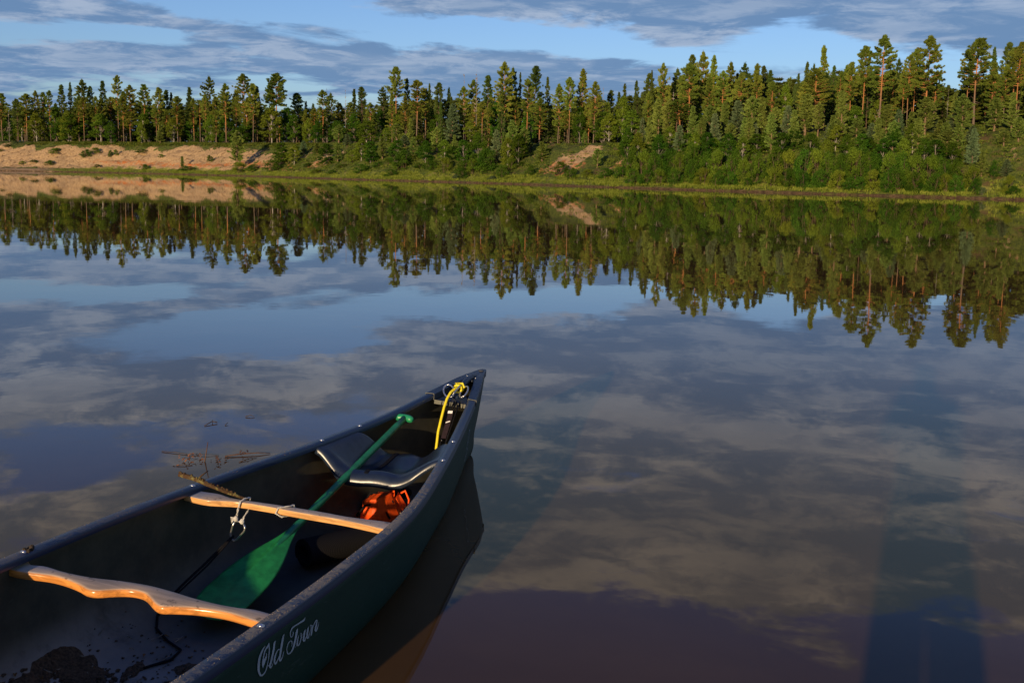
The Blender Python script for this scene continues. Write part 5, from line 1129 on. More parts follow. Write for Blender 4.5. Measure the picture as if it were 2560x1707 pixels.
BACK = [(276.5, 37.1, 9.0), (273.5, 41.6, 8.8), (284.5, 31.5, 9.2), (283.5, 32.9, 8.9), (293.0, 25.8, 8.6), (290.0, 29.4, 9.2), (288.5, 31.7, 9.8), (277.0, 43.6, 10.3), (294.0, 28.5, 7.9), (290.5, 32.2, 9.1), (275.5, 48.0, 10.9), (278.0, 46.4, 10.6), (282.0, 43.3, 9.2), (296.0, 31.8, 8.6), (283.0, 44.8, 10.2), (294.0, 35.3, 8.6), (283.0, 46.8, 9.3), (286.5, 44.5, 8.9), (287.5, 44.2, 8.5), (292.5, 40.4, 7.6), (293.5, 40.3, 9.7), (299.5, 35.8, 8.7), (298.0, 37.8, 9.7), (301.0, 36.0, 9.1), (290.0, 46.5, 8.2), (294.5, 42.9, 9.0), (293.0, 45.3, 8.5), (312.0, 30.5, 7.8), (295.0, 45.3, 9.6), (312.0, 31.9, 7.7), (316.0, 29.8, 8.3), (303.0, 40.6, 9.8), (321.5, 28.2, 8.3), (296.5, 48.3, 10.1), (311.0, 36.8, 10.0), (313.0, 36.2, 9.9), (312.0, 38.2, 8.4), (315.5, 36.4, 10.5), (315.5, 37.2, 10.6), (322.0, 34.3, 8.3), (333.5, 26.8, 8.0), (329.0, 31.3, 8.8), (317.0, 40.2, 9.8), (328.0, 33.8, 10.5), (328.5, 34.5, 8.9), (319.0, 41.4, 9.2), (330.0, 35.0, 9.3), (333.5, 33.0, 10.6), (332.5, 34.6, 10.3), (342.0, 25.3, 10.0), (342.0, 26.6, 9.8), (342.0, 26.8, 8.4), (324.0, 45.5, 9.7), (332.0, 40.9, 10.9), (323.0, 48.3, 11.1), (331.5, 43.6, 10.2), (346.5, 25.7, 8.8), (331.5, 46.0, 9.9), (347.5, 26.9, 9.1), (340.0, 39.8, 9.2), (342.5, 36.7, 8.0), (348.5, 29.1, 8.1), (347.5, 31.1, 8.9), (346.0, 34.7, 8.4), (343.0, 41.1, 9.2), (352.0, 26.8, 8.2), (346.0, 38.2, 8.5), (343.5, 43.2, 10.0), (351.5, 30.9, 8.9), (351.0, 32.7, 9.0), (353.5, 29.9, 8.4), (351.0, 34.2, 8.6), (353.5, 31.5, 10.0), (350.0, 38.8, 9.9), (351.0, 37.7, 9.5), (358.5, 27.2, 8.6), (351.0, 40.5, 10.5), (349.5, 44.5, 10.9), (355.5, 35.2, 10.6), (349.0, 48.2, 9.8), (350.5, 47.3, 11.4), (357.0, 36.2, 9.6), (361.5, 30.4, 8.7), (364.0, 27.6, 8.0), (354.0, 45.3, 9.7), (355.5, 43.6, 10.9), (359.0, 38.7, 10.4), (354.0, 48.1, 9.7), (362.0, 35.5, 9.2), (365.0, 32.2, 9.7), (366.5, 31.3, 9.3), (362.5, 37.9, 9.9), (367.0, 32.6, 8.8), (364.5, 37.6, 9.0), (367.0, 34.9, 9.1), (372.0, 29.7, 8.5), (375.0, 26.9, 6.9), (370.0, 33.9, 7.7), (364.5, 42.2, 7.4), (379.0, 25.2, 6.9), (378.5, 26.6, 6.0), (366.0, 43.4, 8.3), (375.5, 31.4, 7.0), (369.5, 40.0, 8.3), (372.5, 36.6, 6.5), (371.5, 39.3, 8.4), (385.0, 25.6, 7.5), (371.0, 42.0, 7.8), (371.5, 42.1, 7.8), (386.0, 26.9, 7.4), (374.0, 40.7, 8.2), (382.0, 32.5, 7.1), (369.5, 48.6, 7.3), (389.5, 26.9, 7.4), (372.5, 46.2, 8.1), (383.5, 34.1, 6.6), (375.5, 44.3, 8.2), (389.5, 29.7, 6.4), (387.0, 32.8, 7.1), (381.0, 40.2, 7.5), (387.0, 34.7, 6.8), (379.0, 44.3, 7.8), (396.0, 26.5, 7.1), (390.5, 33.0, 7.2), (382.5, 42.9, 8.5), (393.0, 32.1, 6.0), (383.0, 44.3, 7.4), (383.5, 44.8, 8.7), (392.0, 36.2, 6.8), (383.0, 46.9, 7.5), (393.0, 36.9, 8.3), (397.5, 32.3, 6.5), (400.0, 30.7, 8.0), (389.0, 43.8, 8.5), (398.0, 34.4, 7.8), (393.0, 40.6, 8.5), (405.5, 28.9, 7.5), (409.0, 26.7, 8.2), (400.5, 35.1, 8.8), (408.0, 29.2, 7.0), (392.0, 46.4, 9.3), (395.0, 43.6, 8.9), (406.5, 32.1, 7.6), (408.5, 31.1, 8.4), (411.5, 29.5, 7.9), (394.5, 46.8, 9.7), (411.0, 31.0, 8.7), (401.0, 40.6, 8.7), (419.5, 25.9, 7.5), (413.5, 30.5, 7.2), (398.0, 46.0, 9.4), (404.5, 39.4, 9.5), (422.0, 26.8, 8.0), (406.0, 39.5, 9.3), (426.5, 25.2, 7.0), (415.5, 33.4, 7.6), (427.0, 26.1, 7.6), (406.5, 42.6, 9.7), (405.0, 44.7, 8.4), (411.0, 39.9, 8.7), (415.0, 36.9, 9.0), (407.5, 44.1, 9.0), (416.0, 37.8, 8.8), (426.0, 31.5, 7.8), (422.0, 35.0, 7.6), (409.0, 46.2, 8.4), (412.5, 43.4, 9.5), (425.5, 34.4, 7.5), (425.0, 35.4, 7.1), (439.0, 27.2, 7.8), (416.0, 43.6, 8.9), (438.5, 28.4, 8.1), (424.0, 38.7, 8.5), (440.0, 29.1, 7.2), (441.0, 29.1, 8.1), (420.5, 43.1, 9.1), (438.0, 32.2, 7.5), (418.0, 46.9, 10.2), (428.0, 40.3, 8.6), (426.5, 41.5, 8.5), (422.5, 45.6, 9.1), (446.0, 29.7, 7.6), (450.5, 26.0, 7.3), (443.0, 33.6, 8.3), (427.5, 44.6, 7.7), (427.5, 45.2, 7.7), (446.0, 32.8, 7.0), (429.5, 45.4, 8.1), (448.0, 32.4, 6.7), (447.5, 33.8, 7.0), (456.5, 25.1, 6.6), (447.0, 35.7, 6.7), (436.0, 45.1, 6.5), (457.5, 26.6, 5.9), (439.5, 44.3, 7.1), (459.0, 26.0, 5.6), (453.5, 32.5, 5.7), (443.5, 43.0, 7.7), (443.5, 43.8, 6.9), (448.5, 39.7, 7.6), (460.0, 28.2, 6.9), (445.5, 44.5, 7.8), (449.0, 42.3, 7.1), (452.0, 39.7, 6.8), (452.5, 39.7, 7.6), (460.5, 31.1, 7.0), (454.5, 39.2, 7.5), (459.5, 33.9, 7.3), (454.5, 40.3, 7.4), (460.0, 34.0, 7.0), (453.0, 43.4, 7.5), (449.5, 48.2, 6.8), (456.0, 41.5, 6.8), (459.5, 37.9, 7.2), (463.0, 33.9, 6.5), (468.0, 28.5, 6.8), (467.0, 30.5, 7.6), (466.0, 32.1, 6.7), (454.5, 48.2, 9.0), (456.5, 46.5, 8.1), (469.5, 30.3, 7.4), (466.0, 35.0, 8.1), (465.0, 36.7, 9.2), (474.0, 26.3, 8.3), (465.5, 37.6, 9.2), (470.0, 32.2, 8.7), (461.5, 44.9, 9.9), (462.0, 44.2, 10.5), (476.0, 26.5, 8.4), (472.5, 31.5, 8.7), (477.5, 26.3, 7.9), (468.0, 39.3, 9.4), (469.5, 37.4, 9.8), (480.0, 25.0, 9.0), (476.5, 29.5, 9.7), (478.5, 27.5, 8.4), (477.5, 29.7, 8.9), (469.5, 40.4, 10.3), (470.5, 39.7, 10.4), (471.0, 40.0, 10.9), (474.0, 36.5, 9.6), (475.5, 35.5, 10.0), (472.0, 40.7, 11.0), (480.0, 31.3, 8.7), (469.0, 46.4, 11.6), (481.0, 31.3, 8.8), (473.5, 41.3, 10.3), (469.5, 48.3, 10.5), (471.0, 46.5, 10.2), (484.5, 29.1, 8.9), (484.5, 29.9, 8.5), (485.5, 29.6, 8.3), (482.0, 34.1, 9.1), (472.0, 48.6, 10.1), (481.0, 36.3, 9.3), (491.5, 25.6, 8.4), (475.0, 46.2, 10.6), (481.0, 39.0, 9.5), (493.0, 25.8, 8.0), (490.5, 28.9, 7.8), (494.0, 25.7, 7.2), (494.0, 26.0, 7.3), (478.0, 45.6, 10.5), (477.0, 47.9, 10.5), (479.0, 46.1, 9.6), (489.0, 34.2, 8.1), (496.5, 25.8, 7.6), (482.5, 43.1, 8.8), (485.5, 40.2, 8.7), (482.5, 44.0, 9.9), (492.5, 33.1, 8.2), (481.0, 47.3, 9.9), (482.0, 46.8, 9.3), (491.0, 36.4, 8.3), (485.0, 43.9, 9.1), (499.5, 27.4, 7.2), (490.0, 38.6, 9.3), (490.5, 38.8, 8.4), (492.0, 37.6, 8.7), (502.0, 26.3, 6.9), (489.5, 41.7, 9.7), (492.0, 39.2, 8.3), (493.0, 38.9, 8.8), (486.5, 47.5, 9.6), (487.0, 47.5, 10.4), (486.5, 48.8, 10.2), (500.0, 32.8, 8.5), (489.5, 46.4, 9.2), (494.5, 40.5, 9.1), (499.5, 35.3, 8.5), (489.0, 48.6, 10.4), (506.5, 28.0, 6.8), (497.5, 39.5, 8.4), (499.5, 37.5, 8.3), (499.5, 38.3, 8.5), (497.0, 41.5, 8.9), (504.5, 33.0, 8.0), (501.5, 37.2, 8.0), (496.0, 44.8, 8.8), (493.5, 48.4, 9.2), (506.0, 33.4, 7.5), (508.0, 31.2, 6.8), (510.5, 29.0, 6.5), (511.0, 28.6, 7.3), (509.0, 32.1, 7.6), (497.5, 46.9, 9.7), (506.5, 36.1, 7.4), (507.5, 35.5, 7.3), (510.5, 32.1, 6.8), (502.5, 42.7, 8.9), (500.5, 45.5, 9.2), (505.0, 40.5, 8.2), (505.5, 40.7, 8.1), (507.5, 39.0, 7.9), (515.5, 28.0, 6.8), (506.0, 41.8, 7.9), (512.0, 34.6, 6.4), (505.0, 45.4, 7.1), (505.0, 45.6, 6.8), (505.5, 46.0, 5.5), (520.0, 25.3, 5), (519.5, 27.6, 5), (510.0, 42.2, 5.1), (516.5, 33.4, 5), (519.0, 29.9, 5), (510.0, 44.0, 5.1), (511.5, 42.8, 5), (520.5, 29.4, 5), (512.5, 42.5, 5), (520.0, 31.1, 5), (523.0, 26.8, 5), (514.5, 41.2, 6.2), (520.5, 32.3, 6.2), (511.0, 48.3, 6.9), (519.5, 36.1, 5.8), (525.0, 26.7, 5), (517.5, 40.4, 7.1), (525.0, 28.5, 5.3), (516.0, 44.1, 6.9), (517.0, 43.2, 6.7), (521.5, 36.3, 6.3), (519.0, 41.9, 7.5), (520.0, 41.3, 6.6), (518.5, 44.2, 7.2), (525.0, 32.7, 6.2), (528.5, 27.1, 5.8), (526.0, 32.3, 6.8), (523.5, 38.6, 7.5), (524.0, 37.7, 6.5), (523.0, 40.8, 7.1), (527.5, 32.0, 6.7), (521.0, 45.5, 7.6), (522.0, 43.8, 7.5), (525.5, 37.8, 6.9), (520.5, 48.5, 7.7), (526.5, 38.2, 6.4), (527.0, 36.9, 6.9), (523.5, 45.1, 7.9), (532.0, 27.8, 6.2), (528.5, 36.4, 6.2), (524.0, 46.7, 7.5), (532.5, 29.0, 6.1), (533.0, 28.8, 5.6)]

for _t in TREES:
    tree(_t[0], _t[1], _t[2], _t[3], _t[4], _t[5], _t[6], _t[7])

def stuff_meshes():
    # the dim wood behind the front rows: nobody could count it
    rs = np.random.RandomState(9)
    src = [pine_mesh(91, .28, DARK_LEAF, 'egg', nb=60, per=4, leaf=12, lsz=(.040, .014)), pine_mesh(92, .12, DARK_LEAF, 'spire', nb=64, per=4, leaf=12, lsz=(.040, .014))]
    arr = []
    for c, t in src:
        a = np.zeros(len(c.vertices) * 3); c.vertices.foreach_get('co', a); arr.append(a.reshape(-1, 3))
    crowns = []; tr = MB()
    for i, (s, v, H) in enumerate(BACK):
        a = arr[(i // 2) % 2]; th = rs.rand() * 6.28; W = 3.2 + 2.2 * rs.rand()
        x, y, z = place(s, v)
        R = np.array([[math.cos(th), -math.sin(th), 0], [math.sin(th), math.cos(th), 0], [0, 0, 1]])
        crowns.append(a @ R.T * np.array([W, W, H]) + np.array([x, y, z]))
        tr.tube([(x, y, z - .2), (x, y, z + H * .5), (x, y, z + H * .95)], [.11, .08, .02], 5)
    # low dark scrub and trunks inside the wood close the view between the trunks
    for i in range(950):
        s = S_LEFT - 150 + rs.rand() * (S_RIGHT - S_LEFT + 200); v = 32 + rs.rand() * 20
        a = arr[1][:len(arr[1]) // 4 // 2 * 4]; W = 3.5 + 2 * rs.rand(); H = 3.5 + 4.5 * rs.rand(); x, y, z = place(s, v)
        crowns.append(a * np.array([W, W, H]) + np.array([x, y, z]))
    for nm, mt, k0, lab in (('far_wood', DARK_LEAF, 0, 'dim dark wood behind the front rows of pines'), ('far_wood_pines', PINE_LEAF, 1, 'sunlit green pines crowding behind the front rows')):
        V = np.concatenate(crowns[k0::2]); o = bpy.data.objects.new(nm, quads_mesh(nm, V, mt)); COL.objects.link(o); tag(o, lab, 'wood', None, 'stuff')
    o2 = tr.build('far_wood_trunks', BROWN_BARK); tag(o2, 'dim trunks deep inside the far wood', 'wood', None, 'stuff')

    def noise1(s_): return math.sin(s_ * .9) + math.sin(s_ * .37 + 2) + math.sin(s_ * 2.3 + 1)
    # grass on the foot of the bank, heath and low scrub on the slope and crest
    def tufts(name, mat, n, vlo, vhi, slo, shi, L, W, blades, label, up, az_ok=None, skew=1.0, weight=None):
        P = []; D = []
        for i in range(n):
            s = slo + rs.rand() * (shi - slo); v = vlo + (vhi - vlo) * rs.rand() ** skew
            x, y, z = place(s, v); az = math.degrees(math.atan2(x, y))
            if az_ok and not az_ok(az, v, rs): continue
            k = blades; hh = L * (.5 + .8 * rs.rand())
            off = rs.randn(k, 3) * np.array([.22, .22, .0]); P.append(np.array([x, y, z + hh * .42]) + off)
            d = rs.randn(k, 3) * np.array([.4, .4, .1]) + np.array([0, 0, up]); D.append(d)
        P = np.concatenate(P); D = np.concatenate(D)
        me = quads_mesh(name, leaves(P, D, L, W, rs), mat)
        o = bpy.data.objects.new(name, me); COL.objects.link(o); tag(o, label[0], label[1], None, 'stuff')
    tufts('shore_grass', GRASS_LEAF, 9000, .12, 3.8, S_LEFT - 20, S_RIGHT + 45, .34, .055, 14,
          ('bright yellow green grass along the foot of the far bank', 'grass'), 1.3, lambda az, v, r: r.rand() < (1 if az > -21 else .12) * (.75 if az > -13 else .3) * (.25 + .75 * (noise1(az * 3.1) > -.3)))
    tufts('bank_scrub', HEATH_LEAF, 16000, 4, 15, S_LEFT - 30, S_RIGHT + 45, .26, .10, 14,
          ('low green scrub covering the slope of the far bank', 'scrub'), .6,
          lambda az, v, r: (az > -12.8 and not (2.0 < az < 4.8 and v < 12 and r.rand() < .85) and r.rand() < .62) or (az <= -12.8 and v > 12.6 + r.rand()))
    tufts('forest_floor_heath', HEATH_LEAF, 14000, 13.4, 31, S_LEFT - 40, S_RIGHT + 45, .30, .11, 12,
          ('green heath along the crest of the bank under the pines', 'heath'), .6, None, 1.7)
stuff_meshes()

# ------------------------------------------------------------------ canoe
CA = Vector((-0.28584837, -0.95818101, 0.01341146)); CB = Vector((0.9554549, -0.28605217, -0.07266418)); CC = Vector((0.07346181, -0.00795689, 0.99726629))
CO = Vector((-0.19027, 5.5905, 0.0))
CM = Matrix((CA, CB, CC)).transposed().to_4x4(); CM.translation = CO     # canoe space: x along the boat, y to its right, z up
CL = 5.82
def wq(q):
    q = min(q, CL - q)
    return float(hermite(q, [0, .15, .4, .8, 1.3, 1.9, 2.55, 2.91], [.012, .0566, .1156, .1963, .2936, .3953, .4329, .4370]))
def gz(q):
    return float(hermite(q, [0, .15, .4, .8, 1.3, 1.9, 2.55, 3.4, 4.2, 5.0, 5.4, 5.82], [.448, .439, .404, .354, .323, .313, .328, .350, .365, .39, .43, .48]))
def stem_a(z): return float(hermite(z, [-.085, -.06, -.031, .132, .306, .44], [.50, .26, .148, .046, -.012, -.045]))
def hull_pt(q, t, off=0.0):
    """t from -1 (left rail) over the keel (0) to 1 (right rail)"""
    e = min(q, CL - q); u = abs(t)
    w = wq(q) - .004; zg = gz(q) - .006; zk = -.075 + .03 * max(0, 1 - e / .9) ** 2 * 0
    f = min(1, e / 1.0) ** 1.25
    m = 1.25 + 3.6 * f; n = 1.35 + 2.4 * f
    tau = u ** (1.2 + 1.9 * f)
    b = w * (1 - (1 - tau) ** n) ** (1 / m)
    z = zk + (zg - zk) * tau
    fade = max(0, 1 - e / .9) ** 2
    a = e + stem_a(z) * fade
    if q > CL / 2: a = CL - a
    return Vector((a, math.copysign(b, t) if u > 1e-9 else 0.0, z))
def hull_b(a, z):
    """half breadth of the hull at a station and height"""
    best = None
    e = min(a, CL - a); q = e
    for _ in range(6):
        zz = z; fade = max(0, 1 - q / .9) ** 2
        q = max(0.0, e - stem_a(zz) * fade)
    w = wq(q) - .004; zg = gz(q if a < CL / 2 else CL - q) - .006; zk = -.075
    f = min(1, q / 1.0) ** 1.25; m = 1.25 + 3.6 * f; n = 1.35 + 2.4 * f
    tau = min(1, max(0, (z - zk) / (zg - zk)))
    return w * (1 - (1 - tau) ** n) ** (1 / m)
def floor_z(a, b):
    lo, hi = -.075, gz(a)
    for _ in range(24):
        mid = (lo + hi) / 2
        if hull_b(a, mid) < abs(b): lo = mid
        else: hi = mid
    return hi + .007

def waterline_loop():
    L = {-1: [], 1: []}
    for q in list(np.linspace(.0, .3, 16)) + list(np.linspace(.34, CL - .05, 80)):
        for sd in (-1, 1):
            lo, hi = 0.0, 1.0
            if (CM @ hull_pt(q, 0.0)).z > -.001 or (CM @ hull_pt(q, sd * 1.0)).z < 0: continue
            for _ in range(30):
                mid = (lo + hi) / 2
                if (CM @ hull_pt(q, sd * mid)).z < 0: lo = mid
                else: hi = mid
            p = hull_pt(q, sd * hi); p.y -= sd * min(.003, abs(p.y) * .5); w = CM @ p; L[sd].append((w.x, w.y))
    return L[-1] + L[1][::-1]
make_water()

def mat_hull():
    m, g = material('green_hull_plastic'); co = g.n('ShaderNodeTexCoord').outputs['Object']
    mp = g.n('ShaderNodeMapping'); g.put(mp.inputs[0], co); mp.inputs[3].default_value = (1.2, 5, 9); mp.inputs[2].default_value = (0, .12, 0)
    sc = g.noise(mp.outputs[0], 6, 8, .75, 1.0)
    n = g.noise(co, 3, 5, .6)
    base = g.mix(n, (.008, .040, .029), (.013, .055, .038))
    base = g.mix(g.smooth(sc, .585, .66, 0, .55), base, (.07, .11, .095))
    z = g.sep(co)[2]
    base = g.mix(g.smooth(g.math('ADD', z, g.math('MULTIPLY', n, .05)), .09, .0, 0, .35), base, (.06, .05, .035))
    b = principled(g, base, g.mix(sc, (.38,) * 3, (.6,) * 3), .28)
    bump(g, b, sc, .12, .002)
    return m
def mat_inner():
    m, g = material('black_inner_plastic'); co = g.n('ShaderNodeTexCoord').outputs['Object']
    n = g.noise(co, 9, 7, .7); n2 = g.noise(co, 2.2, 6, .65, .6)
    x = g.sep(co)[0]; z = g.sep(co)[2]
    base = g.mix(g.smooth(n, .3, .7), (.045, .045, .034), (.082, .076, .052))
    dirt = g.math('MULTIPLY', g.smooth(x, 2.3, 2.9), g.smooth(z, .10, -.02))
    dirt = g.math('MULTIPLY', dirt, g.smooth(g.math('ADD', g.math('MULTIPLY', n2, .7), g.math('MULTIPLY', n, .3)), .40, .54))
    base = g.mix(g.math('MULTIPLY', g.smooth(g.noise(co, 30, 8, .8, 1.5), .58, .68), .35), base, (.12, .115, .10))
    base = g.mix(dirt, base, g.mix(n, (.20, .175, .145), (.40, .35, .29)))
    b = principled(g, base, g.mix(dirt, (.5,) * 3, (.9,) * 3), .35)
    bump(g, b, n, .25, .004)
    return m
def mat_rail():
    m, g = material('rail_vinyl'); tc = g.n('ShaderNodeTexCoord'); co = tc.outputs['Object']
    x, y, z = g.sep(co)
    n = g.noise(co, 55, 6, .75, .8); n2 = g.noise(co, 6, 5, .6)
    nz = g.sep(tc.outputs['Normal'])[2]
    rightside = g.smooth(y, .05, .15); reach = g.math('MULTIPLY', g.smooth(x, 1.25, 1.7), rightside)
    left = g.math('MULTIPLY', g.smooth(x, 2.1, 2.7), .45)
    amt = g.math('ADD', g.math('MULTIPLY', reach, .9), g.math('MULTIPLY', left, g.math('SUBTRACT', 1.0, rightside)))
    thr = g.math('ADD', g.math('MULTIPLY', n, .6), g.math('MULTIPLY', n2, .4))
    mask = g.math('MULTIPLY', g.smooth(thr, .43, .57), amt)
    mask = g.math('MULTIPLY', mask, g.smooth(nz, .5, .9))
    base = g.mix(mask, (.012, .028, .066), (.30, .25, .17))  # navy vinyl, with the blue of the reflected sky put into the base
    b = principled(g, base, g.mix(mask, (.33,) * 3, (.95,) * 3), .5)
    bump(g, b, g.math('ADD', g.math('MULTIPLY', n, .3), mask), .35, .002)
    return m
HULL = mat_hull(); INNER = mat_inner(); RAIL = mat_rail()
CAPM = simple('cap_plastic', (.012, .026, .058), .42, .5, .3, 60, .15)
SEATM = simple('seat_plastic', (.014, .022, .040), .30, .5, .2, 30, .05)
OLIVE = simple('raw_plastic_edge', (.13, .13, .10), .6, .4, .2, 40)
METAL = simple('bolt_metal', (.62, .62, .60), .28, .5, .1, 80, Metallic=.9)
LETTER = simple('letter_film', (.46, .52, .54), .6, .3, .1, 30)
BLACK = simple('black_webbing', (.007, .007, .009), .8, .15, .3, 90, .2)

def local(name, mb, mat, parent, smooth=False):
    o = mb.build(name, mat, parent, smooth); return o

canoe = empty('canoe', mw=CM)
tag(canoe, 'dark green canoe with wooden yoke, afloat and pointing to the far bank', 'canoe')

def make_hull():
    qs = list(np.linspace(0, .3, 10)) + list(np.linspace(.36, CL - .36, 70)) + list(np.linspace(CL - .3, CL, 10))
    ts = np.linspace(-1, 1, 53); V = []; n = len(ts)
    for q in qs:
        for t in ts: V.append(hull_pt(q, float(t)))
    F = [(i * n + k, i * n + k + 1, (i + 1) * n + k + 1, (i + 1) * n + k) for i in range(len(qs) - 1) for k in range(n - 1)]
    o = mesh_obj('hull', V, F, [HULL, INNER], canoe, True)
    nz = sum(p.normal.z for p in o.data.polygons if abs(p.center.y) < .1)
    if nz > 0: o.data.flip_normals()
    md = o.modifiers.new('shell', 'SOLIDIFY'); md.thickness = .006; md.offset = -1; md.material_offset = 1; md.material_offset_rim = 1; md.use_even_offset = False
    return o
make_hull()

RP = [(-.041, -.022), (-.041, -.004), (-.037, 0), (-.020, .0015), (-.004, 0), (0, -.004), (.001, -.030), (-.0035, -.030), (-.006, -.012), (-.034, -.012), (-.036, -.022)]
def make_rail(side):
    qs = np.linspace(.45, CL - .45, 110); V = []; n = len(RP)
    for q in qs:
        for (db, dc) in RP: V.append((q, side * (wq(q) + db), gz(q) + dc))
    F = []
    for i in range(len(qs) - 1):
        for k in range(n):
            f = (i * n + k, i * n + (k + 1) % n, (i + 1) * n + (k + 1) % n, (i + 1) * n + k)
            F.append(f if side > 0 else f[::-1])
    F += [tuple(range(n)), tuple((len(qs) - 1) * n + k for k in range(n))]
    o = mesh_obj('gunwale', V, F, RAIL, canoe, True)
    md = o.modifiers.new('e', 'EDGE_SPLIT'); md.split_angle = math.radians(50)
    o['label'] = 'sandy right gunwale' if side > 0 else 'cleaner left gunwale'
    return o
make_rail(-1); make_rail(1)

def cap(end):
    """moulded end cap with a carry handle between two openings"""
    R = (lambda q: q) if end == 0 else (lambda q: CL - q)
    G = lambda q: gz(R(q)) + .003
    mb = MB()
    def slab(poly_top, th=.032):
        # poly_top: list of (q, b, dz); a closed solid dropping th
        k = len(poly_top); V = [(R(q), b, G(max(q, 0)) + dz) for q, b, dz in poly_top] + [(R(q), b, G(max(q, 0)) + dz - th) for q, b, dz in poly_top]
        mb.add(V, [tuple(range(k)), tuple(range(2 * k - 1, k - 1, -1))] + [(i, i + k, (i + 1) % k + k, (i + 1) % k) for i in range(k)])
    W = lambda q: wq(max(q, 0)) + .0025
    # nose
    nose = [(-.048, -.006, 0), (-.040, -.013, 0), (-.02, -.020, 0), (.04, -W(.04) - .004, 0), (.085, -W(.085), 0), (.13, -W(.13), 0),
            (.135, -.02, 0), (.135, .02, 0), (.13, W(.13), 0), (.085, W(.085), 0), (.04, W(.04) + .004, 0), (-.02, .020, 0), (-.040, .013, 0), (-.048, .006, 0)]
    slab(nose)
    qs = np.linspace(.13, .47, 16)
    for sd in (-1, 1):
        V = []
        for q in qs:
            inn = max(.014, W(q) - .046 - .012 * max(0, 1 - (q - .13) / .1)); g_ = G(q)
            V += [(R(q), sd * inn, g_ - .032), (R(q), sd * inn, g_ - .002), (R(q), sd * (inn + .003), g_), (R(q), sd * (W(q) - .004), g_), (R(q), sd * W(q), g_ - .004), (R(q), sd * W(q), g_ - .032)]
        F = [(6 * i + j, 6 * i + (j + 1) % 6, 6 * i + 6 + (j + 1) % 6, 6 * i + 6 + j) for i in range(len(qs) - 1) for j in range(6)]
        F += [(0, 1, 2, 3, 4, 5), tuple(6 * (len(qs) - 1) + j for j in (5, 4, 3, 2, 1, 0))]
        mb.add(V, F)
    # recessed rear tray with a rounded front
    t = []
    for k in range(9):
        ang = math.pi * k / 8; t.append((.395 - .05 * math.sin(ang), -(.058) * math.cos(ang), -.030))
    tr_ = [(.466, -W(.466) + .047, -.034)] + t + [(.466, W(.466) - .047, -.034)]
    slab(tr_[::-1], .006)
    o = mb.build('end_cap', CAPM, canoe); bm_ = bmesh.new(); bm_.from_mesh(o.data); bmesh.ops.recalc_face_normals(bm_, faces=bm_.faces); bm_.to_mesh(o.data); bm_.free()
    h = MB(); n = 10
    h.tube([(R(.12), 0, G(.12) - .008), (R(.17), 0, G(.17) + .004), (R(.25), 0, G(.25) + .007), (R(.31), 0, G(.31) + .002), (R(.36), 0, G(.36) - .012), (R(.40), 0, G(.40) - .034)], [.015, .0155, .016, .016, .015, .013], n)
    h.build('carry_handle', CAPM, canoe, True)
    rim = MB(); k = 14
    W5 = W(.468) - .047
    pts = [(.468, -W5 + 2 * W5 * i / k) for i in range(k + 1)]
    V = []
    for q, b in pts: V += [(R(q), b, G(q) - .030), (R(q + .004), b, G(q) - .030), (R(q + .004), b, G(q) - .050), (R(q), b, G(q) - .050)]
    F = [(4 * i + j, 4 * i + (j + 1) % 4, 4 * i + 4 + (j + 1) % 4, 4 * i + 4 + j) for i in range(k) for j in range(4)]
    rim.add(V, F)
    for sd in (-1, 1):                      # pale moulding seams over the rails
        q = .472; rim.tube([(R(q), sd * (W(q) + .001), G(q) - .03), (R(q), sd * (W(q) + .001), G(q) - .001), (R(q), sd * (W(q) - .042), G(q) + .0005), (R(q), sd * (W(q) - .045), G(q) - .03)], .0022, 6)
    rim.build('rim_edge', OLIVE, canoe)
    if end == 0:
        d = MB(); d.tube([(.012, 0, G(.0) - .001), (.012, 0, G(.0) + .0016)], .0125, 16)
        for a in range(6): d.ball((.012 + .007 * math.cos(a * 1.047), .007 * math.sin(a * 1.047), G(0) + .0018), .0016, 5, 4)
        d.build('emblem_stud', simple('stud', (.09, .085, .07), .5, .5, .5, 300, .5), canoe)
        b = MB()
        for (q, bb) in ((.15, -.03), (.165, .022), (.30, -.045)): b.ball((q, bb, G(q) + .001), (.005, .005, .003), 8, 5)
        b.build('screw', METAL, canoe, True)
        lace = MB(); W5 = W(.472) - .05
        for i in range(9):
            b0 = -W5 * .55 + i * W5 * .19
            lace.tube([(.466, b0, G(.47) - .026), (.475, b0 + .002, G(.47) - .034), (.476, b0 + .001 * (i % 3), G(.47) - .052 - .006 * (i % 2)), (.468, b0 - .001, G(.47) - .060)], .0022, 5)
        lace.build('lacing', BLACK, canoe, True)
cap(0); cap(1)

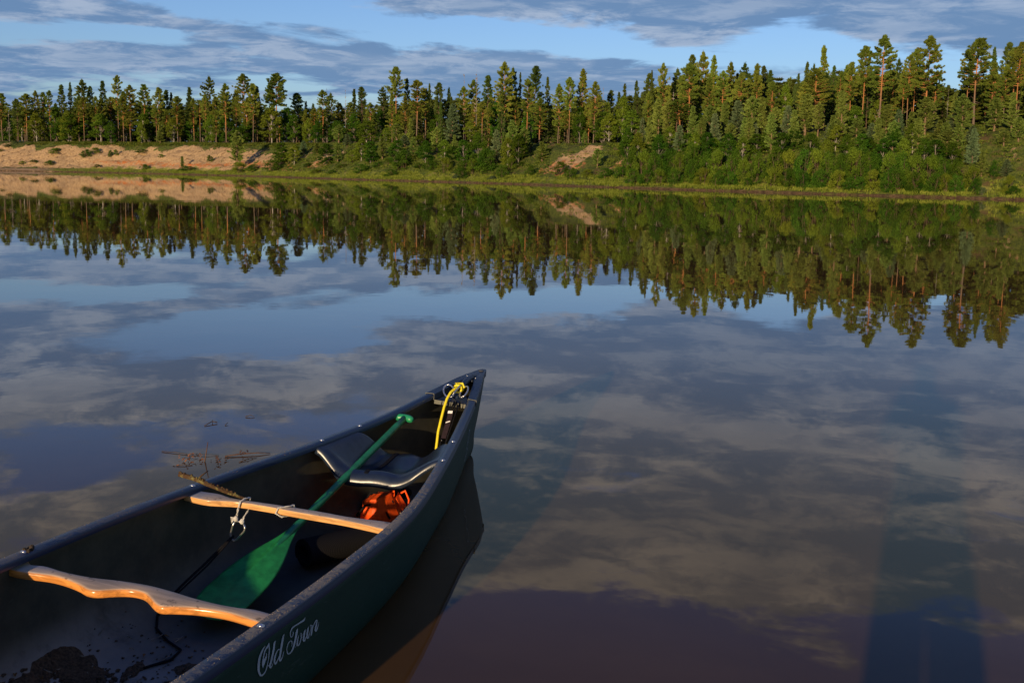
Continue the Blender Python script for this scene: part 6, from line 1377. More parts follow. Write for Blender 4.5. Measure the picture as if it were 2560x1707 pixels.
def make_seat():
    A0, A1 = .985, 1.375; nb, na = 44, 26; V = []
    def S(u, v):   # u 0 far .. 1 near, v -1 left .. 1 right
        a_f = 1.03 - .02 * v + .05 * v * v - .07 * (1 - v * v); a_n = 1.325 - .05 * v
        uu = min(max(u, 0), 1); a = a_f + (a_n - a_f) * uu
        w = wq(a) - .034; b = v * w
        k = abs(v); rise = max(0, (k - (.42 if v < 0 else .24)) / (.58 if v < 0 else .76)); rise = rise * rise * (3 - 2 * rise)
        base = .215 + .006 * math.cos(v * math.pi * 2.1) * (k < .24)
        top = gz(a) - .012
        z = base + (top - base) * rise
        dish = -.016 * math.sin(math.pi * min(1, max(0, (uu - .12) / .8))) * (1 - k ** 3)
        z += dish + .010 * math.exp(-((uu - .93) / .06) ** 2) * (1 - rise)
        return a, b, z
    rows = [-3, -2, -1] + list(range(na)) + [na, na + 1, na + 2, na + 3]
    for r in rows:
        for j in range(nb + 1):
            v = -1 + 2 * j / nb
            if r < 0: a, b, z = S(0, v); k = -r; a -= .010 * math.sin(k / 3 * 1.57); z -= .022 * (1 - math.cos(k / 3 * 1.57)) 
            elif r >= na:
                a, b, z = S(1, v); k = (r - na + 1) / 4; fall = 1 - .75 * max(0, (abs(v) - .6) / .4)
                a += .030 * math.sin(k * 1.57) * fall; z -= .050 * (1 - math.cos(k * 1.57)) * (.4 + .6 * fall)
            else: a, b, z = S(r / (na - 1), v)
            V.append((a, b, z))
    n = nb + 1
    F = [(i * n + j, (i + 1) * n + j, (i + 1) * n + j + 1, i * n + j + 1) for i in range(len(rows) - 1) for j in range(nb)]
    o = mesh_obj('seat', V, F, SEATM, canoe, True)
    if sum(p.normal.z for p in o.data.polygons) < 0: o.data.flip_normals()
    md = o.modifiers.new('s', 'SOLIDIFY'); md.thickness = .006; md.offset = -1
    st = MB()
    for vv in (-.30, .0):
        P = []
        for i in range(12):
            u = i / 11 * 1.0; a, b, z = S(u, vv + .10 * u); P.append((a, b, z))
        Vs = []
        for a, b, z in P: Vs += [(a, b - .009, z + .0025), (a, b + .009, z + .0025)]
        if vv < 0: st.add(Vs, [(2 * i, 2 * i + 1, 2 * i + 3, 2 * i + 2) for i in range(11)])
    so_ = st.build('seat_strap', BLACK, o); so_.modifiers.new('s', 'SOLIDIFY').thickness = .002
make_seat()

def mat_wood(name, top, side):
    m, g = material(name); tc = g.n('ShaderNodeTexCoord'); co = tc.outputs['Object']
    mp = g.n('ShaderNodeMapping'); g.put(mp.inputs[0], co); mp.inputs[3].default_value = (26, 2.2, 26)
    gr = g.noise(mp.outputs[0], 3.0, 6, .6, .6); n = g.noise(co, 28, 6, .7); n2 = g.noise(co, 9, 4, .6)
    nz = g.sep(tc.outputs['Normal'])[2]
    clean = g.mix(g.smooth(gr, .38, .62), tuple(x * .62 for x in side), side)
    dust_and_light = g.mix(g.smooth(gr, .3, .7), tuple(x * .7 for x in top), top)  # dust and the dull grazing light are both put into this top tone
    dust_and_light = g.mix(g.smooth(n, .57, .66, 0, .75), dust_and_light, (.10, .075, .05))
    y = g.math('ABSOLUTE', g.sep(co)[1])
    dust_and_light = g.mix(g.math('MULTIPLY', g.smooth(y, .28, .36), g.smooth(n2, .42, .6)), dust_and_light, (.42, .40, .37))
    k = g.smooth(nz, .55, .93)
    b = principled(g, g.mix(k, clean, dust_and_light), g.mix(k, (.22,) * 3, (.75,) * 3), .5)
    bump(g, b, g.math('ADD', g.math('MULTIPLY', n, k), gr), .15, .002)
    return m
YOKEM = mat_wood('varnished_ash', (.64, .46, .29), (.76, .30, .068))
THWM = mat_wood('varnished_ash_pale', (.70, .52, .34), (.80, .42, .15))
YF = [(2.87, -.436), (2.898, -.40), (2.890, -.361), (2.896, -.291), (2.892, -.195), (2.871, -.102), (2.862, -.019), (2.867, .058), (2.876, .134), (2.878, .204), (2.872, .266), (2.862, .31), (2.865, .36), (2.865, .428)]
YN = [(2.955, -.436), (2.957, -.40), (2.948, -.352), (2.939, -.304), (2.942, -.239), (2.955, -.185), (2.967, -.150), (2.962, -.125), (2.943, -.101), (2.920, -.065), (2.912, -.035), (2.916, -.005), (2.934, .025), (2.956, .055), (2.966, .080), (2.952, .112), (2.938, .145), (2.924, .196), (2.917, .261), (2.922, .314), (2.93, .37), (2.935, .428)]
TF = [(2.075, -.40), (2.077, -.365), (2.070, -.303), (2.084, -.245), (2.079, -.185), (2.068, -.103), (2.055, .017), (2.048, .1), (2.046, .188), (2.035, .265), (2.022, .33), (2.02, .395)]
TN = [(2.145, -.40), (2.150, -.363), (2.150, -.299), (2.115, -.211), (2.102, -.107), (2.098, .001), (2.091, .123), (2.086, .202), (2.090, .29), (2.094, .34), (2.095, .395)]
def bar(name, far, near, zt, th, mat, label, bevel):
    def smooth(P):
        P = np.array(P); bb = np.linspace(P[0, 1], P[-1, 1], 90)
        return [(float(hermite(b, P[:, 1], P[:, 0])), float(b)) for b in bb]
    f, n_ = smooth(far), smooth(near); k = len(f); V = []
    for i in range(k): 
        for (a, b) in (f[i], n_[i]): V.append((a, b, zt(b)))
        for (a, b) in (n_[i], f[i]): V.append((a, b, zt(b) - th))
    F = [(4 * i + j, 4 * i + (j + 1) % 4, 4 * i + 4 + (j + 1) % 4, 4 * i + 4 + j) for i in range(k - 1) for j in range(4)]
    F += [(0, 1, 2, 3)[::-1], tuple(4 * (k - 1) + j for j in range(4))]
    o = mesh_obj(name, V, F, mat, canoe, True)
    bm_ = bmesh.new(); bm_.from_mesh(o.data); bmesh.ops.recalc_face_normals(bm_, faces=bm_.faces); bm_.to_mesh(o.data); bm_.free()
    md = o.modifiers.new('b', 'BEVEL'); md.width = bevel; md.segments = 4; md.limit_method = 'ANGLE'; md.angle_limit = 1.0; md.harden_normals = False
    o['label'] = label
bar('yoke', YF, YN, lambda b: .302, .026, YOKEM, 'carved wooden carrying yoke with two shoulder curves', .009)
bar('thwart', TF, TN, lambda b: .294, .022, THWM, 'plain pale wooden thwart', .004)
def bolts():
    for q, sd in ((1.045, -1), (1.045, 1), (1.315, -1), (1.30, 1), (2.10, -1), (2.91, -1), (3.02, 1)):
        b = sd * (wq(q) - .020); z = gz(q)
        mb = MB(); mb.tube([(q, b, z), (q, b, z + .0022)], [.0105, .0100], 14); mb.ball((q, b, z + .002), (.0075, .0075, .004), 12, 7)
        mb.build('bolt', METAL, canoe, True)
    m = MB(); rs = random.Random(4)
    for q, sd in ((2.895, -1),):
        b = sd * (wq(q) - .026); z = gz(q)
        for k in range(9): m.ball((q + rs.uniform(-.014, .014), b + rs.uniform(-.01, .01), z + rs.uniform(.001, .008)), (rs.uniform(.004, .008),) * 3, 6, 5)
    m.build('mud_crumb', simple('mud', (.06, .045, .03), .95, .1, .5, 200, .6), canoe)
bolts()

LETTERS = [[(3.022, 0.292, 3.023, 0.293), (3.025, 0.291, 3.027, 0.293), (3.027, 0.289, 3.031, 0.292), (3.03, 0.287, 3.036, 0.291), (3.033, 0.284, 3.04, 0.289), (3.037, 0.279, 3.045, 0.285), (3.04, 0.275, 3.049, 0.281), (3.042, 0.271, 3.052, 0.277), (3.044, 0.266, 3.055, 0.272), (3.045, 0.261, 3.056, 0.267), (3.045, 0.255, 3.057, 0.261), (3.045, 0.249, 3.057, 0.255), (3.045, 0.243, 3.056, 0.248), (3.044, 0.237, 3.055, 0.242), (3.042, 0.231, 3.052, 0.235), (3.039, 0.227, 3.049, 0.229), (3.037, 0.223, 3.045, 0.224), (3.034, 0.22, 3.04, 0.218), (3.032, 0.218, 3.033, 0.214), (3.031, 0.217, 3.027, 0.212), (3.027, 0.217, 3.022, 0.212), (3.023, 0.217, 3.018, 0.212), (3.02, 0.218, 3.015, 0.214), (3.016, 0.219, 3.011, 0.216), (3.013, 0.222, 3.009, 0.219), (3.011, 0.225, 3.006, 0.223), (3.009, 0.23, 3.005, 0.227), (3.007, 0.234, 3.003, 0.232), (3.006, 0.238, 3.002, 0.236), (3.004, 0.242, 3.001, 0.24), (3.003, 0.247, 3.0, 0.245), (3.003, 0.252, 2.999, 0.251), (3.003, 0.259, 2.999, 0.257), (3.003, 0.264, 2.998, 0.262), (3.003, 0.269, 2.998, 0.266), (3.003, 0.272, 2.998, 0.27), (3.004, 0.277, 2.998, 0.274), (3.004, 0.282, 3.0, 0.28), (3.005, 0.288, 3.002, 0.287), (3.005, 0.294, 3.004, 0.293)], [(3.004, 0.293, 3.005, 0.294), (3.004, 0.29, 3.008, 0.292), (3.004, 0.286, 3.01, 0.29), (3.005, 0.283, 3.013, 0.289), (3.008, 0.282, 3.015, 0.288), (3.012, 0.281, 3.018, 0.287), (3.015, 0.281, 3.021, 0.285), (3.018, 0.279, 3.024, 0.283), (3.02, 0.277, 3.026, 0.281), (3.022, 0.275, 3.028, 0.278), (3.024, 0.271, 3.029, 0.275), (3.025, 0.268, 3.03, 0.271), (3.026, 0.264, 3.031, 0.267), (3.027, 0.26, 3.032, 0.263), (3.027, 0.256, 3.033, 0.259), (3.028, 0.253, 3.034, 0.256), (3.028, 0.249, 3.034, 0.253), (3.028, 0.246, 3.034, 0.249), (3.028, 0.244, 3.034, 0.246), (3.028, 0.241, 3.032, 0.242), (3.028, 0.238, 3.03, 0.239), (3.027, 0.234, 3.028, 0.235)], [(3.015, 0.27, 3.018, 0.271), (3.014, 0.268, 3.017, 0.269), (3.012, 0.266, 3.016, 0.267), (3.011, 0.263, 3.016, 0.265), (3.011, 0.26, 3.017, 0.263), (3.011, 0.257, 3.018, 0.261), (3.012, 0.254, 3.02, 0.26), (3.013, 0.253, 3.022, 0.259), (3.014, 0.251, 3.024, 0.258), (3.015, 0.25, 3.027, 0.257), (3.017, 0.248, 3.028, 0.255), (3.018, 0.246, 3.029, 0.252), (3.02, 0.244, 3.029, 0.249), (3.021, 0.242, 3.029, 0.247), (3.023, 0.241, 3.029, 0.244), (3.024, 0.239, 3.029, 0.242), (3.025, 0.238, 3.029, 0.24), (3.026, 0.236, 3.029, 0.237), (3.027, 0.234, 3.028, 0.235)], [(3.021, 0.259, 3.02, 0.257), (3.02, 0.259, 3.018, 0.257), (3.019, 0.26, 3.016, 0.258), (3.018, 0.261, 3.014, 0.258), (3.017, 0.262, 3.013, 0.259), (3.016, 0.263, 3.011, 0.26), (3.015, 0.264, 3.011, 0.262), (3.016, 0.266, 3.012, 0.264), (3.017, 0.268, 3.014, 0.267), (3.018, 0.271, 3.015, 0.27)], [(2.969, 0.284, 2.969, 0.284), (2.97, 0.282, 2.973, 0.284), (2.971, 0.28, 2.976, 0.284), (2.971, 0.278, 2.979, 0.282), (2.972, 0.273, 2.981, 0.277), (2.972, 0.266, 2.981, 0.271), (2.972, 0.26, 2.982, 0.265), (2.974, 0.254, 2.984, 0.26), (2.975, 0.249, 2.985, 0.255), (2.977, 0.244, 2.987, 0.249), (2.978, 0.239, 2.989, 0.245), (2.98, 0.234, 2.99, 0.24), (2.982, 0.23, 2.991, 0.236), (2.983, 0.227, 2.993, 0.233), (2.985, 0.224, 2.995, 0.23), (2.986, 0.222, 2.995, 0.227), (2.986, 0.22, 2.995, 0.223), (2.986, 0.218, 2.993, 0.22), (2.987, 0.218, 2.99, 0.216), (2.988, 0.219, 2.984, 0.214), (2.986, 0.218, 2.981, 0.215), (2.983, 0.219, 2.979, 0.216), (2.981, 0.22, 2.977, 0.218), (2.978, 0.222, 2.976, 0.22), (2.976, 0.224, 2.974, 0.223)], [(3.005, 0.23, 3.005, 0.229), (3.003, 0.23, 3.002, 0.228), (3.0, 0.229, 3.0, 0.227), (2.997, 0.228, 2.998, 0.226), (2.995, 0.226, 2.996, 0.225), (2.992, 0.224, 2.994, 0.223), (2.989, 0.222, 2.991, 0.221)], [(2.923, 0.283, 2.924, 0.283), (2.924, 0.28, 2.928, 0.283), (2.925, 0.278, 2.931, 0.282), (2.926, 0.275, 2.934, 0.279), (2.926, 0.271, 2.936, 0.276), (2.927, 0.266, 2.937, 0.271), (2.928, 0.262, 2.938, 0.267), (2.929, 0.256, 2.94, 0.262), (2.93, 0.251, 2.941, 0.256), (2.932, 0.246, 2.942, 0.251), (2.932, 0.24, 2.943, 0.246), (2.933, 0.235, 2.943, 0.24), (2.934, 0.23, 2.944, 0.235), (2.935, 0.225, 2.944, 0.23), (2.936, 0.221, 2.945, 0.226), (2.936, 0.217, 2.945, 0.222), (2.935, 0.215, 2.944, 0.218), (2.935, 0.214, 2.942, 0.214), (2.939, 0.216, 2.934, 0.21), (2.936, 0.216, 2.93, 0.211), (2.933, 0.217, 2.927, 0.213), (2.929, 0.219, 2.924, 0.216), (2.927, 0.221, 2.923, 0.219), (2.926, 0.224, 2.922, 0.222), (2.924, 0.227, 2.921, 0.226), (2.923, 0.23, 2.92, 0.228), (2.922, 0.232, 2.92, 0.231), (2.92, 0.234, 2.919, 0.234)], [(2.942, 0.247, 2.942, 0.249), (2.945, 0.248, 2.946, 0.25), (2.948, 0.249, 2.95, 0.252), (2.951, 0.25, 2.954, 0.253), (2.954, 0.249, 2.958, 0.252), (2.957, 0.247, 2.961, 0.25), (2.959, 0.244, 2.964, 0.248), (2.961, 0.242, 2.967, 0.246), (2.962, 0.239, 2.97, 0.243), (2.963, 0.235, 2.971, 0.24), (2.964, 0.232, 2.973, 0.237), (2.964, 0.229, 2.973, 0.233), (2.964, 0.225, 2.973, 0.229), (2.963, 0.221, 2.972, 0.225), (2.962, 0.218, 2.969, 0.22), (2.962, 0.217, 2.963, 0.214), (2.963, 0.218, 2.957, 0.213), (2.959, 0.219, 2.954, 0.215), (2.956, 0.221, 2.951, 0.218), (2.952, 0.224, 2.948, 0.221), (2.949, 0.227, 2.945, 0.225), (2.945, 0.231, 2.942, 0.229)], [(2.806, 0.282, 2.807, 0.282), (2.807, 0.278, 2.811, 0.281), (2.807, 0.275, 2.815, 0.28), (2.81, 0.273, 2.818, 0.28), (2.816, 0.273, 2.822, 0.28), (2.822, 0.274, 2.828, 0.28), (2.83, 0.275, 2.834, 0.281), (2.838, 0.276, 2.842, 0.281), (2.847, 0.277, 2.851, 0.282), (2.855, 0.278, 2.86, 0.283), (2.862, 0.279, 2.867, 0.284), (2.869, 0.279, 2.874, 0.284), (2.874, 0.279, 2.88, 0.285), (2.878, 0.279, 2.884, 0.284), (2.881, 0.278, 2.887, 0.282), (2.883, 0.277, 2.889, 0.28), (2.886, 0.275, 2.891, 0.278), (2.887, 0.272, 2.893, 0.275), (2.888, 0.269, 2.893, 0.272), (2.887, 0.265, 2.892, 0.267), (2.886, 0.261, 2.89, 0.262), (2.884, 0.258, 2.887, 0.258), (2.884, 0.258, 2.882, 0.255), (2.881, 0.258, 2.878, 0.255), (2.878, 0.258, 2.875, 0.256), (2.877, 0.259, 2.872, 0.257), (2.876, 0.261, 2.871, 0.259), (2.875, 0.263, 2.87, 0.261), (2.875, 0.265, 2.871, 0.264), (2.876, 0.268, 2.873, 0.267), (2.877, 0.27, 2.874, 0.269)], [(2.846, 0.265, 2.849, 0.267), (2.846, 0.262, 2.852, 0.266), (2.846, 0.259, 2.855, 0.264), (2.846, 0.256, 2.857, 0.262), (2.847, 0.252, 2.859, 0.258), (2.848, 0.247, 2.86, 0.253), (2.849, 0.242, 2.861, 0.248), (2.85, 0.238, 2.862, 0.244), (2.852, 0.234, 2.863, 0.24), (2.854, 0.229, 2.865, 0.235), (2.856, 0.224, 2.867, 0.23), (2.859, 0.219, 2.869, 0.225), (2.862, 0.215, 2.871, 0.221), (2.866, 0.212, 2.874, 0.217), (2.87, 0.21, 2.877, 0.215), (2.875, 0.208, 2.881, 0.213), (2.88, 0.208, 2.885, 0.213), (2.886, 0.209, 2.889, 0.213), (2.892, 0.211, 2.892, 0.214), (2.898, 0.215, 2.893, 0.215), (2.901, 0.219, 2.896, 0.218), (2.903, 0.223, 2.899, 0.222), (2.905, 0.227, 2.9, 0.225), (2.906, 0.231, 2.902, 0.229), (2.906, 0.235, 2.902, 0.233), (2.905, 0.239, 2.901, 0.237), (2.903, 0.243, 2.899, 0.24), (2.901, 0.246, 2.897, 0.243), (2.898, 0.248, 2.894, 0.245), (2.894, 0.249, 2.891, 0.246), (2.891, 0.249, 2.888, 0.246), (2.886, 0.248, 2.885, 0.245), (2.881, 0.246, 2.882, 0.244), (2.877, 0.243, 2.881, 0.243), (2.874, 0.239, 2.879, 0.241), (2.873, 0.236, 2.878, 0.238), (2.873, 0.233, 2.877, 0.235), (2.874, 0.231, 2.877, 0.232), (2.875, 0.229, 2.877, 0.23), (2.877, 0.227, 2.878, 0.227)], [(2.837, 0.242, 2.839, 0.243), (2.838, 0.239, 2.841, 0.241), (2.838, 0.236, 2.843, 0.239), (2.839, 0.233, 2.845, 0.236), (2.839, 0.229, 2.846, 0.233), (2.84, 0.226, 2.847, 0.23), (2.839, 0.222, 2.848, 0.226), (2.839, 0.219, 2.848, 0.223), (2.838, 0.216, 2.847, 0.219), (2.837, 0.215, 2.844, 0.215), (2.838, 0.216, 2.838, 0.211), (2.837, 0.215, 2.833, 0.21), (2.835, 0.215, 2.829, 0.21), (2.832, 0.216, 2.826, 0.212), (2.83, 0.219, 2.824, 0.215), (2.828, 0.222, 2.823, 0.218), (2.827, 0.224, 2.821, 0.221), (2.826, 0.227, 2.82, 0.224), (2.825, 0.23, 2.819, 0.227), (2.823, 0.233, 2.818, 0.23), (2.822, 0.235, 2.817, 0.233), (2.822, 0.237, 2.817, 0.235), (2.822, 0.24, 2.818, 0.238), (2.824, 0.242, 2.821, 0.241), (2.824, 0.243, 2.824, 0.244), (2.825, 0.243, 2.827, 0.245), (2.827, 0.243, 2.829, 0.244), (2.828, 0.241, 2.83, 0.242), (2.827, 0.238, 2.829, 0.239), (2.824, 0.233, 2.826, 0.234), (2.821, 0.23, 2.823, 0.23), (2.819, 0.229, 2.819, 0.228), (2.816, 0.228, 2.815, 0.227), (2.812, 0.227, 2.811, 0.226)], [(2.84, 0.216, 2.845, 0.22), (2.843, 0.216, 2.847, 0.218), (2.845, 0.215, 2.848, 0.217), (2.847, 0.215, 2.849, 0.216), (2.85, 0.214, 2.851, 0.215), (2.852, 0.214, 2.853, 0.215), (2.854, 0.214, 2.855, 0.214)], [(2.796, 0.242, 2.797, 0.243), (2.797, 0.241, 2.8, 0.243), (2.798, 0.239, 2.804, 0.243), (2.798, 0.237, 2.807, 0.242), (2.799, 0.233, 2.809, 0.238), (2.799, 0.229, 2.81, 0.234), (2.8, 0.224, 2.81, 0.229), (2.801, 0.219, 2.811, 0.224), (2.802, 0.214, 2.811, 0.219), (2.802, 0.211, 2.81, 0.214), (2.804, 0.213, 2.804, 0.209), (2.803, 0.213, 2.798, 0.208), (2.801, 0.213, 2.795, 0.208), (2.798, 0.214, 2.793, 0.21), (2.796, 0.216, 2.791, 0.214), (2.793, 0.219, 2.789, 0.217)], [(2.778, 0.243, 2.78, 0.244), (2.779, 0.241, 2.783, 0.243), (2.779, 0.238, 2.786, 0.242), (2.779, 0.235, 2.788, 0.24), (2.779, 0.232, 2.79, 0.237), (2.779, 0.227, 2.79, 0.233), (2.78, 0.223, 2.791, 0.228), (2.78, 0.218, 2.791, 0.224), (2.781, 0.214, 2.791, 0.219), (2.781, 0.211, 2.79, 0.214), (2.782, 0.212, 2.784, 0.209), (2.782, 0.212, 2.777, 0.207), (2.78, 0.212, 2.773, 0.207), (2.777, 0.214, 2.771, 0.211), (2.775, 0.218, 2.77, 0.215), (2.772, 0.222, 2.769, 0.22), (2.77, 0.225, 2.767, 0.223), (2.768, 0.228, 2.765, 0.227), (2.767, 0.232, 2.764, 0.231), (2.767, 0.236, 2.764, 0.235), (2.768, 0.241, 2.765, 0.24), (2.769, 0.244, 2.767, 0.243), (2.769, 0.243, 2.771, 0.245), (2.771, 0.243, 2.773, 0.244), (2.774, 0.242, 2.775, 0.244)], [(2.768, 0.244, 2.768, 0.243), (2.764, 0.242, 2.764, 0.241), (2.759, 0.24, 2.762, 0.239), (2.755, 0.236, 2.761, 0.238), (2.753, 0.232, 2.761, 0.235), (2.752, 0.226, 2.762, 0.231), (2.752, 0.222, 2.762, 0.227), (2.753, 0.217, 2.763, 0.222), (2.754, 0.213, 2.763, 0.218), (2.755, 0.21, 2.764, 0.214), (2.757, 0.208, 2.764, 0.212), (2.76, 0.208, 2.763, 0.21), (2.762, 0.207, 2.763, 0.208)], [(2.759, 0.222, 2.756, 0.221), (2.756, 0.227, 2.753, 0.225), (2.753, 0.231, 2.75, 0.23), (2.75, 0.236, 2.746, 0.233), (2.747, 0.239, 2.743, 0.236), (2.744, 0.242, 2.739, 0.239), (2.741, 0.244, 2.736, 0.241), (2.738, 0.245, 2.733, 0.242), (2.733, 0.245, 2.73, 0.242), (2.727, 0.242, 2.732, 0.243), (2.726, 0.238, 2.732, 0.241), (2.726, 0.232, 2.734, 0.237), (2.726, 0.227, 2.736, 0.232), (2.726, 0.223, 2.737, 0.228), (2.728, 0.219, 2.739, 0.225), (2.729, 0.216, 2.739, 0.221), (2.729, 0.212, 2.74, 0.217), (2.73, 0.21, 2.739, 0.214), (2.734, 0.212, 2.733, 0.208), (2.734, 0.212, 2.727, 0.207), (2.729, 0.213, 2.723, 0.209), (2.726, 0.215, 2.72, 0.211), (2.723, 0.217, 2.718, 0.214), (2.721, 0.22, 2.717, 0.217), (2.719, 0.223, 2.716, 0.221), (2.718, 0.226, 2.715, 0.224), (2.717, 0.228, 2.715, 0.228), (2.715, 0.231, 2.714, 0.231)]]
LOGO = (0.613, 0.250)
def lettering():
    mb = MB()
    for st in LETTERS:
        V = []
        for (a1, z1, a2, z2) in st:
            for a, z in ((a1, z1), (a2, z2)): V.append((a, hull_b(a, z) + .0022, z))
        mb.add(V, [(2 * i, 2 * i + 1, 2 * i + 3, 2 * i + 2) for i in range(len(st) - 1)])
    o = mb.build('lettering', LETTER, canoe); o['label'] = 'pale script lettering reading Old Town'
    mb = MB()      # small swirl logo near the stem and the scratched line beside it
    def rib(P, w):
        V = []
        for i, (a, z) in enumerate(P):
            j = min(i + 1, len(P) - 1); k = max(i - 1, 0); t = Vector((P[j][0] - P[k][0], P[j][1] - P[k][1])).normalized(); n = Vector((-t.y, t.x)) * w
            for sgn in (-1, 1):
                aa, zz = a + n.x * sgn, z + n.y * sgn; V.append((aa, hull_b(aa, zz) + .002, zz))
        mb.add(V, [(2 * i, 2 * i + 1, 2 * i + 3, 2 * i + 2) for i in range(len(P) - 1)])
    rib([(LOGO[0] + .030 * math.cos(t) * (1 if math.sin(t) > 0 else .8), LOGO[1] + .032 * math.sin(t)) for t in np.linspace(0, 6.28, 20)], .003)
    rib([(LOGO[0] + .02 * math.sin(t * 3), LOGO[1] - .03 - .03 * t) for t in np.linspace(0, 3.2, 18)], .0035)
    rib([(LOGO[0] - .015 + .01 * math.sin(t * 2), LOGO[1] - .09 - .01 * t) for t in np.linspace(0, 4, 10)], .003)
    o = mb.build('bow_logo', LETTER, canoe); o['label'] = 'small pale swirl logo near the stem'
lettering()

# ------------------------------------------------------------------ things lying in the canoe (built in canoe space, each its own thing)
def inboat(name, label, cat, origin, group=None):
    M = CM @ Matrix.Translation(origin)
    o = empty(name, mw=M); tag(o, label, cat, group); return o
def shift(mb, origin):
    ox, oy, oz = origin; mb.v = [(x - ox, y - oy, z - oz) for x, y, z in mb.v]; return mb

def make_paddle():
    G = Vector((.77, -.12, .33)); T = Vector((2.39, -.135, -.012)); ax = (T - G); L = ax.length; ax.normalize()
    root = inboat('paddle', 'green plastic paddle with a T grip lying under the thwart and yoke', 'paddle', G)
    lat = Vector((0, 1, 0)) - ax * ax.y; lat.normalize(); nor = ax.cross(lat).normalized()
    if nor.z < 0: nor = -nor
    lat2 = (lat * math.cos(.13) - nor * math.sin(.13)).normalized(); nor2 = (nor * math.cos(.13) + lat * math.sin(.13)).normalized()
    GREEN = simple('green_paddle_plastic', (.014, .165, .062), .38, .5, .25, 14, .08)
    BLADE = simple('green_blade_plastic', (.016, .23, .055), .5, .3, .28, 22, .12)
    s = MB(); s.tube([ax * t + nor * (-.006 * max(0, t - L + .60) / .3) for t in np.linspace(.0, L - .28, 14)], [.0155] * 10 + [.0155, .013, .009, .004], 14)
    s.build('shaft', GREEN, root, True)
    g = MB(); pts = [lat * b + ax * (-.004 + .014 * (abs(b) / .045) ** 2) for b in np.linspace(-.043, .043, 9)]
    g.tube(pts, [.011, .0165, .018, .0175, .018, .0175, .018, .0165, .011], 12); g.build('grip', simple('grip_green', (.02, .25, .10), .35, .5, .1, 20), root, True)
    bl = L - .64
    prof = [(0, .013), (.05, .017), (.12, .032), (.20, .056), (.28, .076), (.36, .087), (.46, .090), (.54, .087), (.595, .074), (.625, .050), (.64, .010)]
    X = [p[0] for p in prof]; Y = [p[1] for p in prof]; V = []; nx, nw = 46, 20
    for i in range(nx + 1):
        x = .64 * (i / nx); hw = float(np.interp(x, X, Y)) if x > .56 else float(hermite(x, X, Y))
        for j in range(nw + 1):
            u = -1 + 2 * j / nw; ridge = .011 * math.exp(-(u * hw / .011) ** 2) * max(0, 1 - x / .58) - .020 * (abs(u) ** 2) * math.sin(math.pi * min(1, x / .64)) * .5
            V.append(ax * (bl + x) + lat2 * (u * hw) + nor2 * (ridge + .002))
    n = nw + 1
    F = [(i * n + j, i * n + j + 1, (i + 1) * n + j + 1, (i + 1) * n + j) for i in range(nx) for j in range(nw)]
    o = mesh_obj('blade', V, F, BLADE, root, True)
    if sum(p.normal.dot(nor2) for p in o.data.polygons) < 0: o.data.flip_normals()
    md = o.modifiers.new('s', 'SOLIDIFY'); md.thickness = .005; md.offset = -1
make_paddle()

def make_mat():
    A = Vector((1.75, -.11, .045)); B = Vector((1.42, .07, .05)); r = .062
    A.z = floor_z(A.x, A.y) + r + .002; B.z = floor_z(B.x, B.y) + r + .002
    root = inboat('rolled_foam_mat', 'rolled black ribbed foam mat under the thwart', 'foam mat', A)
    m, g = material('ribbed_foam'); tc = g.n('ShaderNodeTexCoord').outputs['Object']
    wv = g.n('ShaderNodeTexWave', wave_type='RINGS', rings_direction='SPHERICAL'); mp = g.n('ShaderNodeMapping'); g.put(mp.inputs[0], tc)
    mp.inputs[1].default_value = (-.20, -.12, -.02); g.put(wv.inputs['Vector'], mp.outputs[0])
    wv.inputs['Scale'].default_value = 46; wv.inputs['Distortion'].default_value = 1.2; wv.inputs['Detail Scale'].default_value = 2
    b = principled(g, g.mix(wv.outputs[1], (.006, .006, .008), (.018, .017, .016)), .9, .1); bump(g, b, wv.outputs[1], .5, .002)
    ax = (B - A); L = ax.length; ax.normalize(); e1 = ax.cross(Vector((0, 0, 1))).normalized(); e2 = e1.cross(ax).normalized()
    V = []; F = []; turns = 2.6; n = 90
    for i in range(n + 1):
        a = i / n * turns * 2 * math.pi; rr = .040 + (r - .040) * i / n
        for tt in (0, L):
            for dr in (0, .009):
                V.append(ax * tt + e1 * math.cos(a) * (rr - dr) + e2 * math.sin(a) * (rr - dr) * .94)
    for i in range(n):
        a, c = 4 * i, 4 * i + 4
        F += [(a, c, c + 2, a + 2), (a + 1, a + 3, c + 3, c + 1), (a, a + 1, c + 1, c), (a + 2, c + 2, c + 3, a + 3)]
    F += [(0, 2, 3, 1), (4 * n, 4 * n + 1, 4 * n + 3, 4 * n + 2)]
    mesh_obj('roll', V, F, m, root, False)
make_mat()

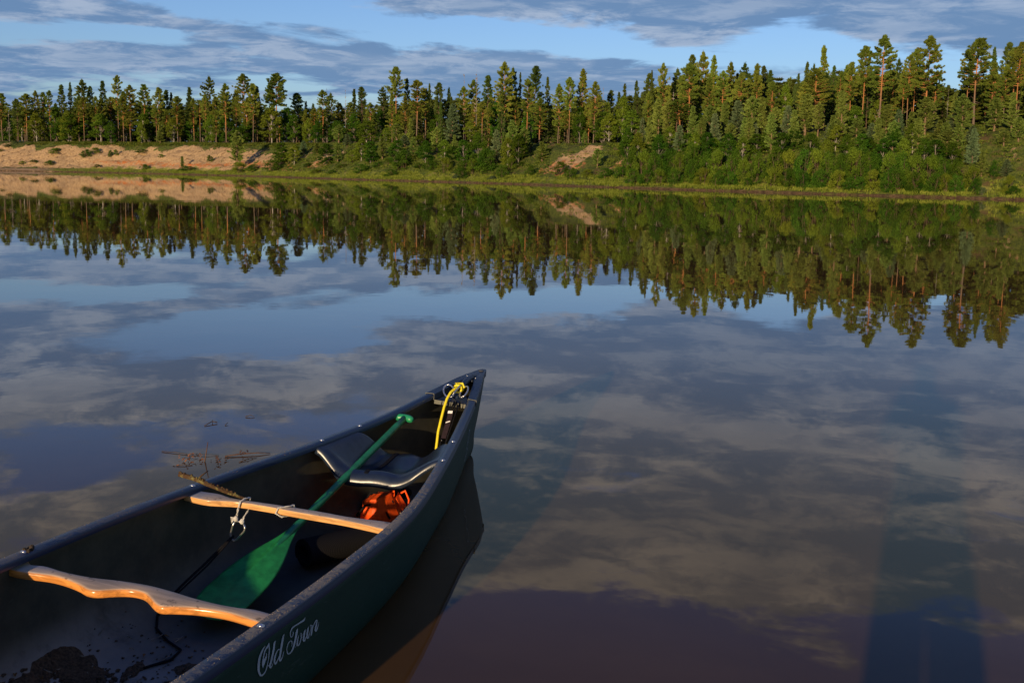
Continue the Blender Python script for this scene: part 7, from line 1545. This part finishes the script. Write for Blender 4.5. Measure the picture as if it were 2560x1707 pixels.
def make_orange():
    O = Vector((1.03, -.095, .03)); O.z = floor_z(O.x, O.y)
    root = inboat('orange_bailer', 'crumpled orange plastic bailer under the seat lip', 'bailer', O); root.scale = (.80, .82, .90)
    OR = simple('orange_plastic', (.92, .10, .012), .45, .4, .18, 18, .25)
    rs = random.Random(3); b = MB()
    # creased pouch: rounded front, folded top flap
    nu, nv = 12, 4; V = []
    for j in range(nv + 1):
        t = j / nv
        for i in range(nu):
            a = 2 * math.pi * i / nu
            w = (.100 - .028 * t) * (1 + .10 * math.cos(3 * a + 1)); l = (.118 - .035 * t) * (1 + .08 * math.sin(2 * a))
            sq = (abs(math.cos(a)) ** 4 + abs(math.sin(a)) ** 4) ** -.25
            V.append((l * sq * math.cos(a) + .03 * t + rs.uniform(-.004, .004), w * sq * math.sin(a) + rs.uniform(-.004, .004) - .02 * t, .004 + .100 * t ** .8 + rs.uniform(-.004, .004) + (.03 * math.sin(a) * t)))
    F = [(j * nu + i, j * nu + (i + 1) % nu, (j + 1) * nu + (i + 1) % nu, (j + 1) * nu + i) for j in range(nv) for i in range(nu)]
    V.append((.01, -.02, .125)); k = len(V) - 1; F += [(nv * nu + i, nv * nu + (i + 1) % nu, k) for i in range(nu)]
    mesh_obj('pouch', V, F, OR, root, False)
    def flap(P):
        o = mesh_obj('folded_flap', P, [tuple(range(len(P)))], OR, root); o.modifiers.new('s', 'SOLIDIFY').thickness = .003
    flap([(.10, -.08, .03), (.165, -.055, .006), (.150, -.012, .004), (.10, .0, .05)])
    flap([(.10, .0, .055), (.160, -.005, .010), (.140, .045, .008), (.085, .06, .05)])
    flap([(-.02, .02, .11), (-.045, .05, .150), (.005, .075, .118), (.02, .05, .098)])
    flap([(-.06, .065, .12), (-.05, .125, .060), (-.01, .120, .045), (-.01, .075, .10)])
    s = MB(); s.tube([(.135, -.09, .02), (.118, -.05, .075), (.10, .0, .085), (.09, .04, .075), (.085, .09, .02)], .006, 6)
    s.tube([(.04, -.11, .03), (.03, -.06, .118), (.03, .02, .124), (.03, .08, .09)], .005, 6)
    s.build('strap', BLACK, root)
    h = MB(); h.tube([(-.07, .06, .10), (-.085, .10, .125), (-.06, .135, .09), (-.04, .14, .05)], .006, 7)
    h.build('handle_loop', OR, root, True)
    w = MB()
    for i in range(40):
        c = (rs.uniform(-.11, .02), rs.uniform(.105, .16), rs.uniform(0, .04)); w.tube([c, (c[0] + rs.uniform(-.02, .02), c[1] + rs.uniform(-.02, .02), c[2] + rs.uniform(0, .015))], .0012, 4)
    w2 = w.build('frayed_cord', simple('pale_cord', (.38, .33, .26), .9, .2, .2, 90), root)
make_orange()

CORD = simple('white_cord', (.55, .53, .48), .8, .2, .35, 220, .3)
def ring_pts(c, u, v, ru, rv, n=22, a0=0, a1=2 * math.pi):
    c, u, v = Vector(c), Vector(u).normalized(), Vector(v).normalized()
    return [c + u * math.cos(a0 + (a1 - a0) * i / n) * ru + v * math.sin(a0 + (a1 - a0) * i / n) * rv for i in range(n + 1)]

def twisted(mb, pts, r):
    """two strand cord"""
    pts = [Vector(p) for p in pts]; P = []
    for i in range(len(pts) - 1):
        for k in range(4): P.append(pts[i].lerp(pts[i + 1], k / 4))
    P.append(pts[-1])
    for ph in (0, math.pi):
        Q = []
        for i, p in enumerate(P):
            t = (P[min(i + 1, len(P) - 1)] - P[max(i - 1, 0)]).normalized(); a = t.orthogonal().normalized(); b = t.cross(a)
            th = ph + i * .9; Q.append(p + (a * math.cos(th) + b * math.sin(th)) * r * .6)
        mb.tube(Q, r * .62, 5)

def make_hanger():
    O = Vector((2.09, -.185, .28))
    root = inboat('cord_hanger', 'white cord looped round the thwart with a carabiner and black lashing below', 'cord', O)
    c = MB()
    twisted(c, [Vector(p) - O for p in [(2.060, -.182, .266), (2.062, -.180, .300), (2.090, -.184, .3025), (2.117, -.188, .299), (2.122, -.192, .268), (2.116, -.198, .245)]], .0032)
    twisted(c, [Vector(p) - O for p in [(2.060, -.182, .268), (2.085, -.170, .262), (2.112, -.172, .245), (2.112, -.176, .225)]], .0028)
    for p in ((2.113, -.203, .232), (2.112, -.178, .226)): c.ball(Vector(p) - O, (.009, .009, .011), 7, 6)
    for k in range(5): c.tube([Vector((2.113, -.205, .235)) - O, Vector((2.118 + .003 * k, -.222 + .003 * k, .236 - .004 * k)) - O], .0016, 4)
    c.build('cord', CORD, root, True)
    k = MB(); P = [(2.113, -.207, .222), (2.112, -.216, .200), (2.112, -.222, .172), (2.113, -.217, .155), (2.113, -.205, .150), (2.112, -.195, .157), (2.112, -.168, .192), (2.112, -.165, .203), (2.112, -.169, .214)]
    k.tube([Vector(p) - O for p in P], .0036, 8); k.tube([Vector(p) - O for p in [(2.112, -.169, .214), (2.1125, -.188, .224), (2.113, -.207, .222)]], .003, 8)
    k.build('carabiner', METAL, root, True)
    s = MB(); end = Vector((2.40, -.31, 0)); end.z = floor_z(2.40, -.31) + .006
    mids = [Vector((2.115, -.206, .170)), Vector((2.150, -.235, .13)), Vector((2.20, -.262, .085)), Vector((2.27, -.285, .045)), Vector((2.34, -.30, .01)), end]
    s.tube([m - O for m in mids], .0045, 6)
    s.tube([m - O + Vector((.002, .012 * math.sin(i * .6), -.003)) for i, m in enumerate(mids)], .0035, 6)
    q = []
    for a, b in ((2.40, -.31), (2.46, -.27), (2.50, -.20), (2.53, -.13), (2.60, -.12), (2.68, -.16)): q.append(Vector((a, b, floor_z(a, b) + .005)) - O)
    s.tube(q, .0042, 6)
    s.build('lashing', BLACK, root, True)
make_hanger()

O_ = Vector((2.08, -.03, .30)); lp = inboat('cord_loop', 'short white cord loop tied round the middle of the thwart', 'cord', O_)
_c = MB(); twisted(_c, [Vector(p) - O_ for p in [(2.038, -.012, .275), (2.044, -.014, .2965), (2.075, -.022, .2985), (2.102, -.045, .297), (2.108, -.050, .278), (2.100, -.030, .2665), (2.07, -.015, .266), (2.038, -.012, .275)]], .0030)
_c.build('cord', CORD, lp, True)

def make_stick():
    P = [Vector(p) for p in ((2.172, -0.405, 0.375), (2.167, -0.372, 0.372), (2.155, -0.343, 0.362), (2.149, -0.309, 0.352), (2.138, -0.275, 0.340), (2.118, -0.246, 0.325), (2.095, -0.218, 0.310), (2.075, -0.194, 0.297), (2.054, -0.176, 0.285))]
    root = inboat('stick', 'mossy brown stick lying over the left gunwale beside the thwart', 'stick', P[3])
    m, g = material('mossy_bark'); co = g.n('ShaderNodeTexCoord').outputs['Object']; n = g.noise(co, 45, 6, .7)
    b = principled(g, g.mix(g.smooth(n, .5, .62), (.075, .042, .020), (.20, .17, .06)), .9, .2); bump(g, b, n, .9, .006)
    mb = MB(); mb.tube([p - P[3] for p in P], [.008, .009, .008, .008, .007, .007, .006, .005, .002], 8)
    mb.tube([P[2] - P[3], P[2] - P[3] + Vector((-.015, .012, .016)), P[2] - P[3] + Vector((-.035, .022, .028))], [.004, .003, .0015], 5)
    rs = random.Random(8)
    for i in range(60):
        t = rs.random() * 6; k = int(t); c = P[k].lerp(P[k + 1], t - k) - P[3] + Vector((rs.uniform(-.006, .006), rs.uniform(-.006, .006), .008)); mb.ball(c, rs.uniform(.002, .005), 5, 4)
    mb.build('branch', m, root, True)
make_stick()

def make_rope():
    O = Vector((.40, 0, .45))
    root = inboat('yellow_rope', 'yellow rope tied to the far carry handle with metal rings', 'rope', O)
    Y = simple('yellow_rope_sheath', (.80, .66, .02), .5, .4, .12, 120, .2)
    r = MB(); zf = floor_z(.78, .02)
    P = [(.360, .022, .425), (.385, .012, .432), (.42, .0, .428), (.455, -.010, .412), (.490, -.014, .385), (.52, -.014, .350), (.555, -.012, .30), (.59, -.010, .24), (.605, -.006, .20), (.63, .0, .14), (.66, .005, .07), (.72, .015, zf + .01), (.85, .0, floor_z(.85, 0) + .01)]
    r.tube([Vector(p) - O for p in P], .0068, 9)
    for k in range(3): r.tube([p - O for p in ring_pts((.352 + .014 * k, .0, .418), (0, 1, .1), (0, 0, 1), .021, .020)], .006, 7)
    r.tube([Vector(p) - O for p in [(.365, .03, .425), (.350, .015, .444), (.37, -.015, .442), (.385, .01, .434)]], .006, 7)
    r.build('rope', Y, root, True)
    c = MB()
    c.tube([p - O for p in ring_pts((.425, -.030, .412), (.75, .5, -.5), (-.3, .9, .3), .046, .026)], .0042, 8)
    c.tube([p - O for p in ring_pts((.395, .040, .412), (.9, .2, -.4), (-.1, .8, .55), .044, .024)], .0042, 8)
    c.tube([p - O for p in ring_pts((.41, .006, .420), (.9, -.1, -.35), (0, .5, .85), .040, .013)], .0036, 8)
    c.build('metal_ring', METAL, root, True)
make_rope()

def make_painter():
    O = Vector((.54, .03, .33))
    root = inboat('safety_strap', 'dark webbing strap with a small white tag hanging inside the bow', 'strap', O)
    s = MB()
    def ribbon(P, w, mb):
        V = []
        for (a, b, z) in P: V += [Vector((a, b - w, z)) - O, Vector((a + .004, b + w, z + .004)) - O]
        mb.add(V, [(2 * i, 2 * i + 1, 2 * i + 3, 2 * i + 2) for i in range(len(P) - 1)])
    ribbon([(.535, .030, .335), (.555, .031, .30), (.585, .029, .25), (.605, .027, .215)], .0135, s)
    o = s.build('strap', simple('plum_webbing', (.016, .007, .011), .75, .3, .3, 60, .2), root); o.modifiers.new('s', 'SOLIDIFY').thickness = .004
    t = MB(); ribbon([(.537, .030, .338), (.543, .030, .326)], .0125, t)
    t2 = MB(); 
    V = [Vector(p) - O for p in ((.567, .020, .288), (.562, .040, .297), (.565, .040, .292), (.570, .020, .283))]; t.add(V, [(0, 1, 2, 3)])
    o = t.build('white_tag', simple('tag_white', (.72, .70, .66), .6, .3), root); o.location = (.006, 0, .003); o.modifiers.new('s', 'SOLIDIFY').thickness = .002
    c = MB()
    for db in (-.012, .014):
        c.tube([Vector(p) - O for p in [(.474, .026 + db * .4, .375), (.535, .030 + db * .8, .338)]], .0035, 6)
        c.tube([Vector(p) - O for p in [(.605, .027 + db, .215), (.622, .026 + db, .17), (.66, .026 + db * .5, .11), (.76, .03 + db, floor_z(.76, .03) + .008)]], .0038, 6)
    c.tube([Vector(p) - O for p in [(.474, .05, .375), (.54, .052, .32), (.60, .048, .24), (.65, .04, .15)]], .0035, 6)
    c.build('cord', BLACK, root, True)
    k = MB(); 
    for p in ((.612, .022, .205), (.620, .026, .17)): k.ball(Vector(p) - O + Vector((.006, 0, .004)), .0026, 6, 5)
    k.build('rivet', METAL, root, True)
make_painter()

def make_sponge():
    O = Vector((.84, -.09, floor_z(.84, -.09)))
    root = inboat('black_float', 'small black round float lying behind the seat', 'float', O)
    b = MB(); b.tube([p for p in ring_pts((0, 0, .045), (1, 0, 0), (0, 1, .3), .035, .04)], .022, 10); b.build('body', BLACK, root, True)
make_sponge()

def make_litter():
    rs = random.Random(12); L = MB(); Lf = MB(); Tw = MB()
    def spot():
        while True:
            a = rs.uniform(2.35, 3.75); b = rs.uniform(-.38, .30)
            if rs.random() < min(1, (a - 2.3) / .5) and abs(b) < wq(a) - .06: return a, b
    for i in range(900):
        a, b = spot(); r = rs.uniform(.0012, .0042); L.ball((a, b, floor_z(a, b) + r * .3), (r * rs.uniform(.8, 1.8), r * rs.uniform(.8, 1.6), r * .6), 5, 4)
    for (ca, cb, sp, n) in ((2.86, -.22, .05, 130), (2.95, -.12, .07, 120), (3.05, -.30, .06, 90), (3.12, .02, .08, 120), (2.78, .02, .05, 60), (2.92, .10, .05, 70)):
        for i in range(n * 2):
            a, b = ca + rs.gauss(0, sp), cb + rs.gauss(0, sp); r = rs.uniform(.003, .0085)
            if abs(b) < wq(a) - .05: L.ball((a, b, floor_z(a, b) + r * rs.uniform(.1, .9)), (r * 1.4, r * 1.2, r * .7), 5, 4)
    for (ca, cb, ra, rb) in ((2.80, -.30, .10, .07), (2.93, -.22, .08, .06), (3.05, -.08, .12, .09), (2.74, .06, .07, .05), (2.98, .12, .10, .06), (3.2, -.25, .12, .09), (3.25, .05, .12, .1), (2.62, -.05, .05, .03), (2.70, -.18, .05, .03), (2.88, -.02, .05, .03), (3.08, .20, .08, .05), (2.85, -.36, .09, .05), (3.12, -.16, .07, .04), (2.78, .16, .04, .03), (3.3, -.1, .1, .08), (3.0, -.33, .08, .05), (2.93, .03, .03, .02)):
        n = 22; rim = []; V = []
        for k in range(n):
            w_ = .85 + .18 * math.sin(k * .57 + ca * 40) + .12 * math.sin(k * 1.43 + cb * 90) + .08 * rs.random(); rim.append((math.cos(6.283 * k / n) * w_, math.sin(6.283 * k / n) * w_))
        for rr, hh in ((1, .001), (.8, .006), (.5, .009), (.2, .010)):
            for (cx_, cy_) in rim:
                a, b = ca + cx_ * ra * rr, cb + cy_ * rb * rr; b = max(-wq(a) + .06, min(wq(a) - .06, b)); V.append((a, b, floor_z(a, b) + hh + rs.uniform(-.0015, .0025)))
        V.append((ca, cb, floor_z(ca, cb) + .010))
        L.add(V, [(j * n + k, j * n + (k + 1) % n, (j + 1) * n + (k + 1) % n, (j + 1) * n + k) for j in range(3) for k in range(n)] + [(3 * n + k, 3 * n + (k + 1) % n, 4 * n) for k in range(n)])
    for i in range(60):
        a, b = spot(); z = floor_z(a, b) + .006; t = rs.random() * 6.28; l = rs.uniform(.008, .020); w = l * .4
        c, s = math.cos(t), math.sin(t); Lf.add([(a - c * l, b - s * l, z), (a + s * w, b - c * w, z + .004), (a + c * l, b + s * l, z + .001), (a - s * w, b + c * w, z + .005)], [(0, 1, 2, 3)])
    for i in range(130):
        a, b = spot(); z = floor_z(a, b) + .006; t = rs.random() * 6.28; l = rs.uniform(.015, .05)
        Tw.tube([(a, b, z), (a + math.cos(t) * l * .5, b + math.sin(t) * l * .5, z + .004), (a + math.cos(t + .3) * l, b + math.sin(t + .3) * l, z + .002)], .0016, 4)
    L.v = [(x + rs.uniform(-.0022, .0022), y + rs.uniform(-.0022, .0022), z + rs.uniform(-.0012, .0012)) for x, y, z in L.v]
    root = empty('boat_litter', mw=CM); tag(root, 'mud crumbs, leaves and twigs scattered over the floor of the canoe', 'debris', None, 'stuff')
    L.build('mud_crumbs', simple('wet_mud', (.085, .052, .028), .9, .2, .5, 120, .4), root)
    Lf.build('leaf_scraps', simple('leaf_scrap', (.16, .075, .02), .8, .2, .4, 60), root)
    Tw.build('twig_scraps', simple('twig_scrap', (.22, .18, .13), .85, .2, .4, 60), root)
    S = MB()
    for i in range(1500):
        q = rs.uniform(1.35, 3.4)
        if math.sin(q * 17) + math.sin(q * 41 + 1) < -.2 and rs.random() < .8: continue
        sd = 1 if rs.random() < .8 else -1
        b = sd * (wq(q) - rs.uniform(.006, .036)); r = rs.uniform(.0005, .0013); S.ball((q, b, gz(q) + r * .4), (r * 1.5, r * 1.3, r), 4, 3)
    S.build('rail_grit', simple('dry_sand', (.34, .27, .18), .95, .1, .3, 100), root)
make_litter()

# ------------------------------------------------------------------ twigs on the water by the left side of the canoe
def float_twig(name, label, pts, r, col, extra=None, group='twigs floating left of the canoe'):
    o0 = Vector(pts[0]); mb = MB(); n = len(pts)
    mb.tube([Vector(p) - o0 for p in pts], [r * .7 * (1 - .5 * i / (n - 1)) for i in range(n)], 6)
    if extra: extra(mb, o0)
    o = mb.build(name, col, None, True); o.location = o0; tag(o, label, 'twig', group); return o
TWIG = simple('wet_twig', (.085, .040, .020), .6, .4, .4, 60, .4)
TWIG2 = simple('dark_twig', (.05, .032, .022), .6, .4, .3, 60, .4)
LEAFB = simple('brown_leaf', (.22, .09, .025), .6, .4, .4, 60, .2)
def leafclump(c, n, sp, seed):
    def f(mb, o0):
        rs = random.Random(seed)
        for i in range(n):
            p = Vector((c[0] + rs.gauss(0, sp), c[1] + rs.gauss(0, sp * 1.3), .004 + abs(rs.gauss(0, .012)))) - o0; t = rs.random() * 6.28; l = rs.uniform(.005, .011)
            d = Vector((math.cos(t) * l, math.sin(t) * l, rs.uniform(-.3, .9) * l)); e = Vector((-math.sin(t), math.cos(t), .5)) * l * .5
            mb.add([p - d, p + e, p + d, p - e], [(0, 1, 2, 3)])
    return f
float_twig('floating_twig', 'upright reddish twig poking out of the water among leaf litter', [(-1.585, 5.30, -.02), (-1.578, 5.31, .01), (-1.574, 5.32, .05), (-1.568, 5.33, .098)], .006, TWIG)
float_twig('floating_twig', 'long reddish twig floating flat beside the upright one', [(-1.50, 5.40, .004), (-1.43, 5.43, .009), (-1.34, 5.46, .010), (-1.28, 5.48, .004)], .0055, TWIG, leafclump((-1.40, 5.42), 14, .018, 2))
float_twig('floating_twig', 'thin pale twig trailing left of the upright one', [(-1.86, 5.48, .003), (-1.78, 5.46, .005), (-1.70, 5.43, .004), (-1.60, 5.42, .007), (-1.54, 5.43, .003)], .0032, TWIG2)
o = MB(); leafclump((0, 0), 46, .028, 5)(o, Vector((0, 0, 0))); o = o.build('floating_leaves', LEAFB); o.location = (-1.655, 5.33, 0); tag(o, 'clump of wet brown leaves floating left of the upright twig', 'leaves')
o = MB(); leafclump((0, 0), 26, .022, 6)(o, Vector((0, 0, 0))); o = o.build('floating_leaves', TWIG); o.location = (-1.50, 5.31, 0); tag(o, 'dark reddish leaf scraps floating right of the upright twig', 'leaves')
float_twig('floating_twig', 'short dark twig floating just below the leaf litter', [(-1.70, 5.22, .003), (-1.66, 5.225, .006), (-1.62, 5.23, .002)], .004, TWIG2)
float_twig('floating_twig', 'thin twig lying close to the left side of the hull', [(-1.40, 5.30, .003), (-1.36, 5.36, .006), (-1.33, 5.39, .002)], .003, TWIG2)
float_twig('floating_twig', 'forked dark twig alone on open water', [(-1.80, 6.06, .003), (-1.775, 6.13, .012), (-1.79, 6.19, .006)], .0045, TWIG2, lambda mb, o0: mb.tube([Vector((-1.775, 6.13, .012)) - o0, Vector((-1.745, 6.13, .006)) - o0], .003, 5))
float_twig('floating_twig', 'tiny dark twig right of the forked one', [(-1.685, 6.08, .003), (-1.678, 6.12, .010)], .004, TWIG2)
float_twig('floating_twig', 'small dark twig farthest from the viewer', [(-1.62, 6.30, .004), (-1.59, 6.31, .010), (-1.565, 6.30, .003)], .0045, TWIG2)

# ------------------------------------------------------------------ the photographer, behind the camera, whose shadow falls on the water
def make_person():
    J = {'pelvis': (-0.085, -.42, .88), 'waist': (-0.085, -.42, 1.03), 'chest': (-0.085, -.41, 1.24), 'neck': (-0.085, -.38, 1.42), 'headb': (-0.085, -.35, 1.50), 'head': (-0.085, -.33, 1.60), 'headt': (-0.085, -.34, 1.68),
         'shl': (-0.255, -.40, 1.36), 'ell': (-0.285, -.27, 1.18), 'wrl': (-0.155, -.16, 1.42), 'hal': (-0.135, -.14, 1.47), 'shr': (0.085, -.40, 1.36), 'elr': (0.115, -.27, 1.18), 'wrr': (-0.015, -.16, 1.42), 'har': (-0.035, -.14, 1.47),
         'hipl': (-0.185, -.42, .84), 'knl': (-0.180, -.40, .45), 'anl': (-0.172, -.43, .07), 'tol': (-0.195, -.30, .03), 'hipr': (0.015, -.42, .84), 'knr': (0.010, -.40, .45), 'anr': (0.002, -.43, .07), 'tor': (0.025, -.30, .03)}
    Rr = {'pelvis': .15, 'waist': .135, 'chest': .155, 'neck': .06, 'headb': .075, 'head': .095, 'headt': .07, 'shl': .07, 'ell': .05, 'wrl': .034, 'hal': .03, 'shr': .07, 'elr': .05, 'wrr': .034, 'har': .03,
          'hipl': .10, 'knl': .085, 'anl': .068, 'tol': .04, 'hipr': .10, 'knr': .085, 'anr': .068, 'tor': .04}
    E = [('pelvis', 'waist'), ('waist', 'chest'), ('chest', 'neck'), ('neck', 'headb'), ('headb', 'head'), ('head', 'headt'), ('chest', 'shl'), ('shl', 'ell'), ('ell', 'wrl'), ('wrl', 'hal'), ('chest', 'shr'), ('shr', 'elr'), ('elr', 'wrr'), ('wrr', 'har'),
         ('pelvis', 'hipl'), ('hipl', 'knl'), ('knl', 'anl'), ('anl', 'tol'), ('pelvis', 'hipr'), ('hipr', 'knr'), ('knr', 'anr'), ('anr', 'tor')]
    K = list(J); me = bpy.data.meshes.new('person'); me.from_pydata([J[k] for k in K], [(K.index(a), K.index(b)) for a, b in E], []); me.update()
    o = bpy.data.objects.new('person', me); COL.objects.link(o)
    sk = o.modifiers.new('skin', 'SKIN'); sk.use_smooth_shade = True; o.modifiers.new('sub', 'SUBSURF').levels = 1
    for i, k in enumerate(K): o.data.skin_vertices[0].data[i].radius = (Rr[k], Rr[k]); o.data.skin_vertices[0].data[i].use_root = (i == 0)
    me.materials.append(simple('dark_outdoor_clothes', (.05, .055, .05), .9, .1, .3, 8))
    tag(o, 'person standing behind the viewpoint in dark clothes, casting the long shadow', 'person')
make_person()
